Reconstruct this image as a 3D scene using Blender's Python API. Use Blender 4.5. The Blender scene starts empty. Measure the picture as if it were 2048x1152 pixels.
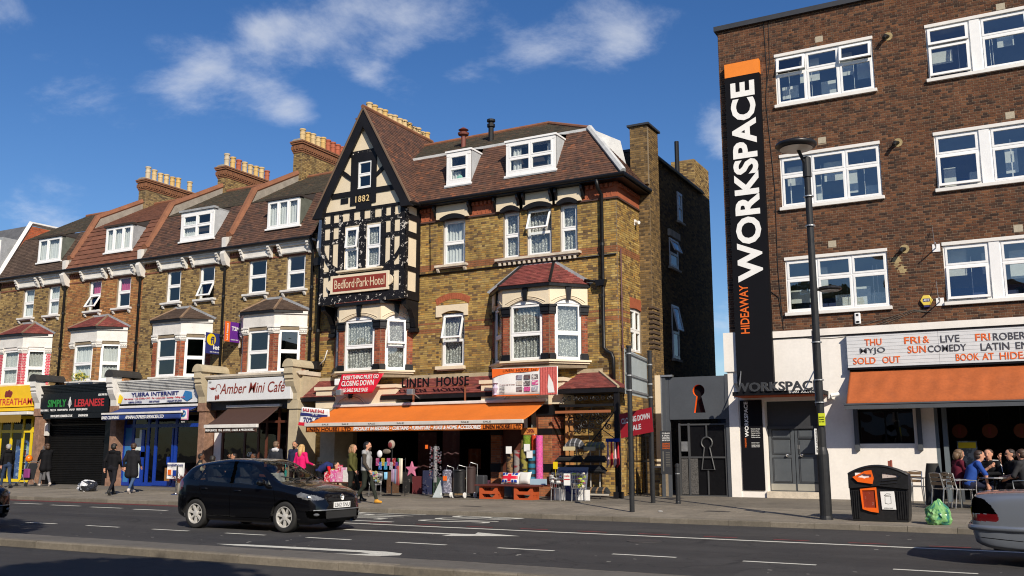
import bpy, bmesh, math, random
import numpy as np
from mathutils import Vector, Matrix
R = math.radians
rng = random.Random(7)
scene = bpy.context.scene
COL = scene.collection

# ------------------------------------------------------------------ camera
cam_d = bpy.data.cameras.new('camera'); cam = bpy.data.objects.new('camera', cam_d); COL.objects.link(cam)
cam.location = (0, 0, 1.45)
cam.rotation_euler = (R(90 + 9.904), 0, R(28.531))
cam_d.sensor_width = 36.0; cam_d.lens = 1890 / 2048 * 36
cam_d.clip_start = 0.1; cam_d.clip_end = 3000
scene.camera = cam

# ------------------------------------------------------------------ light
SUN = Vector((1.06, -1.0, 0.93)).normalized()          # towards the sun
sun_d = bpy.data.lights.new('sun', 'SUN'); sun_d.energy = 5.0; sun_d.angle = R(0.5); sun_d.color = (1.0, 0.90, 0.76)
sun = bpy.data.objects.new('sun', sun_d); COL.objects.link(sun)
sun.rotation_euler = SUN.to_track_quat('Z', 'Y').to_euler(); sun.location = (20, -30, 40)
scene.view_settings.view_transform = 'Standard'; scene.view_settings.look = 'None'
scene.cycles.filter_width = 1.1
scene.view_settings.exposure = 0.17; scene.view_settings.gamma = 1.0
SKY_STRENGTH = 0.094

world = bpy.data.worlds.new('World'); scene.world = world; world.use_nodes = True
def make_world():
    nt = world.node_tree; N = nt.nodes; L = nt.links; N.clear()
    out = N.new('ShaderNodeOutputWorld'); bg = N.new('ShaderNodeBackground'); bg.inputs[1].default_value = SKY_STRENGTH
    sky = N.new('ShaderNodeTexSky'); sky.sky_type = 'NISHITA'; sky.sun_disc = False
    sky.sun_elevation = math.asin(SUN.z); sky.sun_rotation = math.atan2(SUN.x, SUN.y)
    sky.air_density = 1.0; sky.dust_density = 0.4; sky.ozone_density = 3.0; sky.altitude = 50
    tc = N.new('ShaderNodeTexCoord')
    def math_(op, a, b=None, c=None):
        m = N.new('ShaderNodeMath'); m.operation = op
        for k, v in enumerate((a, b, c)):
            if v is None: continue
            if hasattr(v, 'is_linked') or hasattr(v, 'links'): L.new(v, m.inputs[k])
            else: m.inputs[k].default_value = v
        return m.outputs[0]
    # project the view direction on a flat cloud layer, so that clouds shrink towards the horizon
    sep = N.new('ShaderNodeSeparateXYZ'); L.new(tc.outputs['Generated'], sep.inputs[0])
    zc = math_('ADD', math_('MAXIMUM', sep.outputs[2], 0.0), 0.35)
    cx = math_('DIVIDE', sep.outputs[0], zc); cy = math_('DIVIDE', sep.outputs[1], zc)
    comb = N.new('ShaderNodeCombineXYZ'); L.new(cx, comb.inputs[0]); L.new(cy, comb.inputs[1])
    nz = N.new('ShaderNodeTexNoise'); nz.inputs['Scale'].default_value = 4.0; nz.inputs['Detail'].default_value = 9; nz.inputs['Roughness'].default_value = 0.64
    nz.inputs['Distortion'].default_value = 0.25
    L.new(comb.outputs[0], nz.inputs['Vector'])
    # cumulus banks: (x/z', y/z', radius x, radius y, weight) on the cloud layer
    blobs = CLOUDS
    cov = None
    for (bx, by, rx, ry, w) in blobs:
        dx = math_('DIVIDE', math_('SUBTRACT', cx, bx), rx); dy = math_('DIVIDE', math_('SUBTRACT', cy, by), ry)
        r2 = math_('ADD', math_('MULTIPLY', dx, dx), math_('MULTIPLY', dy, dy))
        g = math_('MULTIPLY', math_('EXPONENT', math_('MULTIPLY', r2, -1.0)), w)
        cov = g if cov is None else math_('ADD', cov, g)
    # broken cumulus goes on out of view, with more added behind to pale reflections
    big = N.new('ShaderNodeTexNoise'); big.inputs['Scale'].default_value = 0.8; big.inputs['Detail'].default_value = 2
    L.new(comb.outputs[0], big.inputs['Vector'])
    far = math_('MULTIPLY', math_('SUBTRACT', big.outputs[0], 0.44), 1.6)
    behind = N.new('ShaderNodeMapRange'); behind.inputs[1].default_value = 0.6; behind.inputs[2].default_value = -0.2; behind.clamp = True
    L.new(sep.outputs[1], behind.inputs[0])
    cov = math_('ADD', cov, math_('MULTIPLY', far, behind.outputs[0]))
    den = math_('ADD', math_('MULTIPLY', math_('SUBTRACT', nz.outputs[0], 0.5), 2.3), math_('SUBTRACT', cov, 0.27))
    mr = N.new('ShaderNodeMapRange'); mr.interpolation_type = 'SMOOTHSTEP'; mr.inputs[1].default_value = -0.04; mr.inputs[2].default_value = 0.95; mr.inputs[4].default_value = 0.78; mr.clamp = True
    L.new(den, mr.inputs[0])
    # thick parts a little greyer
    ramp = N.new('ShaderNodeMapRange'); ramp.inputs[1].default_value = 0.15; ramp.inputs[2].default_value = 0.75; ramp.inputs[3].default_value = 1.0; ramp.inputs[4].default_value = 0.78
    L.new(den, ramp.inputs[0])
    cc = N.new('ShaderNodeMixRGB'); cc.blend_type = 'MULTIPLY'; cc.inputs[0].default_value = 1.0; cc.inputs[1].default_value = CLOUD_COL
    L.new(ramp.outputs[0], cc.inputs[2])
    hs = N.new('ShaderNodeHueSaturation'); hs.inputs['Hue'].default_value = 0.510; hs.inputs['Saturation'].default_value = SKY_SAT; hs.inputs['Value'].default_value = SKY_VAL; L.new(sky.outputs[0], hs.inputs['Color'])
    mix = N.new('ShaderNodeMixRGB'); L.new(mr.outputs[0], mix.inputs[0]); L.new(hs.outputs[0], mix.inputs[1]); L.new(cc.outputs[0], mix.inputs[2])
    L.new(mix.outputs[0], bg.inputs[0]); L.new(bg.outputs[0], out.inputs[0])
SKY_SAT = 1.27; SKY_VAL = 1.0
CLOUD_COL = (8.6, 9.0, 9.8, 1)
CLOUDS = []

# ------------------------------------------------------------------ mesh builder
class G:
    """collects faces; an optional frame (o,u,v,n) maps local (a,b,c) to the world"""
    def __init__(s): s.v = []; s.f = []; s.c = []; s.fr = None; s.col = None; s.usecol = False
    def frame(s, o, u, v=(0, 0, 1), n=None):
        o, u, v = Vector(o), Vector(u).normalized(), Vector(v).normalized()
        n = u.cross(v) if n is None else Vector(n)
        s.fr = (o, u, v, n.normalized()); return s
    def P(s, p):
        if s.fr is None: return (p[0], p[1], p[2])
        o, u, v, n = s.fr
        q = o + u * p[0] + v * p[1] + n * p[2]
        return (q.x, q.y, q.z)
    def add(s, pts, faces, col=None):
        b = len(s.v); s.v += [s.P(p) for p in pts]
        s.f += [tuple(b + i for i in f) for f in faces]
        if col is not None: s.usecol = True
        s.c += [col if col is not None else s.col] * len(faces)
    def poly(s, pts, col=None): s.add(pts, [tuple(range(len(pts)))], col)
    def box(s, x0, x1, y0, y1, z0, z1, col=None):
        p = [(x0, y0, z0), (x1, y0, z0), (x1, y1, z0), (x0, y1, z0), (x0, y0, z1), (x1, y0, z1), (x1, y1, z1), (x0, y1, z1)]
        s.add(p, [(0, 3, 2, 1), (4, 5, 6, 7), (0, 1, 5, 4), (1, 2, 6, 5), (2, 3, 7, 6), (3, 0, 4, 7)], col)
        return s
    def prism(s, pts, ax, a, b, col=None):
        """polygon pts in the two other axes, extruded along ax from a to b (ax 'x': (y,z), 'y': (x,z), 'z': (x,y))"""
        f = {'x': lambda p, t: (t, p[0], p[1]), 'y': lambda p, t: (p[0], t, p[1]), 'z': lambda p, t: (p[0], p[1], t)}[ax]
        n = len(pts); P = [f(p, a) for p in pts] + [f(p, b) for p in pts]
        F = [tuple(range(n))[::-1], tuple(range(n, 2 * n))] + [(i, (i + 1) % n, n + (i + 1) % n, n + i) for i in range(n)]
        s.add(P, F, col); return s
    def tube(s, pts, r, n=8, col=None, cap=True):
        pts = [Vector(p) for p in pts]; rs = r if isinstance(r, (list, tuple)) else [r] * len(pts)
        P = []; prev = None
        for i, p in enumerate(pts):
            t = (pts[min(i + 1, len(pts) - 1)] - pts[max(i - 1, 0)])
            t = t.normalized() if t.length > 1e-9 else Vector((0, 0, 1))
            if prev is None:
                a = Vector((0, 0, 1)) if abs(t.z) < 0.9 else Vector((1, 0, 0))
                u = t.cross(a).normalized()
            else:
                u = (prev - t * prev.dot(t)); u = u.normalized() if u.length > 1e-6 else t.orthogonal().normalized()
            prev = u; w = t.cross(u)
            for k in range(n):
                an = 2 * math.pi * k / n
                P.append(tuple(p + (u * math.cos(an) + w * math.sin(an)) * rs[i]))
        F = []
        for i in range(len(pts) - 1):
            for k in range(n):
                k2 = (k + 1) % n; F.append((i * n + k, i * n + k2, (i + 1) * n + k2, (i + 1) * n + k))
        if cap: F += [tuple(range(n))[::-1], tuple((len(pts) - 1) * n + k for k in range(n))]
        s.add(P, F, col); return s
    def lathe(s, prof, c=(0, 0, 0), n=16, col=None, ax='z', cap=True):
        P = []; F = []
        for (r, z) in prof:
            for k in range(n):
                an = 2 * math.pi * k / n; a, b = r * math.cos(an), r * math.sin(an)
                q = (a, b, z) if ax == 'z' else ((a, z, b) if ax == 'y' else (z, a, b))
                P.append((c[0] + q[0], c[1] + q[1], c[2] + q[2]))
        for i in range(len(prof) - 1):
            for k in range(n):
                k2 = (k + 1) % n; F.append((i * n + k, i * n + k2, (i + 1) * n + k2, (i + 1) * n + k))
        if cap: F += [tuple(range(n))[::-1], tuple((len(prof) - 1) * n + k for k in range(n))]
        s.add(P, F, col); return s
    def ell(s, c, r, nu=12, nv=8, col=None):
        if not isinstance(r, (tuple, list)): r = (r, r, r)
        P = [(c[0], c[1], c[2] - r[2])]; F = []
        for j in range(1, nv):
            ph = math.pi * j / nv
            for k in range(nu):
                th = 2 * math.pi * k / nu
                P.append((c[0] + r[0] * math.sin(ph) * math.cos(th), c[1] + r[1] * math.sin(ph) * math.sin(th), c[2] - r[2] * math.cos(ph)))
        P.append((c[0], c[1], c[2] + r[2])); t = len(P) - 1
        for k in range(nu):
            k2 = (k + 1) % nu
            F.append((0, 1 + k2, 1 + k))
            for j in range(nv - 2): F.append((1 + j * nu + k, 1 + j * nu + k2, 1 + (j + 1) * nu + k2, 1 + (j + 1) * nu + k))
            F.append((1 + (nv - 2) * nu + k, 1 + (nv - 2) * nu + k2, t))
        s.add(P, F, col); return s
    def grid(s, fn, nu, nv, col=None):
        """fn(i/nu, j/nv) -> point"""
        P = [fn(i / nu, j / nv) for j in range(nv + 1) for i in range(nu + 1)]
        F = [(j * (nu + 1) + i, j * (nu + 1) + i + 1, (j + 1) * (nu + 1) + i + 1, (j + 1) * (nu + 1) + i) for j in range(nv) for i in range(nu)]
        s.add(P, F, col); return s
    def build(s, name, mat, parent=None, smooth=False, loc=None, bevel=0.0, sub=0, solid=0.0):
        base = Vector((0, 0, 0))
        if parent is not None: base = Vector(parent.get('_o', (0, 0, 0)))
        elif loc is not None: base = Vector(loc)
        me = bpy.data.meshes.new(name)
        me.from_pydata([(p[0] - base.x, p[1] - base.y, p[2] - base.z) for p in s.v], [], s.f)
        if s.usecol:
            at = me.attributes.new('Col', 'FLOAT_COLOR', 'FACE')
            d = np.ones((len(s.f), 4), 'f'); d[:, :3] = [c if c is not None else (1, 1, 1) for c in s.c]
            at.data.foreach_set('color', d.ravel())
        me.materials.append(M(mat) if isinstance(mat, str) else mat)
        if smooth: me.polygons.foreach_set('use_smooth', [True] * len(me.polygons))
        o = bpy.data.objects.new(name, me); COL.objects.link(o)
        if parent is not None: o.parent = parent; o['_o'] = tuple(base)
        else: o.location = base; o['_o'] = tuple(base)
        if bevel:
            m = o.modifiers.new('bevel', 'BEVEL'); m.width = bevel; m.segments = 2; m.limit_method = 'ANGLE'; m.angle_limit = R(40)
        if solid:
            m = o.modifiers.new('solid', 'SOLIDIFY'); m.thickness = solid; m.offset = 0
        if sub:
            m = o.modifiers.new('sub', 'SUBSURF'); m.levels = sub; m.render_levels = sub
        return o

def tag(o, label=None, cat=None, group=None, kind=None):
    for k, v in (('label', label), ('category', cat), ('group', group), ('kind', kind)):
        if v: o[k] = v
    return o
def thing(name, label, cat, loc=(0, 0, 0), group=None):
    o = bpy.data.objects.new(name, None); COL.objects.link(o); o.location = loc; o['_o'] = tuple(loc)
    o.empty_display_size = 0.2
    return tag(o, label, cat, group)
def local_thing(name, label, cat, loc, rz=0.0, group=None):
    """parts are modelled round the origin, then the empty is placed and turned"""
    o = thing(name, label, cat, (0, 0, 0), group); o.location = loc; o.rotation_euler = (0, 0, rz)
    return o
def copy_tree(o, parent=None):
    c = o.copy(); COL.objects.link(c)
    if parent is not None: c.parent = parent
    for ch in o.children: copy_tree(ch, c)
    return c

# ------------------------------------------------------------------ materials
_M = {}
SPEC = {}
def M(name):
    if name not in _M: _M[name] = make_mat(name, **SPEC[name])
    return _M[name]
def make_mat(name, col=(0.5, 0.5, 0.5), rough=0.8, metal=0.0, var=0.12, scale=2.0, bump=0.0, bscale=60.0, coat=0.0, attr=None, spec=0.5,
             spots=None, streak=0.0, along=0.0, crack=0.0, sheen=0.0, emit=0.0, trans=0.0, fleck=None):
    m = bpy.data.materials.new(name); m.use_nodes = True; nt = m.node_tree; N = nt.nodes; L = nt.links
    b = N['Principled BSDF']; b.inputs['Roughness'].default_value = rough; b.inputs['Metallic'].default_value = metal
    b.inputs['Specular IOR Level'].default_value = spec; b.inputs['Coat Weight'].default_value = coat; b.inputs['Coat Roughness'].default_value = 0.04
    if sheen: b.inputs['Sheen Weight'].default_value = sheen
    geo = N.new('ShaderNodeNewGeometry'); pos = geo.outputs['Position']
    if attr == 'Col':
        a = N.new('ShaderNodeAttribute'); a.attribute_name = 'Col'; csock = a.outputs['Color']
    elif attr == 'obj':
        a = N.new('ShaderNodeObjectInfo'); csock = a.outputs['Color']
    else:
        a = N.new('ShaderNodeRGB'); a.outputs[0].default_value = (*col, 1); csock = a.outputs[0]
    def noise(sc, det=4, vec=None, ro=0.6):
        n = N.new('ShaderNodeTexNoise'); n.inputs['Scale'].default_value = sc; n.inputs['Detail'].default_value = det; n.inputs['Roughness'].default_value = ro
        L.new(vec if vec is not None else pos, n.inputs['Vector']); return n.outputs[0]
    def mapr(s, a0, a1, b0, b1, smooth=False):
        r = N.new('ShaderNodeMapRange'); r.clamp = True
        if smooth: r.interpolation_type = 'SMOOTHSTEP'
        for k, v in zip((1, 2, 3, 4), (a0, a1, b0, b1)): r.inputs[k].default_value = v
        L.new(s, r.inputs[0]); return r.outputs[0]
    def mix(f, a_, b_, mode='MIX'):
        x = N.new('ShaderNodeMixRGB'); x.blend_type = mode
        for k, v in ((0, f), (1, a_), (2, b_)):
            if hasattr(v, 'links'): L.new(v, x.inputs[k])
            else: x.inputs[k].default_value = v if k == 0 else ((*v, 1) if len(v) == 3 else v)
        return x.outputs[0]
    if var:
        f = mapr(noise(scale, 5), 0.25, 0.75, 1 - var, 1 + var)
        f2 = mapr(noise(scale * 9, 3), 0.3, 0.7, 1 - var * 0.5, 1 + var * 0.5)
        g = N.new('ShaderNodeMath'); g.operation = 'MULTIPLY'; L.new(f, g.inputs[0]); L.new(f2, g.inputs[1])
        csock = mix(1.0, csock, g.outputs[0], 'MULTIPLY')
    if streak:      # rain streaks and soot running down
        mp = N.new('ShaderNodeMapping'); mp.inputs['Scale'].default_value = (3.0, 3.0, 0.25); L.new(pos, mp.inputs['Vector'])
        s_ = mapr(noise(1.0, 5, mp.outputs[0]), 0.48, 0.75, 0.0, streak, True)
        csock = mix(s_, csock, (0.035, 0.03, 0.026))
    if along:       # wheel tracks and paving joints running down the road
        mp = N.new('ShaderNodeMapping'); mp.inputs['Scale'].default_value = (0.05, 1.1, 1.0); L.new(pos, mp.inputs['Vector'])
        csock = mix(1.0, csock, mapr(noise(1.0, 4, mp.outputs[0]), 0.3, 0.7, 1 - along, 1 + along), 'MULTIPLY')
    if crack:
        vo = N.new('ShaderNodeTexVoronoi'); vo.feature = 'DISTANCE_TO_EDGE'; vo.inputs['Scale'].default_value = 0.42; nv = N.new('ShaderNodeTexNoise'); nv.inputs['Scale'].default_value = 1.2; nv.inputs['Detail'].default_value = 5; L.new(pos, nv.inputs['Vector'])
        ad = N.new('ShaderNodeVectorMath'); ad.operation = 'MULTIPLY_ADD'; ad.inputs[1].default_value = (1.6, 1.6, 0); L.new(nv.outputs['Color'], ad.inputs[0]); L.new(pos, ad.inputs[2]); L.new(ad.outputs[0], vo.inputs['Vector'])
        csock = mix(mapr(vo.outputs['Distance'], 0.0, 0.012, crack, 0.0), csock, (0.008, 0.008, 0.008))
    if spots:       # (scale, threshold, width, colour, strength): flakes, stains with a shape of their own
        for (sc, th, wd, c2, st) in spots:
            csock = mix(mapr(noise(sc, 6, None, 0.65), th, th + wd, 0, st), csock, c2)
    L.new(csock, b.inputs['Base Color'])
    if bump:
        bp = N.new('ShaderNodeBump'); bp.inputs['Strength'].default_value = bump; bp.inputs['Distance'].default_value = 0.01
        L.new(noise(bscale, 4), bp.inputs['Height']); L.new(bp.outputs[0], b.inputs['Normal'])
    if rough < 0.5 and var:
        L.new(mapr(noise(scale * 3, 4), 0.3, 0.7, max(0.02, rough - 0.08), rough + 0.1), b.inputs['Roughness'])
    if emit: b.inputs['Emission Color'].default_value = (*col, 1); b.inputs['Emission Strength'].default_value = emit
    if trans:
        tr = N.new('ShaderNodeBsdfTranslucent'); L.new(csock, tr.inputs[0])
        ms = N.new('ShaderNodeMixShader'); ms.inputs[0].default_value = trans
        L.new(b.outputs[0], ms.inputs[1]); L.new(tr.outputs[0], ms.inputs[2]); L.new(ms.outputs[0], N['Material Output'].inputs[0])
    return m
def glass_mat(name, tint=(0.9, 0.95, 0.95), dark=0.0, refl=1.0, rough=0.0):
    """a thin pane: fresnel mirror over a clear (or smoked) sheet"""
    m = bpy.data.materials.new(name); m.use_nodes = True; nt = m.node_tree; N = nt.nodes; L = nt.links; N.clear()
    out = N.new('ShaderNodeOutputMaterial'); tr = N.new('ShaderNodeBsdfTransparent'); tr.inputs[0].default_value = (*[c * (1 - dark) for c in tint], 1)
    gl = N.new('ShaderNodeBsdfGlossy'); gl.inputs['Roughness'].default_value = rough; gl.inputs['Color'].default_value = (1, 1, 1, 1)
    geo = N.new('ShaderNodeNewGeometry')
    nz = N.new('ShaderNodeTexNoise'); nz.inputs['Scale'].default_value = 1.7; nz.inputs['Detail'].default_value = 1; L.new(geo.outputs['Position'], nz.inputs['Vector'])
    bp = N.new('ShaderNodeBump'); bp.inputs['Strength'].default_value = 0.06; bp.inputs['Distance'].default_value = 0.1; L.new(nz.outputs[0], bp.inputs['Height']); L.new(bp.outputs[0], gl.inputs['Normal'])
    lw = N.new('ShaderNodeLayerWeight'); lw.inputs[0].default_value = 0.5       # Schlick on both sides of the pane
    pw = N.new('ShaderNodeMath'); pw.operation = 'POWER'; pw.inputs[1].default_value = 5.0; L.new(lw.outputs['Facing'], pw.inputs[0])
    mu = N.new('ShaderNodeMath'); mu.operation = 'MULTIPLY_ADD'; mu.inputs[1].default_value = 0.9 * refl; mu.inputs[2].default_value = 0.12 * refl; L.new(pw.outputs[0], mu.inputs[0]); mu.use_clamp = True
    ms = N.new('ShaderNodeMixShader'); L.new(mu.outputs[0], ms.inputs[0]); L.new(tr.outputs[0], ms.inputs[1]); L.new(gl.outputs[0], ms.inputs[2]); L.new(ms.outputs[0], out.inputs[0])
    _M[name] = m; return m
def lace_mat(name, col=(0.62, 0.61, 0.57), sc=20.0, hole=0.62):
    m = make_mat(name, col=col, rough=0.9, var=0.05); nt = m.node_tree; N = nt.nodes; L = nt.links
    b = N['Principled BSDF']; geo = N.new('ShaderNodeNewGeometry')
    vo = N.new('ShaderNodeTexVoronoi'); vo.inputs['Scale'].default_value = sc; L.new(geo.outputs['Position'], vo.inputs['Vector'])
    nz = N.new('ShaderNodeTexNoise'); nz.inputs['Scale'].default_value = sc * 1.6; L.new(geo.outputs['Position'], nz.inputs['Vector'])
    ad = N.new('ShaderNodeMath'); ad.operation = 'ADD'; L.new(vo.outputs['Distance'], ad.inputs[0]); L.new(nz.outputs[0], ad.inputs[1])
    mr = N.new('ShaderNodeMapRange'); mr.inputs[1].default_value = 0.80; mr.inputs[2].default_value = 0.92; mr.inputs[3].default_value = 1.0; mr.inputs[4].default_value = 1 - hole; L.new(ad.outputs[0], mr.inputs[0])
    L.new(mr.outputs[0], b.inputs['Alpha'])
    _M[name] = m; return m

S = SPEC
S['brick_col'] = dict(attr='Col', rough=0.9, spec=.25, var=0.2, scale=0.8, bump=0.35, bscale=70, streak=0.45)
S['brick_obj'] = dict(attr='obj', rough=0.9, spec=.25, var=0.2, scale=0.8, bump=0.35, bscale=70, streak=0.38)
S['mortar'] = dict(col=(0.21, 0.165, 0.11), rough=0.95, var=0.25, scale=1.5, bump=0.3, bscale=120)
S['mortar_pale'] = dict(col=(0.27, 0.20, 0.135), rough=0.95, var=0.2, scale=1.5, bump=0.3, bscale=120)
S['mortar_white'] = dict(col=(0.70, 0.66, 0.62), rough=0.95, var=0.1, bump=0.2)
S['tile_col'] = dict(attr='Col', rough=0.85, var=0.25, scale=1.3, bump=0.4, bscale=50, spots=[(2.2, 0.58, 0.12, (0.05, 0.05, 0.025), 0.5)])
S['tile_obj'] = dict(attr='obj', rough=0.85, var=0.25, scale=1.3, bump=0.4, bscale=50, spots=[(2.2, 0.58, 0.12, (0.05, 0.05, 0.025), 0.5)])
S['mossy_tile'] = dict(attr='Col', rough=0.95, var=0.3, scale=1.5, bump=0.5, bscale=40, spots=[(3.0, 0.5, 0.15, (0.035, 0.032, 0.016), 0.8)])
S['roof_under'] = dict(col=(0.03, 0.022, 0.018), rough=0.95)
S['white_paint'] = dict(col=(0.64, 0.62, 0.58), streak=.12, rough=0.55, var=0.12, scale=3, bump=0.1, bscale=30, spots=[(7, 0.66, 0.08, (0.35, 0.31, 0.26), 0.5)])
S['upvc'] = dict(col=(0.80, 0.80, 0.79), rough=0.35, var=0.04, scale=5)
S['cream'] = dict(col=(0.68, 0.58, 0.42), rough=0.75, var=0.07, scale=2.5, bump=0.15, bscale=25, spots=[(9, 0.68, 0.06, (0.40, 0.31, 0.2), 0.5)])
S['stone'] = dict(col=(0.55, 0.48, 0.38), rough=0.85, var=0.2, scale=4, bump=0.25, streak=0.35)
S['black_timber'] = dict(col=(0.008, 0.0075, 0.009), spec=.25, rough=0.55, var=0.3, bump=0.3, bscale=25)
S['flaking_timber'] = dict(col=(0.008, 0.0075, 0.009), spec=.25, rough=0.6, var=0.3, bump=0.3, bscale=25, spots=[(8, 0.60, 0.012, (0.62, 0.58, 0.52), 0.95), (30, 0.66, 0.02, (0.5, 0.47, 0.42), 0.8)])
S['black_paint'] = dict(spec=.3, col=(0.008, 0.008, 0.009), rough=0.4, var=0.2, bump=0.1)
S['iron'] = dict(spec=.3, col=(0.010, 0.010, 0.011), rough=0.5, var=0.3, metal=0.0, bump=0.2)
S['lead'] = dict(col=(0.30, 0.31, 0.32), rough=0.6, var=0.25, scale=3, bump=0.2, bscale=20, streak=0.2)
S['cheek'] = dict(col=(0.42, 0.44, 0.45), rough=0.7, var=0.15, scale=3, streak=0.2)
S['cheek_green'] = dict(col=(0.10, 0.11, 0.09), rough=0.8, var=0.3, scale=3)
S['terracotta'] = dict(col=(0.32, 0.085, 0.035), rough=0.85, var=0.25, scale=5, bump=0.4, bscale=30)
S['coping'] = dict(col=(0.21, 0.085, 0.042), rough=0.85, var=0.25, scale=2, bump=0.3)
S['render_grey'] = dict(col=(0.28, 0.25, 0.21), rough=0.95, var=0.25, scale=3, bump=0.3, bscale=40)
S['pot'] = dict(attr='Col', rough=0.85, var=0.18, scale=6, bump=0.2)
S['asphalt'] = dict(along=.3, crack=.75, col=(0.038, 0.036, 0.035), rough=0.85, var=0.2, scale=0.7, bump=0.6, bscale=160, spots=[(5, 0.66, 0.05, (0.07, 0.066, 0.06), 0.4), (0.35, 0.50, 0.12, (0.022, 0.021, 0.022), 0.6), (1.3, 0.60, 0.04, (0.055, 0.052, 0.048), 0.4), (3.1, 0.66, 0.02, (0.012, 0.012, 0.012), 0.7)])
S['median_top'] = dict(col=(0.12, 0.11, 0.095), rough=0.9, var=0.2, scale=1.2, bump=0.6, bscale=120, spots=[(4, 0.62, 0.08, (0.07, 0.065, 0.055), 0.5)])
S['slab'] = dict(attr='obj', rough=0.9, var=0.26, scale=0.9, bump=0.4, bscale=110, spots=[(1.3, 0.55, 0.15, (0.10, 0.09, 0.075), 0.5), (24, 0.67, 0.02, (0.06, 0.05, 0.045), 0.8)])
S['slab_joint'] = dict(col=(0.10, 0.09, 0.075), rough=0.95, var=0.2)
S['kerb'] = dict(attr='obj', rough=0.9, var=0.25, scale=3, bump=0.5, bscale=90, spots=[(3, 0.6, 0.1, (0.06, 0.055, 0.05), 0.5)])
S['paint_line'] = dict(col=(0.58, 0.57, 0.50), rough=0.8, var=0.15, scale=6, spots=[(22, 0.60, 0.05, (0.10, 0.10, 0.095), 0.7)])
S['paint_red'] = dict(col=(0.30, 0.035, 0.035), rough=0.8, var=0.2, scale=6, spots=[(22, 0.60, 0.05, (0.08, 0.06, 0.06), 0.7)])
S['white_render'] = dict(col=(0.80, 0.76, 0.70), rough=0.85, var=0.06, scale=1.5, bump=0.1, bscale=60, streak=0.06)
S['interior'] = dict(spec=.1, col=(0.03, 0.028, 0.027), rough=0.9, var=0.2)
S['interior_pale'] = dict(col=(0.55, 0.54, 0.50), rough=0.9, var=0.1)
S['cloth_white'] = dict(col=(0.72, 0.72, 0.70), rough=0.95, var=0.06, trans=0.25)
S['cloth_pink'] = dict(col=(0.42, 0.06, 0.16), rough=0.95, var=0.06)
S['pebble'] = dict(attr='obj', rough=0.9, var=0.15)
S['obj'] = dict(attr='obj', rough=0.6, var=0.1, scale=6)
S['col'] = dict(attr='Col', rough=0.7, var=0.08, scale=8, bump=0.05)
S['col_gloss'] = dict(attr='Col', rough=0.35, var=0.05, scale=8)
S['skin_cloth'] = dict(spec=.15, attr='Col', rough=0.8, var=0.15, scale=14, bump=0.25, bscale=28)
S['chrome'] = dict(col=(0.75, 0.75, 0.75), rough=0.15, metal=1.0, var=0.05)
S['alu'] = dict(col=(0.62, 0.62, 0.61), rough=0.35, metal=1.0, var=0.1)
S['galv'] = dict(col=(0.42, 0.43, 0.43), rough=0.45, metal=0.8, var=0.15)
S['grey_panel'] = dict(col=(0.36, 0.40, 0.40), rough=0.5, var=0.12, scale=2, spots=[(3, 0.6, 0.2, (0.5, 0.52, 0.5), 0.5)])
S['anthracite'] = dict(col=(0.065, 0.072, 0.082), rough=0.5, var=0.1, scale=2)
S['dark_grey'] = dict(col=(0.035, 0.037, 0.042), rough=0.5, var=0.15)
S['door_grey'] = dict(col=(0.075, 0.085, 0.095), rough=0.45, var=0.1)
S['pole_grey'] = dict(col=(0.02, 0.021, 0.023), spec=.3, rough=0.45, var=0.2, scale=4, spots=[(40, 0.72, 0.02, (0.3, 0.3, 0.3), 0.6)])
S['rubber'] = dict(col=(0.015, 0.015, 0.015), rough=0.8, var=0.2)
S['black_plastic'] = dict(col=(0.012, 0.012, 0.013), rough=0.38, var=0.15, scale=6)
def flat(name, col, rough=0.6, **k):
    if name not in SPEC: SPEC[name] = dict(col=col, rough=rough, **{**dict(var=0.06, scale=4), **k})
    return name
glass_mat('glass'); glass_mat('glass_pale', refl=1.7); glass_mat('glass_car', dark=0.28, refl=0.55); glass_mat('glass_smoke', dark=0.8, refl=0.8); glass_mat('glass_clear', refl=0.35)
lace_mat('lace'); lace_mat('lace_fine', sc=26, hole=0.35)

# ------------------------------------------------------------------ lettering
_TX = {}
def text_mesh(s, bold=0.0, shear=0.0, space=1.0):
    k = (s, bold, shear, space)
    if k not in _TX:
        cu = bpy.data.curves.new('t', 'FONT'); cu.body = s; cu.size = 1.0; cu.offset = bold; cu.shear = shear; cu.space_character = space; cu.resolution_u = 3
        o = bpy.data.objects.new('t', cu); COL.objects.link(o)
        dg = bpy.context.evaluated_depsgraph_get()
        me = bpy.data.meshes.new_from_object(o.evaluated_get(dg))
        V = [tuple(v.co[:2]) for v in me.vertices]; F = [tuple(p.vertices) for p in me.polygons]
        bpy.data.objects.remove(o); bpy.data.curves.remove(cu); bpy.data.meshes.remove(me)
        _TX[k] = (V, F)
    return _TX[k]
def islands(V, F):
    par = list(range(len(V)))
    def fd(a):
        while par[a] != a: par[a] = par[par[a]]; a = par[a]
        return a
    for f in F:
        for q in f[1:]: par[fd(q)] = fd(f[0])
    d = {}
    for f in F: d.setdefault(fd(f[0]), []).append(f)
    return list(d.values())
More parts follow.
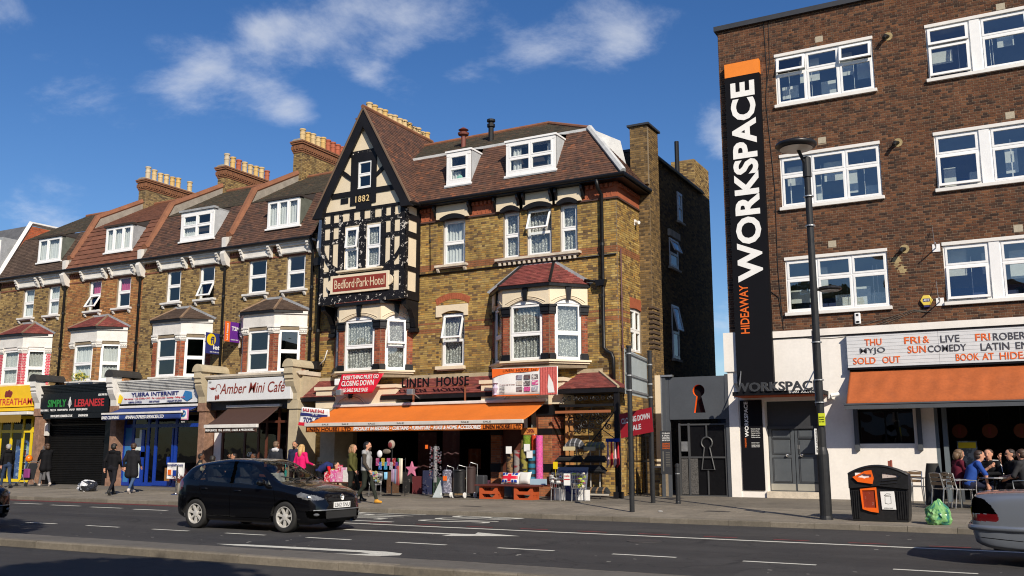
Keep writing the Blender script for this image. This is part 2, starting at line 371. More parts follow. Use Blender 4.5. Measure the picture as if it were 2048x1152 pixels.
def text(parent, s, o, u, w, h, mat, v=(0, 0, 1), n=None, bold=0.012, shear=0.0, depth=0.008, name='lettering', per_letter=False, space=1.0):
    """the words stretched into a box w x h whose lower left corner is o"""
    V, F = text_mesh(s, bold, shear, space)
    xs = [p[0] for p in V]; ys = [p[1] for p in V]
    x0, x1, y0, y1 = min(xs), max(xs), min(ys), max(ys)
    sx = w / (x1 - x0); sy = h / (y1 - y0)
    def one(faces):
        g = G().frame(o, u, v, n)
        ids = sorted({i for f in faces for i in f}); mp = {i: k for k, i in enumerate(ids)}
        top = [((V[i][0] - x0) * sx, (V[i][1] - y0) * sy, depth) for i in ids]
        bot = [(p[0], p[1], 0.0) for p in top]; m = len(ids)
        ff = [tuple(mp[i] for i in f) for f in faces]
        ed = {}
        for f in ff:
            for a, b in zip(f, f[1:] + f[:1]): ed[(a, b)] = 1
        side = [(a, a + m, b + m, b) for (a, b) in ed if (b, a) not in ed]
        g.add(top + bot, ff + [(s_[0], s_[1], s_[2], s_[3]) for s_ in side])
        return g.build(name, mat, parent)
    if per_letter: return [one(fs) for fs in islands(V, F)]
    return one(F)

# ------------------------------------------------------------------ laid pieces: bricks, tiles, slabs
def span(poly, v):
    xs = []
    for (a, b), (c, d) in zip(poly, poly[1:] + poly[:1]):
        if (b <= v < d) or (d <= v < b): xs.append(a + (v - b) / (d - b) * (c - a))
    xs.sort(); return list(zip(xs[::2], xs[1::2]))
def cut(iv, holes, v):
    for (a, b, c, d) in holes:
        if c < v < d:
            nx = []
            for (s, e) in iv:
                if b <= s or a >= e: nx.append((s, e)); continue
                if a > s: nx.append((s, a))
                if b < e: nx.append((b, e))
            iv = nx
    return iv
def lay(o, u, v, poly, holes, pw, ph, gap, th, colfn, parent, matc, mato, nm, bond='flemish', indiv=0, near=None, tilt=0.0, jit=0.002, seed=1, lift=0.0):
    """pieces pw x ph on the plane (o,u,v) inside poly, minus rectangular holes; the `indiv` ones nearest to `near` become objects"""
    r = random.Random(seed); o = Vector(o); u = Vector(u).normalized(); v = Vector(v).normalized(); n = u.cross(v)
    v0 = min(p[1] for p in poly); v1 = max(p[1] for p in poly); P = []
    rows = int(math.ceil((v1 - v0) / ph))
    for k in range(rows):
        a, b = v0 + k * ph, min(v0 + (k + 1) * ph, v1)
        if b - a < ph * 0.35: continue
        mid = (a + b) / 2
        for (s, e) in cut(span(poly, mid), holes, mid):
            if bond == 'flemish':
                seq = [pw, pw / 2]; ph0 = (pw * 0.75 if k % 2 else 0.0); per = pw * 1.5
            else:
                seq = [pw]; ph0 = (pw / 2 if k % 2 else 0.0) + (r.uniform(-0.1, 0.1) * pw if bond == 'tile' else 0); per = pw
            x = math.floor((s - ph0) / per) * per + ph0; q = 0
            while x < e:
                w = seq[q % len(seq)]; q += 1
                xa, xb = max(x, s), min(x + w, e); x += w
                if xb - xa < 0.03: continue
                P.append((xa + gap / 2, xb - gap / 2, a + gap / 2, b - gap / 2, mid))
    cols = [colfn(r, (p[0] + p[1]) / 2, p[4]) for p in P]
    single = set()
    if indiv:
        nr = Vector(near)
        full = [i for i, p in enumerate(P) if abs((p[1] - p[0]) - (pw - gap)) < 1e-4 and abs(p[3] - p[2] - (ph - gap)) < 1e-4]
        full.sort(key=lambda i: (o + u * P[i][0] + v * P[i][4] - nr).length)
        single = set(full[:indiv])
    g = G()
    F5 = [(4, 5, 6, 7), (0, 1, 5, 4), (1, 2, 6, 5), (2, 3, 7, 6), (3, 0, 4, 7)]
    def piece(w, h, t):
        return [(0, 0, 0), (w, 0, 0), (w, h, 0), (0, h, 0), (0.0015, 0.0015, t + tilt), (w - 0.0015, 0.0015, t + tilt), (w - 0.0015, h - 0.0015, t), (0.0015, h - 0.0015, t)]
    sh = None
    for i, (xa, xb, a, b, mid) in enumerate(P):
        t = th + r.uniform(-jit, jit)
        if i in single:
            if sh is None:
                sh = bpy.data.meshes.new(nm); ps = piece(xb - xa, b - a, th)
                sh.from_pydata(ps, [], F5); sh.materials.append(M(mato))
            ob = bpy.data.objects.new(nm, sh); COL.objects.link(ob); ob.parent = parent
            p = o + u * xa + v * a + n * (lift + t - th) - Vector(parent['_o'])
            ob.matrix_local = Matrix(((u.x, v.x, n.x, p.x), (u.y, v.y, n.y, p.y), (u.z, v.z, n.z, p.z), (0, 0, 0, 1)))
            ob.color = (*cols[i], 1)
        else:
            g.frame(o + u * xa + v * a + n * lift, u, v)
            g.add(piece(xb - xa, b - a, t), F5, cols[i])
    if g.f:
        ob = g.build(nm + '_field', matc, parent); ob['kind'] = 'stuff'
    return len(P)
def wall_sheet(g, o, u, v, poly_rect, holes, depth):
    """front of a wall with openings, and the reveals of the openings"""
    a0, a1, b0, b1 = poly_rect
    us = sorted({a0, a1, *[min(max(h[i], a0), a1) for h in holes for i in (0, 1)]}); vs = sorted({b0, b1, *[min(max(h[i], b0), b1) for h in holes for i in (2, 3)]})
    g.frame(o, u, v)
    for ua, ub in zip(us, us[1:]):
        for va, vb in zip(vs, vs[1:]):
            m = ((ua + ub) / 2, (va + vb) / 2)
            if any(h[0] < m[0] < h[1] and h[2] < m[1] < h[3] for h in holes): continue
            g.poly([(ua, va, 0), (ub, va, 0), (ub, vb, 0), (ua, vb, 0)])
            g.poly([(ua, va, -depth), (ua, vb, -depth), (ub, vb, -depth), (ub, va, -depth)])
    for h in holes:
        a, b, c, d = h[:4]; D = depth
        g.poly([(a, c, 0), (a, d, 0), (a, d, -D), (a, c, -D)]); g.poly([(b, c, 0), (b, c, -D), (b, d, -D), (b, d, 0)])
        g.poly([(a, d, 0), (b, d, 0), (b, d, -D), (a, d, -D)]); g.poly([(a, c, 0), (a, c, -D), (b, c, -D), (b, c, 0)])
    g.fr = None

# ------------------------------------------------------------------ windows
def window(parent, o, u, w, h, cols=(1.0,), rows=(1.0,), fr=0.06, sash=0.045, mat='upvc', curtain=None, open_=None, glass='glass', back=-0.10, name='window', blind=None, ajar=0.25, v=(0, 0, 1)):
    """frame with panes; cols/rows are the fractions of the lights; open_=(ci,ri) is a top-hung light swung out"""
    g = G().frame(o, u, v); d0, d1 = back - 0.05, back + 0.02
    g.box(0, w, 0, fr, d0, d1 + 0.012); g.box(0, w, h - fr, h, d0, d1 + 0.012); g.box(0, fr, fr, h - fr, d0, d1); g.box(w - fr, w, fr, h - fr, d0, d1)
    xs = [fr]; ys = [fr]; tw, th_ = w - 2 * fr, h - 2 * fr
    for c in cols: xs.append(xs[-1] + c * tw)
    for c in rows: ys.append(ys[-1] + c * th_)
    for x in xs[1:-1]: g.box(x - 0.025, x + 0.025, fr, h - fr, d0, d1 + 0.004)
    for y in ys[1:-1]: g.box(fr, w - fr, y - 0.025, y + 0.025, d0, d1 + 0.007)
    panes = []; op = []
    for i in range(len(cols)):
        for j in range(len(rows)):
            xa, xb, ya, yb = xs[i] + (0.025 if i else 0), xs[i + 1] - (0.025 if i < len(cols) - 1 else 0), ys[j] + (0.025 if j else 0), ys[j + 1] - (0.025 if j < len(rows) - 1 else 0)
            if open_ and (i, j) in open_: op.append((xa, xb, ya, yb)); continue
            s = sash
            g.box(xa, xb, ya, ya + s, d0 + 0.01, d1 + 0.016); g.box(xa, xb, yb - s, yb, d0 + 0.01, d1 + 0.016); g.box(xa, xa + s, ya + s, yb - s, d0 + 0.01, d1 + 0.0158); g.box(xb - s, xb, ya + s, yb - s, d0 + 0.01, d1 + 0.0158)
            panes.append((xa + s, xb - s, ya + s, yb - s))
    win = g.build(name, mat, parent)
    for (xa, xb, ya, yb) in panes:
        p = G().frame(o, u, v); c = back + 0.005
        p.poly([(xa, ya, c), (xb, ya, c), (xb, yb, c), (xa, yb, c)]); p.build('pane', glass, win)
    U = Vector(u).normalized(); V = Vector(v).normalized(); Nn = U.cross(V)
    for (xa, xb, ya, yb) in op:
        t = math.atan(ajar); O = Vector(o) + U * xa + V * yb + Nn * (back + 0.03)
        vd = (V * math.cos(t) - Nn * math.sin(t)); hh = yb - ya; s = sash + 0.015
        q = G().frame(O, U, vd)
        q.box(0, xb - xa, -hh, -hh + s, -0.02, 0.03); q.box(0, xb - xa, -s, 0, -0.02, 0.03); q.box(0, s, -hh + s, -s, -0.02, 0.03); q.box(xb - xa - s, xb - xa, -hh + s, -s, -0.02, 0.03)
        so = q.build('open_light', mat, win)
        q = G().frame(O, U, vd); q.poly([(s, -hh + s, 0.005), (xb - xa - s, -hh + s, 0.005), (xb - xa - s, -s, 0.005), (s, -s, 0.005)]); q.build('pane', glass, win)
    if curtain:
        m, (ca, cb, cc, cd) = curtain[0], curtain[1] if len(curtain) > 1 else (0, 1, 0, 1)
        q = G().frame(o, u, v); k = rng.uniform(0, 6)
        q.grid(lambda a, b: (w * (ca + (cb - ca) * a), h * (cc + (cd - cc) * b), back - 0.13 + 0.022 * math.sin(a * w * (cb - ca) * 48 + k) + 0.012 * math.sin(a * 31 + b * 2)), max(10, int(60 * w * (cb - ca))), 4)
        q.build('curtain', m, win, smooth=True)
    return win
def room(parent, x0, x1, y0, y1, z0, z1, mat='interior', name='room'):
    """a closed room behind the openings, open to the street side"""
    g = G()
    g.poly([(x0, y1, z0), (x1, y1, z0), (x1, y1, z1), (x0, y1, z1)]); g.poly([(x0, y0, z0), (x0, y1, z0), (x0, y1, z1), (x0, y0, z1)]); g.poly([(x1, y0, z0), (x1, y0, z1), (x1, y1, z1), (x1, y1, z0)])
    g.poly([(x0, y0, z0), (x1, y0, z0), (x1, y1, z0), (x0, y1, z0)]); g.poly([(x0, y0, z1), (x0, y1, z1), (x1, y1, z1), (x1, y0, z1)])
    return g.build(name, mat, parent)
def pal(cols, wts, dv=0.18):
    tot = sum(wts)
    def f(r, uu, vv):
        t = r.random() * tot; k = 0
        while t > wts[k]: t -= wts[k]; k += 1
        s = r.uniform(1 - dv, 1 + dv); c = cols[k]
        return (c[0] * s, c[1] * s, c[2] * s)
    return f

def ring(out, inn, y0, y1):
    bm = bmesh.new(); vo = [bm.verts.new((p[0], y0, p[1])) for p in out]; vi = [bm.verts.new((p[0], y0, p[1])) for p in inn]
    es = [bm.edges.new((vo[i], vo[(i + 1) % len(vo)])) for i in range(len(vo))] + [bm.edges.new((vi[i], vi[(i + 1) % len(vi)])) for i in range(len(vi))]
    bmesh.ops.triangle_fill(bm, use_beauty=True, edges=es); V = [tuple(v.co) for v in bm.verts]; F = [tuple(v.index for v in f.verts) for f in bm.faces]
    bm.verts.index_update(); F = [tuple(v.index for v in f.verts) for f in bm.faces]; bm.free(); return V, F
CLOUDS[:] = [(-0.804, 0.874, 0.084, 0.077, 0.58), (-0.7, 0.905, 0.092, 0.066, 0.62), (-0.611, 0.951, 0.071, 0.048, 0.52), (-0.832, 0.853, 0.042, 0.036, 0.35), (-0.728, 0.984, 0.049, 0.029, 0.38), (-0.924, 0.944, 0.061, 0.08, 0.54), (-0.937, 0.862, 0.041, 0.035, 0.44), (-1.007, 0.88, 0.04, 0.04, 0.44), (-0.896, 1.016, 0.04, 0.045, 0.46), (-0.429, 1.084, 0.077, 0.072, 0.66), (-0.444, 1.132, 0.042, 0.035, 0.45), (-0.569, 1.076, 0.062, 0.053, 0.58), (-0.659, 1.071, 0.041, 0.035, 0.42), (-0.381, 1.36, 0.0396, 0.07705, 0.85), (-0.19, 1.142, 0.085, 0.048, 0.5), (-0.958, 0.793, 0.034, 0.029, 0.38), (-1.05, 0.649, 0.048, 0.041, 0.38), (-1.372, 0.914, 0.091, 0.062, 0.38), (-0.774, 1.006, 0.034, 0.035, 0.42), (-0.746, 1.065, 0.041, 0.029, 0.42), (-0.923, 1.022, 0.04, 0.045, 0.38), (-1.418, 1.005, 0.106, 0.07, 0.4), (-0.577, 2.01, 0.258, 0.175, 0.5), (-1.683, 1.157, 0.263, 0.179, 0.4)]
make_world()

# ================================================================== ground
g = G(); g.poly([(-900, -900, -0.35), (900, -900, -0.35), (900, 900, -0.35), (-900, 900, -0.35)])
tag(g.build('ground', 'slab_joint'), kind='structure')
g = G(); g.box(-130, 70, 2.4, 21.0, -0.30, -0.12)
road = tag(g.build('road', 'asphalt'), kind='structure')
# far pavement: rises gently from the kerb to the shop fronts
def pz(y): return 0.0 if y < 21.15 else min(0.0 + (y - 21.15) * 0.0205, 0.15)
g = G(); g.prism([(21.15, -0.3), (21.15, -0.006), (28.6, 0.141), (45, 0.15), (45, -0.3)], 'x', -130, 70)
pave = tag(g.build('pavement', 'slab_joint'), kind='structure')
pave['_o'] = (0, 0, 0)
# paving slabs
sm = bpy.data.meshes.new('paving_slab')
g = G(); g.box(0.004, 0.896, 0.004, 0.706, -0.03, 0.0)
sm.from_pydata(g.v, [], g.f); sm.materials.append(M('slab'))
r = random.Random(3); sl = math.atan(0.0205)
for j in range(5):
    for i in range(-50, 4):
        y = 21.16 + j * 0.71; x = i * 0.9 + (0.45 if j % 2 else 0)
        o = bpy.data.objects.new('paving_slab', sm); COL.objects.link(o); o.parent = pave
        o.location = (x, y, pz(y) + r.uniform(-0.0015, 0.0015)); o.rotation_euler = (sl, 0, 0)
        t = r.uniform(0.88, 1.08); o.color = (0.205 * t, 0.178 * t, 0.138 * t, 1)
# the private forecourts in front of the shops, one small step up
g = G(); g.box(-60, -10.95, 24.72, 28.8, 0.0, 0.105); fc = tag(g.build('forecourt', flat('forecourt', (0.145, 0.127, 0.10), 0.9, var=0.25, scale=1.2, bump=0.5, bscale=90, spots=[(2, 0.55, 0.15, (0.07, 0.065, 0.055), 0.6)])), kind='structure')
g = G(); g.prism([(24.7, 0.0), (24.7, 0.0765), (28.8, 0.152), (28.8, 0.0)], 'x', -10.95, 40); tag(g.build('forecourt', 'forecourt'), kind='structure')
# near pavement under the photographer
g = G(); g.box(-130, 70, -9, 2.4, -0.3, 0.0); tag(g.build('pavement', flat('near_pave', (0.2, 0.18, 0.15), 0.9, var=0.2)), kind='structure')
# kerbs
def kerb_row(x0, x1, y0, y1, ztop, n=0.915, lab='kerb', seed=4):
    k = thing(lab, None, None); k['kind'] = 'structure'; r = random.Random(seed)
    me = bpy.data.meshes.new('kerb_stone'); q = G()
    b = 0.02
    q.prism([(y0, -0.28), (y1, -0.28), (y1, ztop), (y0 + b, ztop), (y0, ztop - b)] if y0 < y1 else [(y1, -0.28), (y0, -0.28), (y0, ztop - b), (y0 - b, ztop), (y1, ztop)], 'x', 0.004, n - 0.004)
    me.from_pydata(q.v, [], q.f); me.materials.append(M('kerb'))
    x = x0
    while x < x1:
        o = bpy.data.objects.new('kerb_stone', me); COL.objects.link(o); o.parent = k; o.location = (x, r.uniform(-.006, .006), r.uniform(-.004, .004)); x += n
        t = r.uniform(0.8, 1.15); o.color = (0.16 * t, 0.14 * t, 0.11 * t, 1)
    return k
kerb_row(-60, 6, 21.0, 21.15, 0.0)
# median island
g = G(); g.box(-60, 6, 10.68, 11.40, -0.3, -0.012); med = tag(g.build('traffic_island', 'median_top'), kind='structure')
kerb_row(-45, 5, 10.53, 10.68, 0.0, seed=9)
kerb_row(-45, 5, 11.50, 11.40, -0.02, seed=10)
# near kerb (behind the lower edge of the picture)
kerb_row(-20, 8, 2.4, 2.25, 0.0, seed=11)

# road markings: paint sheets a few millimetres thick
ZR = -0.1155
def mark(pts, name='lane_marking', mat='paint_line'):
    q = G(); q.poly([(p[0], p[1], ZR) for p in pts]); return q.build(name, mat, road)
def rect(x0, x1, y0, y1, **k): return mark([(x0, y0), (x1, y0), (x1, y1), (x0, y1)], **k)
for i in range(-22, 8): rect(-9.2 - 1.05 + i * 2.07 + 0.15, -9.2 + i * 2.07 + 0.15, 14.22, 14.32, name='lane_dash')
rect(-14.2, 30, 17.53, 17.68, name='bus_lane_line')
for i in range(14): rect(-14.4 + i * 1.32 - 0.5, -14.4 + i * 1.32 + 0.15, 18.03, 18.09, name='red_dash', mat='paint_red')
for i in range(9):
    x = -30.6 + i * 2.02; y = 19.55 - i * 0.16
    rect(x, x + 1.35, y, y + 0.15, name='lane_dash')
rect(-60, -17.0, 20.74, 20.82, name='red_line', mat='paint_red'); rect(-60, -17.0, 20.55, 20.63, name='red_line', mat='paint_red')
# straight-on arrow and right-turn arrow
mark([(-12.7, 16.02), (-10.1, 16.10), (-10.1, 15.75), (-8.75, 16.42), (-9.9, 16.78), (-9.75, 16.42), (-9.95, 16.35), (-12.7, 16.2)], name='road_arrow')
mark([(-12.7, 12.52), (-12.2, 12.68), (-9.3, 12.86), (-8.9, 12.74), (-8.78, 12.5), (-9.0, 12.28), (-9.5, 12.14), (-8.45, 12.0), (-10.5, 12.02), (-10.0, 12.20), (-9.5, 12.33), (-9.35, 12.5), (-9.6, 12.58), (-12.2, 12.45)], name='road_arrow')
text(road, 'BUS', (-12.95, 20.95, ZR), (0, -1, 0), 2.0, 1.95, 'paint_line', v=(1, 0, 0), n=(0, 0, 1), depth=0.001, bold=-0.01, name='road_lettering')
text(road, 'LANE', (-15.95, 20.9, ZR), (0, -1, 0), 2.0, 2.1, 'paint_line', v=(1, 0, 0), n=(0, 0, 1), depth=0.001, bold=-0.01, name='road_lettering')
# ironwork and patched trenches
for x, y, rr in ((-6.3, 16.6, .32), (-17.6, 18.6, .32), (-21.5, 13.0, .3)): q = G(); q.lathe([(rr, -.121), (rr, -.114), (rr * .86, -.112)], (x, y, 0), 24); q.build('manhole_cover', flat('cast_iron', (.05, .047, .045), .55, bump=.8, bscale=30), road)
for k, (x0, x1, y0, y1) in enumerate(((-9.6, -4.2, 18.5, 19.3), (-24, -18.2, 16.2, 16.9), (-3.6, 1.5, 12.1, 13.3), (-12.4, -11.6, 12.9, 17.2))): mark([(x0, y0), (x1, y0 + .05), (x1 - .1, y1), (x0 + .05, y1 - .04)], name='road_patch', mat=flat('patch%d' % k, (.026, .025, .026) if k % 2 else (.046, .043, .041), .85, var=.2, scale=1.5, bump=.6, bscale=150)).location.z = -.0025
for x, y in ((-7.2, 23.1), (-13.8, 22.4), (-24.4, 23.4)): q = G(); q.box(x, x + .6, y, y + .45, 0, pz(y) + .006); q.build('access_cover', 'cast_iron', pave)
# litter and worn specks on the carriageway
r = random.Random(21)
lit = G()
for k in range(70):
    x, y = r.uniform(-22, 0), r.choice([r.uniform(11.6, 13.8), r.uniform(12, 20)]); a = r.uniform(0, 3); s = r.uniform(0.012, 0.035)
    lit.poly([(x + s * math.cos(a + t) * 1.5, y + s * math.sin(a + t), -0.117) for t in (0, 1.5, 3.1, 4.6)])
q = lit.build('litter', flat('litter', (0.42, 0.40, 0.36), 0.9), None); tag(q, kind='stuff'); tag(q, 'pale scraps of litter scattered over the dark road')
# one crumpled white paper on the pavement
q = G(); q.ell((-8.15, 22.6, 0.045), (0.07, 0.04, 0.015), 7, 4); tag(q.build('paper_scrap', 'cloth_white', loc=(-8.15, 22.6, 0.03)), 'scrap of white paper on the pavement right of the two tall black sign posts', 'litter')
# ================================================================== the Victorian terrace on the left
YELLOW = pal([(.30, .205, .08), (.25, .165, .064), (.20, .125, .05), (.34, .235, .095), (.105, .068, .036)], [4, 4, 3, 1.3, 2.2])
ORANGE = pal([(.33, .15, .055), (.29, .125, .045), (.34, .20, .075), (.19, .09, .038)], [4, 3, 2, 1.5])
REDB = pal([(.27, .07, .035), (.22, .055, .03), (.31, .095, .045), (.15, .045, .03)], [4, 3, 2, 1.4])
BROWNB = pal([(.24, .17, .08), (.19, .13, .06), (.28, .2, .09), (.12, .085, .05)], [3, 3, 2, 2])
CANDY = pal([(.50, .055, .085), (.44, .05, .075)], [3, 2], 0.08)
TILE = pal([(.095, .046, .03), (.078, .039, .026), (.115, .055, .032), (.055, .031, .023)], [4, 4, 2, 2.2], 0.15)
TILE_O = pal([(.15, .058, .032), (.17, .066, .036), (.13, .052, .029)], [4, 2, 2], 0.1)
TILE_R = pal([(.20, .045, .036), (.165, .036, .03), (.14, .032, .027), (.23, .06, .045)], [4, 3, 2, 1], 0.12)
TILE_D = pal([(.075, .047, .032), (.062, .038, .026), (.09, .058, .04)], [3, 3, 1], 0.15)
MOSS = pal([(.065, .052, .034), (.055, .045, .03), (.08, .06, .035), (.11, .06, .035)], [3, 3, 2, .7], 0.2)

def tiled_face(parent, pts, colfn, name='roof_slope', holes=(), pw=0.165, ph=0.105, matc='tile_col', mato='tile_obj', indiv=0, near=None, th=0.014, tilt=0.010, seed=1, under='roof_under'):
    """pts: eave left, eave right, then round the top (seen from outside); holes in (u,v)"""
    p = [Vector(q) for q in pts]; u = (p[1] - p[0]).normalized(); n = u.cross(p[2] - p[0]).normalized(); v = n.cross(u)
    poly = [((q - p[0]).dot(u), (q - p[0]).dot(v)) for q in p]
    g = G(); g.poly([tuple(q) for q in p]); f = g.build(name, under, parent)
    lay(p[0], u, v, poly, list(holes), pw, ph, 0.003, th, colfn, f, matc, mato, 'tile', bond='tile', indiv=indiv, near=near, tilt=tilt, jit=0.003, seed=seed, lift=0.004)
    return f, (p[0], u, v, n)
def bricked(parent, o, u, rect, holes, colfn, name='wall', mortar='mortar', depth=0.25, indiv=0, near=None, seed=1, v=(0, 0, 1), th=0.008, sheet=True, mitre=None, soft=0):
    """brick wall on a rectangle (a0,a1,b0,b1) of the frame (o,u,z)"""
    a0, a1, b0, b1 = rect
    if sheet:
        g = G(); wall_sheet(g, o, u, v, rect, holes, depth); f = g.build(name, mortar, parent)
    else: f = parent
    lay(o, u, v, [(a0, b0), (a1, b0), (a1, b1), (a0, b1)], holes, 0.225, 0.075, 0.011, th, colfn, f, 'brick_col', 'brick_obj', 'brick', indiv=indiv, near=near, seed=seed)
    return f
def sill(parent, x0, x1, y, z, mat='stone', brackets=True, name='sill', h=0.09, d=0.16):
    g = G(); g.box(x0, x1, y - d, y + 0.04, z - h, z)
    g.box(x0 + 0.04, x1 - 0.04, y - d + 0.05, y, z - h - 0.035, z - h)
    if brackets:
        for xa in (x0 + 0.06, x1 - 0.16):
            g.prism([(y, z - h - .03), (y - d + .04, z - h - .03), (y - d + .05, z - h - .08), (y - .05, z - h - .17), (y, z - h - .17)], 'x', xa, xa + 0.10)
    return g.build(name, mat, parent, bevel=0.012)
def downpipe(parent, pts, r=0.055, mat='iron', name='downpipe', rings=True):
    g = G(); g.tube(pts, r, 10)
    o = g.build(name, mat, parent, smooth=True)
    q = G()
    for a, b in zip(pts, pts[1:]):
        a, b = Vector(a), Vector(b)
        if abs(b.z - a.z) > 1.5:
            k = int(abs(b.z - a.z) / 1.7)
            for i in range(1, k + 1):
                c = a.lerp(b, i / (k + 1)); q.lathe([(r + 0.018, -0.05), (r + 0.018, 0.05)], tuple(c), 10)
    if q.f: q.build('collar', mat, o)
    return o
def pots(parent, spec, name='chimney_pot'):
    """spec: (x,y,z,h,r,colour)"""
    for (x, y, z, h, rr, c) in spec:
        g = G(); g.lathe([(rr * 1.05, -0.05), (rr * 1.02, h * .12), (rr * .92, h * .2), (rr * .92, h * .55), (rr * 1.02, h * .58), (rr * 1.02, h * .66), (rr * .90, h * .70), (rr * .90, h * .86), (rr * 1.1, h * .9), (rr * 1.1, h), (rr * .8, h), (rr * .8, h * .7)], (x, y, z), 14, c)
        g.build(name, 'pot', parent, smooth=False)
CRM = (.50, .37, .19); YEL = (.50, .33, .12); TER = (.34, .09, .045); PALE = (.46, .38, .26)
def chimney(parent, x0, x1, y0, y1, z0, z1, colfn, pot_cols, seed=1, flue=None, cap=True, ph=0.62):
    g = G(); g.box(x0, x1, y0, y1, z0, z1 - 0.02); st = g.build('chimney_stack', 'mortar', parent)
    bricked(st, (x0, y0, z0), (1, 0, 0), (0, x1 - x0, 0, z1 - z0), [], colfn, sheet=False, seed=seed)
    bricked(st, (x1, y0, z0), (0, 1, 0), (0, y1 - y0, 0, z1 - z0), [], colfn, sheet=False, seed=seed + 1)
    g = G()
    for k, (dz, e) in enumerate(((-.48, .03), (-.40, .06), (-.16, .06), (-.08, .11), (0, .14))):
        g.box(x0 - e, x1 + e, y0 - e, y1 + e, z1 + dz, z1 + dz + 0.07)
    n = int((y1 - y0 + .2) / 0.16)
    for k in range(n): g.box(x1 + 0.0, x1 + 0.10, y0 - 0.08 + k * .16, y0 + k * .16, z1 - 0.33, z1 - 0.165)
    for k in range(int((x1 - x0 + .2) / .16)): g.box(x0 - .08 + k * .16, x0 + k * .16, y0 - .10, y0, z1 - .33, z1 - .165)
    g.build('corbel', flat('corbel', (.20, .085, .04), .9, var=.35, scale=5, bump=.5), st)
    g = G(); g.prism([(x0 - .1, z1 + .07), (x1 + .1, z1 + .07), (x1 - .08, z1 + .17), (x0 + .08, z1 + .17)], 'y', y0 - .1, y1 + .1); g.build('flaunching', 'render_grey', st)
    xm = (x0 + x1) / 2; n = len(pot_cols)
    pots(st, [(xm, y0 + .28 + i * (y1 - y0 - .5) / max(1, n - 1), z1 + .1, ph * random.Random(seed * 50 + i).uniform(.92, 1.08) * (1.15 if c == PALE else 1), .135, c) for i, c in enumerate(pot_cols) if c])
    return st
def fascia_text(*a, **k): return text(*a, **k)

